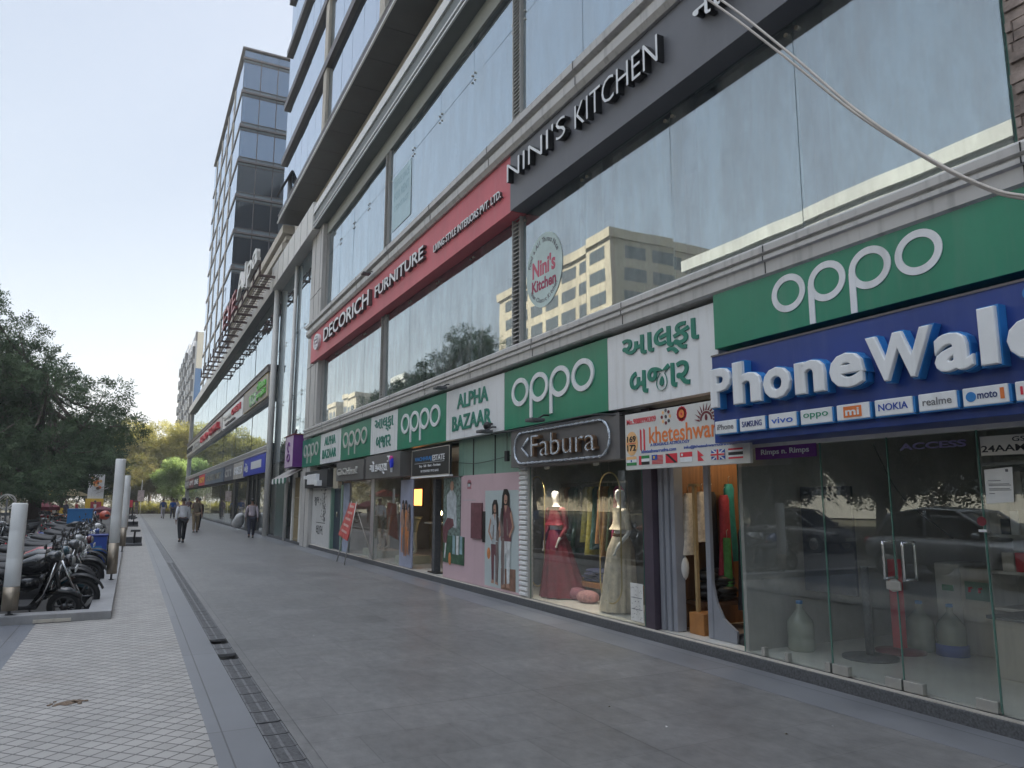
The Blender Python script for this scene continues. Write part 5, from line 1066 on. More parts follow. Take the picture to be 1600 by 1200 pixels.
# estate doorway
t = world_thing('printed_hoarding', 'lilac poster with a group of women in orange dresses beside the estate doorway', 'poster')
MB().box(5.72, 5.75, 16.32, 17.2, .13, 2.12).build('panel', mat('lilac', (.30, .32, .42), .4, 0, .25, 1.4), t)
mb = MB(); figure(mb, 5.716, 16.98, .45, 1.18, (0, 1, 0, 5), .9); figure(mb, 5.710, 16.75, .38, 1.25, (0, 1, 5, 5), .9, -1); figure(mb, 5.704, 16.52, .42, 1.12, (0, 1, 6, 5), .8); mb.build('figure_print', FMAT, t)
t = world_thing('door_frame', 'grey steel door post on a foot plate in the estate doorway', 'post'); MB().box(5.85, 6.0, 15.25, 15.40, .12, 2.1).build('post', M['granite'], t, .01); MB().box(5.80, 6.05, 15.0, 15.5, .117, .14).build('base', M['black'], t)
gd = 'dark clothes inside the estate doorway'
for lab, y, x, c in (('long navy kurta hanging left in the estate doorway', 16.0, 6.6, (.02, .025, .05)), ('black coat hanging right of the door post', 15.0, 6.5, (.015, .015, .02)), ('maroon kurta hanging deep in the estate doorway', 14.75, 7.1, (.10, .03, .03)), ('dark olive coat hanging beside the red shelf', 14.6, 6.7, (.04, .04, .02))): garment(lab, x, y, .5, 1.5, .4, c, .2, gd)
t = world_thing('shelf', 'lit shelf of red and orange boxes in the estate doorway', 'shelf'); MB().box(7.3, 7.7, 14.5, 15.1, .116, .15).box(7.68, 7.72, 14.4, 15.2, .116, 2.3).build('frame', M['woodd'], t)
mb = MB()
for z in np.arange(.9, 2.1, .3): mb.box(7.4, 7.68, 14.5, 14.78, z, z+.26, 0).box(7.4, 7.68, 14.82, 15.1, z, z+.22, 1)
mb.build('stock_box', [M['redf'], M['orange']], t)
t = world_thing('tube_lamp', 'lit tube lamp high in the estate doorway', 'lamp'); MB().tube([(7.9, 15.9, 1.9), (7.9, 15.9, 2.5)], .03, 8).build('tube', emit('tubelit', (1, .93, .8), 9), t)
# mannequin windows
t = pane('glass window of the clothing shop behind the red easel board', 21.9, 19.72, z1=2.2); t = pane('glass window of the clothing shop beside the lilac poster', 19.45, 17.22, z1=2.2)
B('brick_pier', MB().box(5.73, 5.85, 19.45, 19.72, .12, 2.2), M['louvre'])
def leg_form(label, x, y):
    t = thing('leg_mannequin', label, 'mannequin', (x, y, .3), R(100), 'leg mannequins in the clothing window')
    skin_mesh('body', [(0, 0, .95), (-.1, 0, .85), (-.1, .03, .48), (-.1, -.03, .1), (-.1, .1, .04), (.1, 0, .85), (.1, .06, .48), (.1, .03, .1), (.1, .16, .04)], [(0, 1), (1, 2), (2, 3), (3, 4), (0, 5), (5, 6), (6, 7), (7, 8)], [.14, .095, .065, .045, .04, .095, .065, .045, .04], mat('legm', (.55, .50, .40), .4), t, 2)
    skin_mesh('trousers', [(0, 0, .95), (-.1, 0, .85), (-.1, .03, .5), (.1, 0, .85), (.1, .06, .5)], [(0, 1), (1, 2), (0, 3), (3, 4)], [.15, .105, .075, .105, .075], mat('trk', (.03, .06, .09) if 'near' in label else (.30, .28, .2), .8), t, 2)
    MB().box(-.35, .35, -.3, .3, -.18, 0).build('base', mat('plinthw', (.5, .48, .36), .6), t)
leg_form('half mannequin in pale leggings at the far clothing window', 6.35, 21.0); leg_form('half mannequin in blue leggings nearer the grey pier', 6.3, 20.1); leg_form('half mannequin in leggings near the lilac poster', 6.3, 17.9)
t = world_thing('menu_screen', 'glowing orange picture panel inside the clothing shop window', 'screen'); MB().box(7.2, 7.24, 19.9, 20.9, 1.5, 1.95).build('screen', emit('screenlit', (.8, .25, .06), 1.6), t)
MB().box(7.24, 7.28, 19.88, 20.92, 1.48, 1.97).build('frame', M['black'], t)
t = world_thing('lamp', 'small lit shelf lamp in the clothing window beside the lilac poster', 'lamp'); MB().ell((6.9, 17.6, 1.33), (.05, .05, .06)).build('bulb', emit('bulblit', (1, .7, .3), 12), t); MB().lathe([(.06, 0), (.06, .02), (.012, .04), (.012, .2)], (6.9, 17.6, 1.1), 10).build('base', M['black'], t); MB().box(6.7, 7.1, 17.3, 18.2, 1.06, 1.1).box(6.72, 6.78, 17.32, 17.38, .116, 1.06).box(7.02, 7.08, 18.12, 18.18, .116, 1.06).build('shelf', M['cladlight'], t)
# grey blue posters, dark door, painted shutter
tag(MB().box(5.72, 5.74, 21.92, 22.6, .13, 2.15).build('poster', mat('paleposter', (.28, .32, .42), .4, 0, .35, 2)), 'pale blue poster on the pier beside the dark blue door', 'poster')
t = world_thing('shop_door', 'narrow dark blue door between the painted shutter and the pale poster', 'door'); MB().box(5.80, 5.84, 22.85, 24.05, .13, 2.05).build('panel', mat('dkblue', (.018, .032, .055), .4, 0, .2, 1), t); MB().box(5.70, 5.84, 24.05, 24.15, .12, 2.1).box(5.70, 5.84, 22.7, 22.85, .12, 2.1).build('frame', M['paleg'], t); MB().ell((5.78, 23.6, 1.2), (.03, .05, .09)).build('handle', M['steel'], t)
t = world_thing('painted_shutter', 'white roller shutter painted with black leaf sprays and lettering', 'shutter'); MB().box(5.72, 5.78, 24.3, 27.25, .12, 2.1).build('panel', mat('shutterwhite', (.55, .55, .54), .6, 0, .06, 2, dirt=.3, dirtcol=(.35, .34, .32)), t)
mb = MB(); g = np.random.default_rng(11)
for k in range(110):
    yy = 24.9+abs(g.normal(0, .35)); zz = g.uniform(.9, 2.05); a = g.uniform(.5, 2.6); l_ = g.uniform(.05, .13); p = (yy, zz); q = (yy+l_*math.cos(a), zz+l_*math.sin(a)); n_ = (-math.sin(a)*l_*.22, math.cos(a)*l_*.22); c_ = ((p[0]+q[0])/2, (p[1]+q[1])/2)
    if q[0] > 24.35: flat(mb, 5.72, [p, (c_[0]-n_[0], c_[1]-n_[1]), q, (c_[0]+n_[0], c_[1]+n_[1])], .003)
mb.build('leaf_painting', M['dark'], t)
for s_, a, b, z0, z1 in (('\u0ab6\u0ac1\u0aad', 26.6, 25.9, 1.45, 1.75), ('\u0ab2\u0abe\u0aad', 26.2, 25.2, .5, .8)): wall_text('lettering', s_, 5.719, a, b, z0, z1, M['dark'], t, .003, .01)
MB().box(5.715, 5.72, 24.9, 26.2, .88, .9).build('rule_line', M['dark'], t)
tag(MB().box(5.60, 5.72, 22.85, 23.5, 2.0, 2.62).build('poster', mat('agedposter', (.36, .32, .24), .8, 0, .3, 6)), 'aged brownish poster above the dark blue door', 'poster')
# lights and wires on the front
def flood(label, p, aim=.35):
    t = thing('floodlight', label, 'floodlight', p, 0, 'floodlights above the shop fronts')
    MB().bbox(-.28, -.06, -.12, .12, -.05, .0, .01).build('lamp_head', M['granite'], t); MB().tube([(.12, 0, .06), (-.02, 0, .06), (-.12, 0, 0)], .014, 6).build('arm', M['black'], t); return t
flood('floodlight on an arm above the grey neon sign', (5.48, 9.75, 2.86)); flood('black floodlight under the white english board', (5.5, 11.6, 2.84)); flood('floodlight on the ledge above the english board', (5.45, 13.6, 3.86)); flood('small floodlight above the red fascia sign', (5.36, 19.0, 7.68))
t = world_thing('security_camera', 'black dome security camera hanging at the corner of the english board', 'camera'); MB().ell((5.45, 11.75, 2.93), (.07, .07, .075)).build('dome', M['black'], t); MB().tube([(5.45, 11.75, 2.97), (5.56, 11.75, 2.97)], .02, 6).build('bracket', M['black'], t)
t = world_thing('hanging_switch', 'dark pull switch hanging on a wire over the pink hoarding', 'switch'); MB().bbox(5.60, 5.66, 11.28, 11.38, 2.30, 2.48, .01).build('box', M['dark'], t); MB().tube([(5.63, 11.33, 2.48), (5.63, 11.33, 2.82)], .006, 5).build('wire', M['black'], t)
def cable(label, pts, r, m, n=24, cat='cable'):
    P_ = [Vector(p) for p in pts]; out = []
    ext_ = [P_[0]*2-P_[1]]+P_+[P_[-1]*2-P_[-2]]
    for i in range(1, len(ext_)-2):
        for k in range(n):
            u = k/n; a, b, c, d = ext_[i-1:i+3]; out.append(.5*((2*b)+(c-a)*u+(2*a-5*b+4*c-d)*u*u+(3*b-a-3*c+d)*u**3))
    out.append(P_[-1]); return tag(MB().tube(out, r, 6).build('cable', m), label, cat)
cable('thin black wire sagging across the pale green wall', [(5.7, 13.7, 2.38), (5.7, 12.6, 2.33), (5.7, 11.1, 2.42)], .006, M['black']); cable('black cable running along the bottom of the board strip', [(5.6, 11.9, 2.80), (5.52, 10.4, 2.78), (5.5, 8.6, 2.80), (5.6, 7.9, 2.74)], .012, M['black'])
cable('thin wire looping inside the glass doors', [(5.9, 4.5, 2.15), (5.95, 4.3, 1.7), (6.0, 3.9, 1.35)], .005, M['black'])
cx = 2.3
cpts = [PX(cx, *p) for p in ((985, -75), (1110, 2), (1215, 80), (1330, 172), (1440, 243), (1530, 290), (1600, 310), (1750, 318))]
cp2 = [PX(cx-.03, *p) for p in ((985, -90), (1121, -4), (1227, 78), (1338, 172), (1444, 243), (1532, 288), (1600, 306), (1750, 312))]
wm = mat('cablewhite', (.52, .47, .42), .5, 0, .15, 8)
for pp in (cpts, cp2): pp[:0] = [Vector((5.36, 3.2, 12.1)), Vector((3.6, 3.2, 9.2)), PX(cx, 880, -560), PX(cx, 850, -300), PX(cx, 890, -165)]; pp += [Vector((2.3, .3, 2.5)), Vector((2.5, -3, 3.2)), Vector((5.25, -6, 3.6))]
for nm, pp in (('lower strand of the pale twin cable sagging across the upper right', cpts), ('upper strand of the pale twin cable sagging across the upper right', cp2)): cable(nm, pp, .0055, wm, 16)
# easel sign
t = world_thing('easel_sign', 'red notice board leaning on a thin metal easel in front of the shops', 'easel')
MB().add([(5.06, 20.42, .72), (5.06, 19.5, .60), (5.22, 19.25, 1.55), (5.22, 19.95, 1.58), (5.09, 20.42, .72), (5.09, 19.5, .60), (5.25, 19.25, 1.55), (5.25, 19.95, 1.58)], [(0, 1, 2, 3), (7, 6, 5, 4), (0, 4, 5, 1), (1, 5, 6, 2), (2, 6, 7, 3), (3, 7, 4, 0)]).build('panel', mat('easelred', (.50, .09, .08), .45, 0, .35, 7), t)
mb = MB()
for k in range(5):
    u = .15+k*.18
    a = Vector((5.06, 20.42, .72)).lerp(Vector((5.22, 19.95, 1.58)), u); b = Vector((5.06, 19.5, .60)).lerp(Vector((5.22, 19.25, 1.55)), u); a2 = a.lerp(b, .2); b2 = a.lerp(b, .8); up_ = Vector((.008, 0, .06)); o_ = Vector((-.004, 0, 0))
    mb.quad(a2+o_, b2+o_, b2+up_+o_, a2+up_+o_)
mb.build('print', mat('easelprint', (.62, .40, .36), .5), t)
MB().tube([(5.08, 20.55, 0), (5.22, 19.75, 1.62)], .013, 6).tube([(4.98, 19.36, 0), (5.22, 19.25, 1.6)], .013, 6).tube([(5.62, 19.0, .13), (5.26, 19.5, 1.5)], .012, 6).build('leg', M['alu'], t)
t = world_thing('pigeon', 'dark pigeon perched on top of the purple box sign', 'bird')
skin_mesh('body', [(5.45, 29.2, 4.2), (5.45, 29.1, 4.24), (5.45, 29.03, 4.3), (5.45, 28.99, 4.31), (5.45, 29.38, 4.15), (5.45, 29.5, 4.12), (5.44, 29.2, 4.12), (5.44, 29.2, 4.09)], [(0, 1), (1, 2), (2, 3), (0, 4), (4, 5), (0, 6), (6, 7)], [.065, .055, .03, .012, .045, .02, .01, .008], mat('pigeon', (.05, .05, .055), .6), t, 1)
t = world_thing('sack', 'white stuffed sack lying against the far shop glass', 'sack')
skin_mesh('sack_body', [(5.1, 43.2, .3), (5.2, 42.7, .45), (5.2, 42.2, .75), (5.25, 41.9, .9)], [(0, 1), (1, 2), (2, 3)], [.28, .33, .25, .08], mat('sackw', (.62, .62, .62), .8, 0, .15, 6, .3, 10), t, 2)
# ================================================================== BOLLARD LAMPS, BENCHES
def bollard(label, px0, px1, ytop, ysteel, ybase, Yd, z=.115):
    c0 = PY(Yd, px0, (ytop+ysteel)/2); c1 = PY(Yd, px1, (ytop+ysteel)/2); r = (c1-c0).length/2
    pb = PY(Yd, (px0+px1)/2, ybase); zt = PY(Yd, (px0+px1)/2, ytop).z; zs = PY(Yd, (px0+px1)/2, ysteel).z
    x = (c0.x+c1.x)/2
    t = thing('bollard_lamp', label, 'bollard lamp', (x, Yd, z), 0, 'white column lamps along the parapet')
    top = zt-z; st = zs-z; bt = pb.z-z
    MB().tube([(0, 0, 0), (0, 0, max(bt, .06)+.05)], r*.22, 10).lathe([(r*.5, 0), (r*.5, .012)], (0, 0, 0), 12).build('stem', M['granite'], t)
    MB().lathe([(r*1.02, bt), (r*1.02, st)], (0, 0, 0), 28).build('sleeve', mat('sleeve_steel', (.30, .255, .20), .42, .85, .12, 6, .03, 60, (12, 12, .4)), t)
    MB().lathe([(r*.97, st), (r*.97, st+.01), (r, st+.012), (r, st+(top-st)*.33), (r*.992, st+(top-st)*.333), (r, st+(top-st)*.337), (r, st+(top-st)*.66), (r*.992, st+(top-st)*.663), (r, st+(top-st)*.667), (r, top-.012), (r*.9, top)], (0, 0, 0), 28).build('diffuser', mat('diffuser', (.78, .79, .78), .45, 0, .04, 3, dirt=.2, dirtcol=(.5, .49, .46)), t)
    return t
bollard('short wide white column lamp standing nearest on the front parapet', 12, 38, 786, 916, 953, 12.28)
bollard('tall white column lamp second along the parapet, before the blue bin', 175.5, 191.8, 717, 848, 896, 16.7)
bollard('white column lamp partly hidden behind the second one', 192, 201.5, 743, 824, 853, 25.4)
bollard('thin far white column lamp last along the parapet', 198, 202.6, 760, 812, 828, 36)
def t_bench(label, x0, x1, y, sc=1.0):
    t = thing('planter_seat', label, 'bench', ((x0+x1)/2, y, 0), 0, 'black T shaped seats on dark blocks across the path'); w_ = (x1-x0)/2
    MB().bbox(-w_, w_, .0, .42, 0, .09, .01).build('step', M['granite'], t); MB().bbox(-w_, w_*.96, .42, .85, .0, .30, .01).build('block', mat('blockdark', (.06, .062, .066), .5, 0, .3, 8), t)
    MB().bbox(-w_*.38, w_*.72, .05, .45, .50, .57, .01).build('seat', M['black'], t); MB().tube([(w_*.1, .25, .08), (w_*.1, .25, .5)], .035, 8).build('leg', M['black'], t)
t_bench('black T shaped seat on a dark block in the middle of the path', -.12, .46, 30.4); t_bench('distant black T shaped seat on a dark block farther along the path', -.12, .50, 52)
t_bench('most distant black T shaped seat near the red sign', -.10, .45, 72)
t = thing('red_sign', 'red box sign on a slim post by the far end of the path', 'sign', (.15, 70, 0)); MB().tube([(.0, 0, 0), (0, 0, 1.5)], .06, 8).build('post', M['black'], t); MB().bbox(-.75, -.02, -.1, .1, 1.0, 1.6, .02).build('panel', M['redf'], t); MB().box(-.05, .35, -.06, .06, 1.42, 1.54).build('arm', M['maroon'], t)
t = thing('notice_board', 'small pale notice board on a thin pole before the distant trees', 'sign', (1.0, 97.5, 0)); MB().tube([(0, 0, 0), (0, 0, 3.9)], .035, 6).build('post', M['louvre'], t); MB().box(-.38, .30, -.03, 0, 1.45, 2.7).build('panel', mat('noticep', (.50, .40, .38), .7, 0, .3, 4), t)
# ================================================================== MOTORBIKES
paint = {k: mat('paint_'+k, c, .25, 0, .06, 3, coat=.6) for k, c in dict(black=(.012, .012, .014), grey=(.07, .075, .08), silver=(.30, .31, .31), red=(.30, .015, .02), blue=(.015, .05, .22), white=(.6, .6, .6), orange=(.45, .12, .02), teal=(.02, .06, .08), maroon=(.1, .012, .02)).items()}
glow = mat('lampglass', (.28, .28, .27), .1, 0, .05, 4)
def wheel(par, x, r=.30):
    w_ = MB(); n = 28; m = 8; vs = []
    for i in range(n):
        a = 2*math.pi*i/n
        for k in range(m): b = 2*math.pi*k/m; rr = r-.045+.045*math.cos(b); vs.append((x+rr*math.cos(a), .05*math.sin(b), r+rr*math.sin(a)))
    w_.add(vs, [(i*m+k, i*m+(k+1) % m, ((i+1) % n)*m+(k+1) % m, ((i+1) % n)*m+k) for i in range(n) for k in range(m)], 0, True)
    o = w_.build('wheel', M['tyre'], par)
    q = MB()
    for k in range(6):
        a = k*math.pi/3; q.tube([(x, 0, r), (x+(r-.08)*math.cos(a), .0, r+(r-.08)*math.sin(a))], .014, 5)
    n = 24
    for i in range(n):
        a0 = 2*math.pi*i/n; a1 = 2*math.pi*(i+1)/n; R0, R1 = r-.075, r-.10
        q.add([(x+R0*math.cos(a0), -.03, r+R0*math.sin(a0)), (x+R0*math.cos(a1), -.03, r+R0*math.sin(a1)), (x+R0*math.cos(a1), .03, r+R0*math.sin(a1)), (x+R0*math.cos(a0), .03, r+R0*math.sin(a0)), (x+R1*math.cos(a0), -.03, r+R1*math.sin(a0)), (x+R1*math.cos(a1), -.03, r+R1*math.sin(a1)), (x+R1*math.cos(a1), .03, r+R1*math.sin(a1)), (x+R1*math.cos(a0), .03, r+R1*math.sin(a0))], [(0, 1, 2, 3), (7, 6, 5, 4), (0, 4, 5, 1), (2, 6, 7, 3)])
    q.lathe([(.05, -.04), (.05, .04)], (0, 0, 0), 12); q.v[-24:] = [(x+v[0], v[2], r+v[1]) for v in q.v[-24:]]
    q.build('rim', M['engine'], o); return o
def loft(mb, secs, n=12, mi=0):
    """secs: (x, half width, z low, z high) superellipse sections along X"""
    vs = []
    for (x, hw_, za, zb) in secs:
        for k in range(n):
            a = 2*math.pi*k/n; c, s = math.cos(a), math.sin(a); e = .65
            vs.append((x, hw_*math.copysign(abs(c)**e, c), (za+zb)/2+(zb-za)/2*math.copysign(abs(s)**e, s)))
    m = len(secs); fs = [(i*n+k, i*n+(k+1) % n, (i+1)*n+(k+1) % n, (i+1)*n+k) for i in range(m-1) for k in range(n)]+[tuple(range(n-1, -1, -1)), tuple((m-1)*n+k for k in range(n))]
    mb.add(vs, fs, mi, True)
def motorcycle(label, loc, rz, pc):
    t = thing('motorbike', label, 'motorbike', loc, rz, 'parked motorbikes and scooters'); P0 = paint[pc]
    wheel(t, .66); wheel(t, -.62)
    mb = MB(); mb.tube([(.36, 0, .88), (.30, 0, .78), (.1, 0, .42), (-.25, 0, .32), (-.62, .07, .30)], .022, 6).tube([(.30, 0, .82), (-.2, 0, .66), (-.85, 0, .78)], .02, 6).tube([(-.55, .1, .72), (-.62, .1, .32)], .03, 6).tube([(-.55, -.1, .72), (-.62, -.1, .32)], .03, 6).tube([(-.05, .12, .3), (-.02, .28, .02)], .014, 5); mb.build('frame', M['black'], t)
    mb = MB()
    for s in (-1, 1): mb.tube([(.40, s*.085, .92), (.66, s*.085, .30)], .024, 8)
    mb.build('fork', M['chrome'], t)
    mb = MB(); loft(mb, [(.38, .05, .78, .90), (.30, .12, .70, .96), (.08, .14, .66, .97), (-.12, .10, .66, .88), (-.2, .06, .68, .80)]); mb.build('fuel_tank', P0, t)
    mb = MB(); loft(mb, [(-.08, .08, .72, .82), (-.25, .13, .72, .83), (-.5, .12, .74, .85), (-.72, .11, .78, .90), (-.86, .07, .82, .90)]); mb.build('seat', M['seat'], t)
    mb = MB(); loft(mb, [(-.25, .10, .55, .72), (-.5, .12, .62, .76), (-.78, .09, .72, .82), (-1.0, .04, .80, .88)]); mb.build('tail_panel', P0, t)
    mb = MB(); loft(mb, [(.22, .10, .34, .52), (.1, .13, .28, .58), (-.15, .14, .26, .56), (-.28, .10, .30, .46)]); mb.box(-.02, .12, -.08, .08, .55, .66)
    for k in range(5): mb.box(-.04, .16, -.10, .10, .50+k*.03, .51+k*.03)
    mb.build('engine', M['engine'], t)
    MB().tube([(.16, -.1, .46), (.2, -.13, .30), (0, -.15, .24), (-.35, -.16, .28), (-.85, -.17, .38)], [.02, .02, .025, .045, .05], 8).build('exhaust', M['chrome'], t)
    MB().tube([(.30, .36, .96), (.36, .26, 1.0), (.40, .08, .95), (.40, -.08, .95), (.36, -.26, 1.0), (.30, -.36, .96)], .016, 6).tube([(.24, .38, .95), (.34, .30, .99)], .024, 6).tube([(.24, -.38, .95), (.34, -.30, .99)], .024, 6).build('handlebar', M['black'], t)
    for s in (-1, 1): m_ = MB().tube([(.36, s*.26, 1.0), (.38, s*.32, 1.16)], .007, 5); m_.ell((.37, s*.34, 1.19), (.02, .06, .042), 0, 10, 6); m_.build('mirror', M['black'], t)
    mb = MB(); mb.ell((.50, 0, .86), (.08, .10, .10)); mb.build('headlight', P0, t); m_ = MB(); m_.ell((.55, 0, .86), (.045, .075, .075)); m_.build('headlight_glass', glow, t)
    def arc(x, a0, a1, r, name, m):
        vs = []; n = 10
        for i in range(n+1):
            a = a0+(a1-a0)*i/n
            for y in (-.065, 0, .065): rr = r+(.02 if y == 0 else 0); vs.append((x+rr*math.cos(a), y, .30+rr*math.sin(a)))
        b = MB(); b.add(vs+[(v[0], v[1], v[2]-.008) for v in vs], [(i*3+k, i*3+k+1, i*3+k+4, i*3+k+3) for i in range(n) for k in range(2)]+[(33+i*3+k+3, 33+i*3+k+4, 33+i*3+k+1, 33+i*3+k) for i in range(n) for k in range(2)], 0, True); return b.build(name, m, t, fix=False)
    arc(.66, R(20), R(150), .345, 'fender', M['black']); arc(-.62, R(50), R(165), .36, 'fender', M['black'])
    m_ = MB(); m_.ell((-1.0, 0, .82), (.03, .06, .04)); m_.build('tail_light', M['redf'], t)
    MB().box(.60, .615, -.10, .10, .70, .77).build('number_plate', M['letter'], t); mb = MB(); loft(mb, [(.14, .15, .46, .66), (.0, .17, .40, .66), (-.2, .15, .44, .64)]); mb.build('side_panel', P0, t); MB().tube([(.30, .24, .30), (.34, .27, .62), (.24, .27, .66), (.20, .24, .32)], .015, 6).tube([(.30, -.24, .30), (.34, -.27, .62), (.24, -.27, .66), (.20, -.24, .32)], .015, 6).build('crash_bar', M['chrome'], t)
    return t
def scooter(label, loc, rz, pc):
    t = thing('scooter', label, 'scooter', loc, rz, 'parked motorbikes and scooters'); P0 = paint[pc]
    wheel(t, .58, .23); wheel(t, -.60, .23)
    mb = MB(); loft(mb, [(-.12, .10, .30, .52), (-.3, .17, .28, .70), (-.6, .18, .36, .72), (-.85, .13, .46, .74), (-.98, .05, .60, .72)]); mb.build('body', P0, t)
    mb = MB(); vs = []
    for (x, z, hw_) in ((.18, .30, .17), (.30, .45, .19), (.36, .65, .20), (.42, .82, .15), (.42, .92, .10)):
        for y in (-1, -.5, 0, .5, 1): vs.append((x+.07*(1-y*y), y*hw_, z))
    mb.add(vs+[(v[0]-.035, v[1], v[2]) for v in vs], [(i*5+k, i*5+k+1, i*5+k+6, i*5+k+5) for i in range(4) for k in range(4)]+[(25+i*5+k+5, 25+i*5+k+6, 25+i*5+k+1, 25+i*5+k) for i in range(4) for k in range(4)], 0, True); mb.build('leg_shield', P0, t)
    MB().tube([(.42+.07*.5, -.12, .90), (.40, -.19, .66), (.33, -.18, .45), (.2, -.17, .30)], .012, 5).tube([(.42+.035, .12, .90), (.40, .19, .66), (.33, .18, .45), (.2, .17, .30)], .012, 5).build('shield_trim', M['chrome'], t)
    MB().bbox(-.22, .26, -.17, .17, .24, .31, .02).build('floorboard', M['rubber'], t)
    mb = MB(); loft(mb, [(-.12, .09, .70, .77), (-.3, .15, .69, .80), (-.55, .14, .70, .80), (-.82, .11, .73, .82), (-.9, .06, .75, .80)]); mb.build('seat', M['seat'], t)
    MB().tube([(.40, 0, .92), (.50, 0, .5), (.58, 0, .23)], .03, 8).build('fork', M['black'], t)
    mb = MB(); loft(mb, [(.30, .08, .90, 1.0), (.38, .14, .88, 1.05), (.47, .12, .88, 1.04), (.52, .06, .91, 1.0)]); mb.build('headstock', P0, t); m_ = MB(); m_.ell((.515, 0, .96), (.025, .08, .055)); m_.build('headlight', glow, t)
    MB().tube([(.27, .36, .98), (.36, .12, 1.0), (.36, -.12, 1.0), (.27, -.36, .98)], .017, 6).build('handlebar', M['black'], t)
    for s in (-1, 1): m_ = MB().tube([(.34, s*.22, 1.0), (.36, s*.30, 1.15)], .007, 5); m_.ell((.35, s*.33, 1.18), (.02, .055, .04), 0, 10, 6); m_.build('mirror', M['black'], t)
    mb = MB(); loft(mb, [(.36, .06, .40, .46), (.5, .085, .42, .52), (.66, .08, .40, .49), (.80, .04, .33, .40)]); mb.build('fender', P0, t)
    MB().tube([(-.2, -.14, .24), (-.5, -.19, .25), (-.85, -.2, .32)], [.02, .045, .05], 8).build('exhaust', M['engine'], t)
    MB().tube([(-.75, .10, .80), (-.98, .10, .84), (-.98, -.10, .84), (-.75, -.10, .80)], .012, 5).build('grab_rail', M['chrome'], t)
    m_ = MB(); m_.ell((-.97, 0, .66), (.03, .08, .04)); m_.build('tail_light', M['redf'], t)
    return t
proto = {}
def place(kind, pc, label, x, y, rz, lean=8, z=-.13):
    if kind not in proto: proto[kind] = o = (motorcycle if kind == 'm' else scooter)(label, (x, y, z), 0, pc); o['pc'] = pc
    else:
        o = copy_tree(proto[kind]); o['label'] = label; src = paint[proto[kind]['pc']]
        if paint[pc] != src:
            for ch in o.children:
                if ch.data.materials[0] == src: ch.material_slots[0].link = 'OBJECT'; ch.material_slots[0].material = paint[pc]
    o.location = (x, y, z); o.rotation_euler = (R(lean), 0, rz); return o
row = [('s', 'black', 'black scooter with steel trimmed shield nearest the front parapet'), ('m', 'black', 'black motorbike just behind the nearest scooter'), ('s', 'teal', 'dark teal scooter third in the near row'), ('m', 'black', 'black motorbike fourth in the near row, before the red one'),
       ('m', 'red', 'red and black motorbike in the near row'), ('s', 'grey', 'dark grey scooter right behind the red motorbike'), ('m', 'grey', 'grey motorbike level with the second column lamp'), ('m', 'black', 'black motorbike just in front of the blue bin'), ('s', 'silver', 'silver scooter beside the blue bin'), ('m', 'black', 'black motorbike just beyond the blue bin'), ('m', 'maroon', 'maroon motorbike beyond the blue bin'), ('s', 'black', 'black scooter in the middle of the near row'),
       ('m', 'grey', 'grey motorbike halfway down the near row'), ('m', 'black', 'black motorbike right of the gap in the near row'), ('s', 'grey', 'grey scooter in the far half of the near row'), ('m', 'blue', 'blue motorbike in the far half of the near row'), ('m', 'black', 'black motorbike four before the far end of the near row'), ('s', 'white', 'white scooter near the far end of the near row'), ('m', 'grey', 'grey motorbike next to last in the near row'), ('m', 'black', 'last black motorbike of the near row')]
y = 13.15
for i, (k, pc, l) in enumerate(row):
    place(k, pc, l, -1.36+rng.uniform(-.10, .10), y, R(rng.uniform(-14, -4)), 9); y += .62+.03*i+rng.uniform(-.05, .06)
ynear = y
row2 = [('m', 'blue', 'blue and white motorbike at the left edge behind the short column lamp', -3.05, 14.1, 170), ('m', 'white', 'white trimmed motorbike behind the short column lamp', -3.15, 15.0, 175), ('m', 'orange', 'orange motorbike at the left edge of the parking', -4.35, 21.4, 185), ('m', 'black', 'black motorbike beside the orange one', -4.5, 22.6, 180), ('m', 'grey', 'grey motorbike facing the lane left of the gap', -3.9, 25.0, 5), ('m', 'black', 'black motorbike with its front wheel turned to the lane', -4.0, 26.2, 0),
        ('m', 'black', 'black motorbike behind the blue delivery box', -4.9, 29.5, 10), ('s', 'silver', 'silver scooter right of the blue delivery box', -4.4, 31.5, 20), ('s', 'grey', 'grey scooter beyond the silver one', -3.6, 36.5, 25), ('m', 'black', 'black motorbike left of the dark red canopy', -6.9, 33.0, 0), ('m', 'black', 'black motorbike under the big tree', -5.4, 36.0, 15), ('s', 'white', 'white scooter under the big tree', -5.9, 40.0, 20),
        ('m', 'red', 'red motorbike among the far crowd', -4.5, 48.0, 10), ('m', 'orange', 'orange motorbike among the far crowd', -3.6, 49.0, -10), ('m', 'black', 'black motorbike in the far lane', -3.0, 44.0, 200), ('s', 'grey', 'grey scooter in the far lane', -4.6, 43.0, 190), ('m', 'black', 'black motorbike beneath the food poster', -3.6, 58, 10), ('m', 'blue', 'blue motorbike beneath the food poster', -2.7, 61, 0)]
for k, pc, l, x, y, a in row2: place(k, pc, l, x, y, R(a), 8)
for i in range(7): place('ms'[i % 2], ['black', 'grey', 'silver', 'black', 'maroon', 'black', 'grey'][i], ['black motorbike first beyond the near row', 'grey scooter second beyond the near row', 'silver motorbike third beyond the near row', 'black scooter fourth beyond the near row', 'maroon motorbike fifth beyond the near row', 'black motorbike sixth beyond the near row', 'grey motorbike seventh beyond the near row'][i], -1.9+rng.uniform(-.3, .1), ynear+2+i*1.7, R(rng.uniform(-20, 0)), 8)
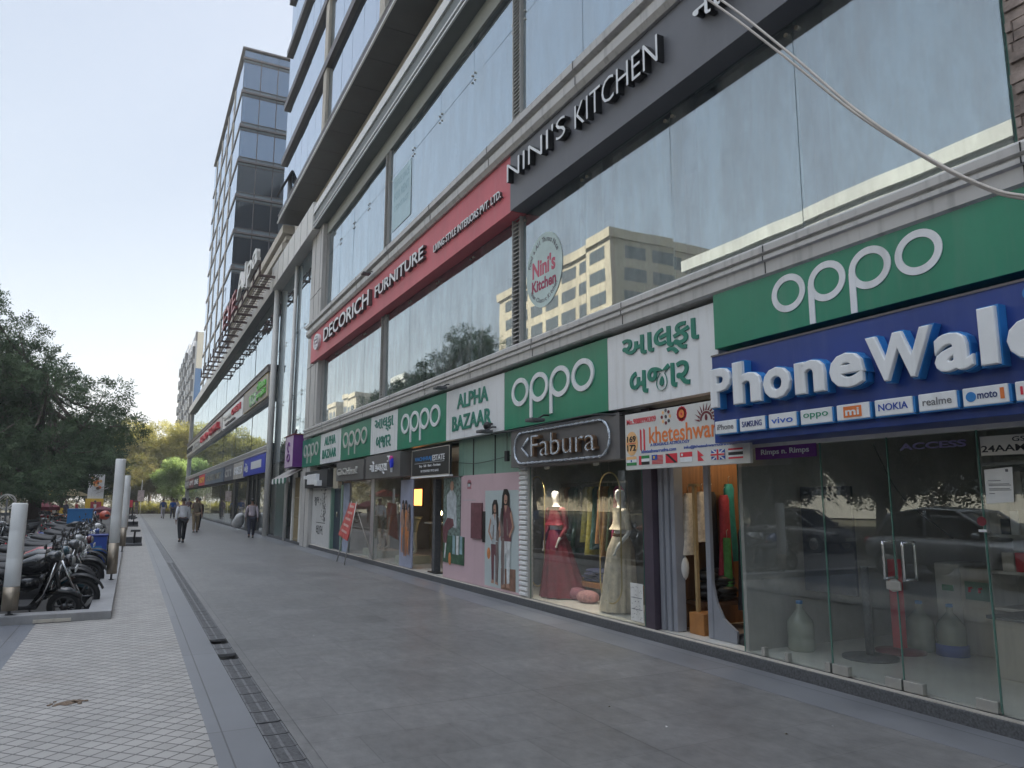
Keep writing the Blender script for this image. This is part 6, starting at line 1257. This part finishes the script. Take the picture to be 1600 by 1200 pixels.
def box_crate(label, x, y, z, s, m, name='delivery_box'):
    t = thing(name, label, 'delivery box', (x, y, z)); MB().bbox(-s[0]/2, s[0]/2, -s[1]/2, s[1]/2, 0, s[2], .02).build('body', m, t); MB().bbox(-s[0]/2-.01, s[0]/2+.01, -s[1]/2-.01, s[1]/2+.01, s[2]-.06, s[2]+.02, .015).build('lid', m, t); return t
box_crate('blue delivery box carried on a motorbike left of the big tree', -5.05, 30.9, .66, (.62, .55, .5), mat('dbox', (.02, .16, .40), .5)); box_crate('bright blue delivery box near the far end of the near row', -1.75, 34.2, .72, (.85, .6, .55), mat('dbox', (.02, .16, .40), .5))
t = thing('waste_bin', 'deep blue waste bin behind the second column lamp', 'bin', (-.66, 21.3, -.13)); MB().bbox(-.20, .20, -.25, .25, .05, .88, .02).build('body', M['blue'], t); MB().bbox(-.22, .22, -.27, .27, .88, .93, .015).build('lid', mat('binlid', (.01, .03, .2), .5), t); MB().box(.2, .205, -.1, .1, .5, .66).box(-.1, .1, -.256, -.25, .5, .66).build('print', M['bluel'], t)
t = thing('helmet', 'orange red helmet hung on a handlebar near the bright blue delivery box', 'helmet', (-.82, 31.2, .92)); m_ = MB(); m_.ell((0, 0, .16), (.19, .16, .17)); m_.build('shell', mat('helm', (.5, .07, .03), .3, coat=.5), t); m_ = MB(); m_.ell((.05, -.07, .15), (.12, .1, .07)); m_.build('visor', M['black'], t)
# ================================================================== CARS
def car(label, loc, rz, col, group=None):
    t = thing('parked_car', label, 'car', loc, rz, group); P0 = mat('car_%d' % int(col[0]*255), col, .25, .0, .03, 2, coat=.8)
    def section(x, prof): return [(x, y, z) for (y, z) in prof]
    xs = [(-2.1, .55, .80, .45), (-1.95, .78, .92, .36), (-1.4, .86, .98, .30), (-.4, .88, .98, .28), (.6, .88, .96, .28), (1.3, .86, .92, .30), (1.85, .78, .80, .36), (2.1, .55, .66, .45)]
    mb = MB(); loft(mb, [(x, hw_, zl, zh) for x, hw_, zh, zl in xs], 20); mb.build('body', P0, t)
    mb = MB(); loft(mb, [(-1.85, .60, .85, .95), (-1.45, .70, .80, 1.38), (-.6, .70, .80, 1.52), (.2, .69, .80, 1.48), (.75, .66, .80, 1.18), (1.15, .6, .80, .93)], 20); mb.build('cabin', mat('carglass', (.02, .025, .03), .08, 0, .02, 1, spec=.8), t)
    mb = MB(); loft(mb, [(-1.40, .60, 1.36, 1.42), (-.6, .64, 1.46, 1.55), (.1, .62, 1.45, 1.51), (.25, .58, 1.42, 1.47)], 16)
    for s in (-1, 1):
        mb.tube([(-1.75, s*.62, .95), (-1.35, s*.66, 1.38)], .05, 6).tube([(-.5, s*.72, .95), (-.5, s*.66, 1.48)], .035, 6).tube([(1.05, s*.62, .94), (.2, s*.63, 1.46)], .035, 6)
    mb.build('roof', P0, t)
    for x in (-1.3, 1.3):
        for s in (-1, 1):
            w_ = MB(); w_.lathe([(.20, -.10), (.32, -.10), (.33, -.05), (.33, .05), (.32, .10), (.2, .10)], (0, 0, 0), 22); w_.v = [(x+v[0], s*.80+v[2], .33+v[1]) for v in w_.v]; o = w_.build('wheel', M['tyre'], t)
            r_ = MB(); r_.lathe([(.2, -.105), (.2, .105)], (0, 0, 0), 16); r_.v = [(x+v[0], s*.80+v[2], .33+v[1]) for v in r_.v]; r_.build('rim', M['alu'], o)
    for s in (-1, 1):
        m_ = MB(); m_.ell((1.98, s*.58, .68), (.10, .16, .07)); m_.build('headlight', glow, t); m_ = MB(); m_.ell((-2.0, s*.62, .78), (.06, .12, .09)); m_.build('tail_light', M['redf'], t); m_ = MB(); m_.ell((.75, s*.95, 1.0), (.08, .09, .06)); m_.build('mirror', P0, t)
    MB().box(2.06, 2.115, -.26, .26, .44, .55).build('number_plate', M['letter'], t)
    return t
car('white car parked at the far left behind the round road sign', (-7.1, 38.5, -.15), R(10), (.62, .63, .64), 'cars in the parking lane')
car('silver car parked left of the front parapet, seen in the shop glass', (-4.2, 9.85, -.02), R(-88), (.50, .52, .55), 'cars in the parking lane')
car('dark grey car parked across the lane, seen in the shop glass', (-10.5, 13.5, -.15), R(-90), (.05, .052, .058), 'cars in the parking lane')
car('pale grey car parked farther across the lane, seen in the shop glass', (-10.5, 20.0, -.15), R(-90), (.30, .30, .31), 'cars in the parking lane')
# ================================================================== STREET THINGS ON THE LEFT
p = PY(34, 11, 784); t = thing('round_sign', 'round road sign with a diamond seen from behind, at the left edge', 'road sign', (p.x, 34, -.13)); zc = p.z+.13
MB().tube([(0, 0, 0), (0, 0, zc+.1)], .035, 8).build('post', M['granite'], t)
mb = MB(); r0 = .30
vs = []; n = 32
for i in range(n):
    a = 2*math.pi*i/n
    for rr, yv in ((r0, -.015), (r0, .015), (r0-.05, .015), (r0-.05, -.015)): vs.append((rr*math.cos(a), yv, zc+rr*math.sin(a)))
mb.add(vs, [(i*4+k, ((i+1) % n)*4+k, ((i+1) % n)*4+(k+1) % 4, i*4+(k+1) % 4) for i in range(n) for k in range(4)])
mb.tube([(r0-.03, 0, zc), (0, 0, zc+r0-.03), (-r0+.03, 0, zc), (0, 0, zc-r0+.03), (r0-.03, 0, zc)], .025, 6); mb.build('ring', M['alu'], t); MB().box(-.27, .2, -.02, .02, zc-.52, zc-.40).build('plate', M['granite'], t)
def parasol(label, Yd, px, pyb, pyt, wpx, m, wood=False):
    c = PY(Yd, px, pyb); tz = PY(Yd, px, pyt).z; r_ = wpx/2*Yd/FPX*1.12
    t = thing('parasol', label, 'parasol', (c.x, Yd, -.13)); n = 8; vs = [(0, 0, tz+.13)]
    for k in range(n): a = 2*math.pi*(k+.5)/n; vs.append((r_*math.cos(a), r_*math.sin(a), c.z+.13))
    for k in range(n): a = 2*math.pi*(k+.5)/n; vs.append((r_*math.cos(a), r_*math.sin(a), c.z+.13-.22))
    vs.append((0, 0, tz+.05))
    MB().add(vs, [(0, 1+k, 1+(k+1) % n) for k in range(n)]+[(1+k, 9+k, 9+(k+1) % n, 1+(k+1) % n) for k in range(n)]+[(17, 9+(k+1) % n, 9+k) for k in range(n)]).build('canopy', m, t)
    MB().tube([(0, 0, 0), (0, 0, tz+.1)], .035, 8).build('pole', M['granite'], t); return t
parasol('dark red market umbrella with a sloping top under the big tree', 58, 68, 792, 781, 36, mat('umb', (.13, .015, .03), .8)); parasol('far maroon umbrella right of the tall food poster', 62, 160, 796, 790.5, 26, mat('umb2', (.11, .02, .04), .8))
t = world_thing('billboard', 'tall white food poster with orange flowers over a yellow and red base', 'billboard')
a = PY(76, 139.5, 741); b = PY(76, 159.5, 797); x0, x1 = a.x, b.x; z1 = a.z; zy = PY(76, 150, 779).z; zr = PY(76, 150, 784).z
MB().box(x0, x1, 76, 76.4, -.13, z1).build('panel', M['signwhite'], t); MB().box(x0-.12, x1+.05, 75.9, 76.45, -.1, zy).build('lower_panel', M['yellow'], t); MB().box(x0+.3, x1-.1, 75.85, 75.9, -.1, zr).build('door_panel', mat('bbred', (.45, .06, .07), .6), t)
mb = MB(); g = np.random.default_rng(4)
for k in range(16):
    cx_, cz_ = x0+(x1-x0)*(.5+g.normal(0, .15)), z1-.75+g.normal(0, .22); mb.prism([(cx_+.16*math.cos(q*1.05), cz_+.14*math.sin(q*1.05)) for q in range(6)], 1, 75.97-.003*k, 75.99-.003*k, k % 3)
for k in range(6): cx_, cz_ = x0+(x1-x0)*g.uniform(.2, .9), zy+.25+g.uniform(0, .8); mb.prism([(cx_, cz_), (cx_+.5, cz_+.2), (cx_+.55, cz_+.27), (cx_, cz_+.06)], 1, 75.95-.003*k, 75.97-.003*k, 3)
mb.build('print', [M['orange'], M['oranl'], M['woodd'], M['clad']], t)
for lab, x, y, c, c2 in (('yellow and cream market stall under the trees', -6.6, 74, (.65, .5, .12), M['cream']), ('pale market stall with a yellow front behind the crowd', -4.9, 80, (.5, .42, .25), M['yellow']), ('red fronted market stall at the far left', -10.2, 70, (.40, .07, .05), M['oranl'])):
    t = thing('market_stall', lab, 'market stall', (x, y, -.13)); MB().box(-1.1, 1.1, -.6, .6, 0, 1.0).build('counter', c2, t); MB().prism([(-1.3, 2.2), (0, 2.75), (1.3, 2.2), (1.3, 2.1), (-1.3, 2.1)], 1, -.9, .9).build('roof', mat('stall%d' % int(c[0]*99), c, .8), t)
    for sx in (-1.15, 1.15):
        for sy in (-.75, .75): MB().tube([(sx, sy, 0), (sx, sy, 2.15)], .03, 6).build('post', M['brown'], t)
# ================================================================== TREES
def leafmat(name, a, b, tr=.25):
    m = bpy.data.materials.new(name); m.use_nodes = True; n = m.node_tree.nodes; l = m.node_tree.links; n.remove(n['Principled BSDF'])
    tc = n.new('ShaderNodeTexCoord'); nz = n.new('ShaderNodeTexNoise'); nz.inputs['Scale'].default_value = 1.1; nz.inputs['Detail'].default_value = 5; l.new(tc.outputs['Object'], nz.inputs[0])
    cr = n.new('ShaderNodeValToRGB'); cr.color_ramp.elements[0].position = .35; cr.color_ramp.elements[1].position = .65; cr.color_ramp.elements[0].color = (*a, 1); cr.color_ramp.elements[1].color = (*b, 1); l.new(nz.outputs['Fac'], cr.inputs[0])
    d = n.new('ShaderNodeBsdfDiffuse'); t_ = n.new('ShaderNodeBsdfTranslucent'); l.new(cr.outputs[0], d.inputs[0]); l.new(cr.outputs[0], t_.inputs[0])
    mx = n.new('ShaderNodeMixShader'); mx.inputs[0].default_value = tr; l.new(d.outputs[0], mx.inputs[1]); l.new(t_.outputs[0], mx.inputs[2])
    l.new(mx.outputs[0], n['Material Output'].inputs[0]); return m
def crown_mesh(blobs, nsprig, leaf, lm, par, seed, feather=True, hang=.3):
    """leafy sprigs through the volume of many small blobs (x, y, z, rx, ry, rz)"""
    g = np.random.default_rng(seed); B_ = np.array(blobs); wts = (B_[:, 3]*B_[:, 4]*B_[:, 5])**.67; wts /= wts.sum()
    ci = g.choice(len(B_), nsprig, p=wts); u = g.normal(size=(nsprig, 3)); u /= np.linalg.norm(u, axis=1)[:, None]
    rad = g.uniform(.35, 1.05, nsprig)**.6
    pos = B_[ci, :3]+u*rad[:, None]*B_[ci, 3:]
    ax = u+g.normal(0, .5, (nsprig, 3)); ax[:, 2] -= hang; ax /= np.linalg.norm(ax, axis=1)[:, None]
    side = np.cross(ax, g.normal(size=(nsprig, 3))); side /= np.linalg.norm(side, axis=1)[:, None]
    V = []; k = 5 if feather else 3
    for j in range(k):
        for s in (-1, 1):
            base = pos+ax*(leaf*.55*j); dirv = side*s+ax*.5+g.normal(0, .2, (nsprig, 3)); dirv /= np.linalg.norm(dirv, axis=1)[:, None]
            L_ = leaf*g.uniform(.7, 1.15, (nsprig, 1)); wv = ax*leaf*.17+g.normal(0, .04*leaf, (nsprig, 3))
            V.append(np.stack([base, base+dirv*L_*.5+wv, base+dirv*L_, base+dirv*L_*.5-wv], 1))
    V = np.concatenate(V, 0).reshape(-1, 3); nf = len(V)//4
    me = bpy.data.meshes.new('crown'); me.vertices.add(len(V)); me.vertices.foreach_set('co', V.ravel().astype(np.float32)); me.loops.add(nf*4); me.loops.foreach_set('vertex_index', np.arange(nf*4, dtype=np.int32))
    me.polygons.add(nf); me.polygons.foreach_set('loop_start', np.arange(0, nf*4, 4, dtype=np.int32)); me.polygons.foreach_set('loop_total', np.full(nf, 4, np.int32)); me.materials.append(lm); me.update(); me.validate()
    o = bpy.data.objects.new('crown', me); C.objects.link(o); o.parent = par; return o
def tree(label, x, y, h, rad, lm, seed, zb=2.5, ns=2500, leaf=.16, nb=26, flat_=.8, group='street trees', trunk=.22, blobs=None, z=-.13, name='street_tree', feather=True):
    t = thing(name, label, 'tree', (x, y, z), 0, group); g = np.random.default_rng(seed); bl_ = blobs or []
    mid = (h+zb)/2; hz = (h-zb)/2
    if not blobs:
        for k in range(nb):
            u = g.normal(size=3); u /= np.linalg.norm(u); r_ = g.uniform(.35, .85); s = g.uniform(.16, .34)*rad
            bl_.append((u[0]*rad*r_, u[1]*rad*r_, mid+u[2]*hz*r_, s*1.2, s*1.2, s*flat_))
    mb = MB(); mb.tube([(0, 0, 0), (.05, .03, zb*.5), (-.05, .08, zb), (0, 0, mid)], [trunk*1.25, trunk, trunk*.85, trunk*.5], 10)
    for b in bl_:
        a = Vector((0, 0, g.uniform(zb*.7, mid))); e = Vector(b[:3]); m_ = a.lerp(e, .5)+Vector((0, 0, -.15*(e-a).length*.5)); mb.tube([a, m_, e], [trunk*.35, trunk*.22, trunk*.07], 5)
    mb.build('trunk', M['bark'], t); crown_mesh(bl_, ns, leaf, lm, t, seed+1, feather); return t
lm_d = leafmat('leaf_dark', (.068, .105, .062), (.125, .175, .10)); lm_m = leafmat('leaf_mid', (.035, .06, .03), (.07, .10, .045)); lm_y = leafmat('leaf_yellow', (.20, .20, .05), (.36, .33, .11), .55); lm_g = leafmat('leaf_light', (.17, .25, .07), (.28, .36, .14), .55); lm_o = leafmat('leaf_olive', (.08, .09, .03), (.18, .16, .06), .45)
# the big dark tree: blobs follow its sloping outline
g = np.random.default_rng(21); big = []
def pt(px, py, Yd): q = PY(Yd, px, py); return q
outl = [(-60, 440), (0, 470), (20, 500), (55, 520), (70, 560), (110, 575), (140, 590), (165, 605), (185, 625), (195, 650), (150, 660), (140, 690), (110, 720), (150, 720)]
def inside(px, py):
    top = np.interp(px, [-200, -60, 0, 22, 45, 70, 100, 130, 160, 185, 205], [400, 430, 462, 478, 530, 566, 578, 588, 605, 632, 668])
    bot = np.interp(px, [-200, 0, 60, 110, 135, 160, 205], [775, 775, 772, 765, 735, 690, 675]); return top+8 < py < bot
base = (-4.6, 47.0)
while len(big) < 150:
    px, py, Yd = g.uniform(-170, 205), g.uniform(440, 775), g.uniform(41, 53)
    if inside(px, py): q = pt(px, py, Yd); s = g.uniform(.55, 1.15); big.append((q.x-base[0], q.y-base[1], q.z+.13, s*1.25, s*1.25, s*.8))
tree('big dark feathery tree overhanging the parked motorbikes on the left', base[0], base[1], 14, 7, lm_d, 31, 3.2, 14500, .19, blobs=big, trunk=.30)
tree('dark tree behind the big feathery one at the left edge', -11.5, 60, 12, 6.5, lm_d, 41, 2.0, 5200, .30, nb=46)
tree('dark tree between the big one and the food poster', -6.0, 84, 9.5, 5, lm_m, 43, 1.8, 3200, .36, nb=40)
tree('dense dark tree closing the street at far left', -16, 75, 12, 8, lm_d, 44, 1.5, 4200, .38, nb=46)
tree('yellow green sunlit tree above the end of the plaza', 2.2, 116, 13.2, 5.2, lm_y, 51, 3.2, 5200, .36, nb=44)
tree('yellowish tree behind the tall column lamps', -4.5, 120, 11.5, 5.5, lm_y, 52, 2.5, 4200, .38, nb=44)
tree('tall pale yellow tree next to the farther mall corner', 7.2, 112, 13.0, 4.2, lm_y, 53, 3.0, 4000, .34, nb=40)
tree('olive tree low behind the distant walkers', 1.0, 108, 7.6, 3.6, lm_o, 54, 1.2, 3400, .30, nb=36)
tree('bright fresh green tree in front of the yellow ones', 4.6, 103.5, 7.4, 2.9, lm_g, 55, 1.4, 3600, .34, nb=26, feather=False)
tree('brownish small tree left of the bright green one', -.6, 104, 6.2, 2.3, lm_o, 56, 1.0, 2200, .26, nb=24)
tree('olive tree behind the food poster', -8.5, 100, 9.5, 5, lm_o, 57, 1.5, 2800, .36, nb=36)
tree('tall olive tree filling the gap over the street end', -2.0, 135, 13, 6.5, lm_o, 58, 2, 4200, .42, nb=44)
hd_ = thing('hedge', 'low yellow green hedge across the end of the plaza', 'hedge', (2.2, 98.6, -.1)); hb = [(xx, rng.uniform(-.3, .3), .7+rng.uniform(-.1, .25), .55, .55, .55) for xx in np.arange(-2.4, 4, .35)]
crown_mesh(hb, 2200, .16, lm_y, hd_, 61, False); MB().box(-2.6, 4, -.15, .15, 0, .5).build('trunk', M['bark'], hd_)
g = np.random.default_rng(77); wd_ = bpy.data.objects.new('woods', None); C.objects.link(wd_); tag(wd_, kind='stuff')
crown_mesh([(x_, 150+g.uniform(-6, 10), g.uniform(.5, 5.5), g.uniform(1.5, 3), 2.0, g.uniform(1.2, 2.4)) for x_ in np.linspace(-75, 8, 120)], 7000, .55, lm_o, wd_, 78, False).name = 'woods_foliage'
# trees and blocks across the road (seen in the glass)
names_ = ['street tree across the lane nearest the silver car', 'tall street tree across the lane behind the dark grey car', 'street tree across the lane behind the pale grey car', 'street tree across the lane before the round road sign', 'street tree across the lane beside the mouth of the forecourt', 'street tree across the lane at the near end of the row',
          'back row tree behind the silver car', 'back row tree behind the dark grey car', 'back row tree behind the pale grey car', 'back row tree at the mouth of the forecourt', 'back row tree before the round road sign', 'back row tree at the near end of the row']
for i, (x, y, h) in enumerate(((-15, 5, 8.5), (-15.5, 12, 9.2), (-15, 20, 8.5), (-15, 29, 9), (-15, -3, 8.8), (-15, -11, 8.5), (-24, 8, 9.5), (-24, 17, 9.8), (-24, 26, 9.5), (-24, -1, 9.5), (-24, 36, 9.5), (-24, -10, 9.5))):
    tree(names_[i], x, y, h, 4.8, lm_d, 70+i, 1.0 if i > 5 else 1.8, 3200, .34, nb=40, group='street trees across the lane')
for i, (x, y, k) in enumerate(((-20, 41, 0), (-21, 50, 1), (-20, 58, 2), (-22, 67, 3), (-21, 76, 4), (-22, 86, 5), (-30, 3, 6), (-31, 12, 7), (-30, 21, 8), (-31, 31, 9), (-29, -7, 10))):
    src = [o for o in C.objects if o.get('group') == 'street trees across the lane' and o.get('label') == names_[k]][0]; o = copy_tree(src)
    o.location = (x, y, -.13); o.rotation_euler = (0, 0, 1.3*i+.7); o['label'] = ['shrubby tree farther along the lane, first past the round sign', 'shrubby tree second past the round sign', 'shrubby tree third past the round sign', 'back tree fourth past the round sign', 'shrubby tree fifth past the round sign', 'shrubby tree sixth past the round sign', 'third row tree behind the silver car', 'third row tree behind the dark grey car', 'third row tree behind the pale grey car', 'third row tree before the round road sign', 'third row tree at the near end of the lane'][i]
def block(label, x0, x1, y0, y1, h, m, wm_, fh=3.5, band=True):
    t = world_thing('office_block', label, 'building', 'office blocks across the road'); MB().box(x0, x1, y0, y1, 0, h).build('wall', m, t); wv = MB()
    for z in np.arange(2.2, h-2.4, fh):
        yy = y0+1.5
        while yy < y1-4: wv.box(x1, x1+.03, yy, yy+4.2, z, z+2.0); yy += 5.4
        xx = x0+1.5
        while xx < x1-4: wv.box(xx, xx+4.2, y0-.03, y0, z, z+2.0); xx += 5.4
    wv.build('window', wm_, t)
    if band: MB().box(x0-.4, x1+.5, y0-.5, y1+.4, h-.2, h+1.2).box(x0-.3, x1+.4, y0-.4, y1+.3, h*.72, h*.72+.5).build('parapet', m, t)
    return t
tan = mat('tanwall', (.33, .285, .21), .8, 0, .08, .3); wnd = mat('farwindow', (.05, .06, .07), .3); pale = mat('palewall', (.34, .34, .32), .8, 0, .06, .2)
block('tan stepped office block reflected beside the oval sticker', -85, -50, 87, 128, 40.2, tan, wnd)
block('long pale parapeted block reflected low in the showroom glass', -75, -50, -30, 72, 31.2, pale, wnd)
block('pale slab tower reflected far along the first floor glass', -70, -50, 185, 196, 33, pale, wnd); block('twin tan slab tower reflected far along the glass', -70, -50, 235, 246, 35, tan, wnd); block('second twin tan slab reflected far along the glass', -70, -50, 256, 268, 34, tan, wnd)
block('dark glass office reflected in the recessed link', -80, -50, 300, 335, 36, mat('darkoff', (.10, .13, .15), .3), mat('offband', (.3, .32, .33), .5), 3.2)
# ------------------------------------------------------------------ air
hz = MB().box(-310, 310, -210, 710, -1.4, 60).build('haze', M['white'])
hm = bpy.data.materials.new('haze_volume'); hm.use_nodes = True; hn = hm.node_tree.nodes; hn.clear(); ho = hn.new('ShaderNodeOutputMaterial'); hv = hn.new('ShaderNodeVolumePrincipled')
hv.inputs['Color'].default_value = (.86, .88, .90, 1); hv.inputs['Density'].default_value = .0009; hv.inputs['Anisotropy'].default_value = .2
hm.node_tree.links.new(hv.outputs[0], ho.inputs['Volume']); hz.data.materials[0] = hm; tag(hz, kind='stuff')
scene.cycles.volume_bounces = 1
# ------------------------------------------------------------------ every thing's origin at its base
bpy.context.view_layer.update()
for o in list(C.objects):
    if o.type == 'EMPTY' and o.get('category') and o.location.length < 1e-6 and o.children:
        pts = [ch.matrix_world @ Vector(c) for ch in o.children_recursive if ch.type == 'MESH' for c in ch.bound_box]
        if not pts: continue
        mn = Vector([min(p[i] for p in pts) for i in range(3)]); mx = Vector([max(p[i] for p in pts) for i in range(3)])
        c = Vector(((mn.x+mx.x)/2, (mn.y+mx.y)/2, mn.z)); o.location = c
        for ch in o.children: ch.matrix_parent_inverse = Matrix.Translation(-c)
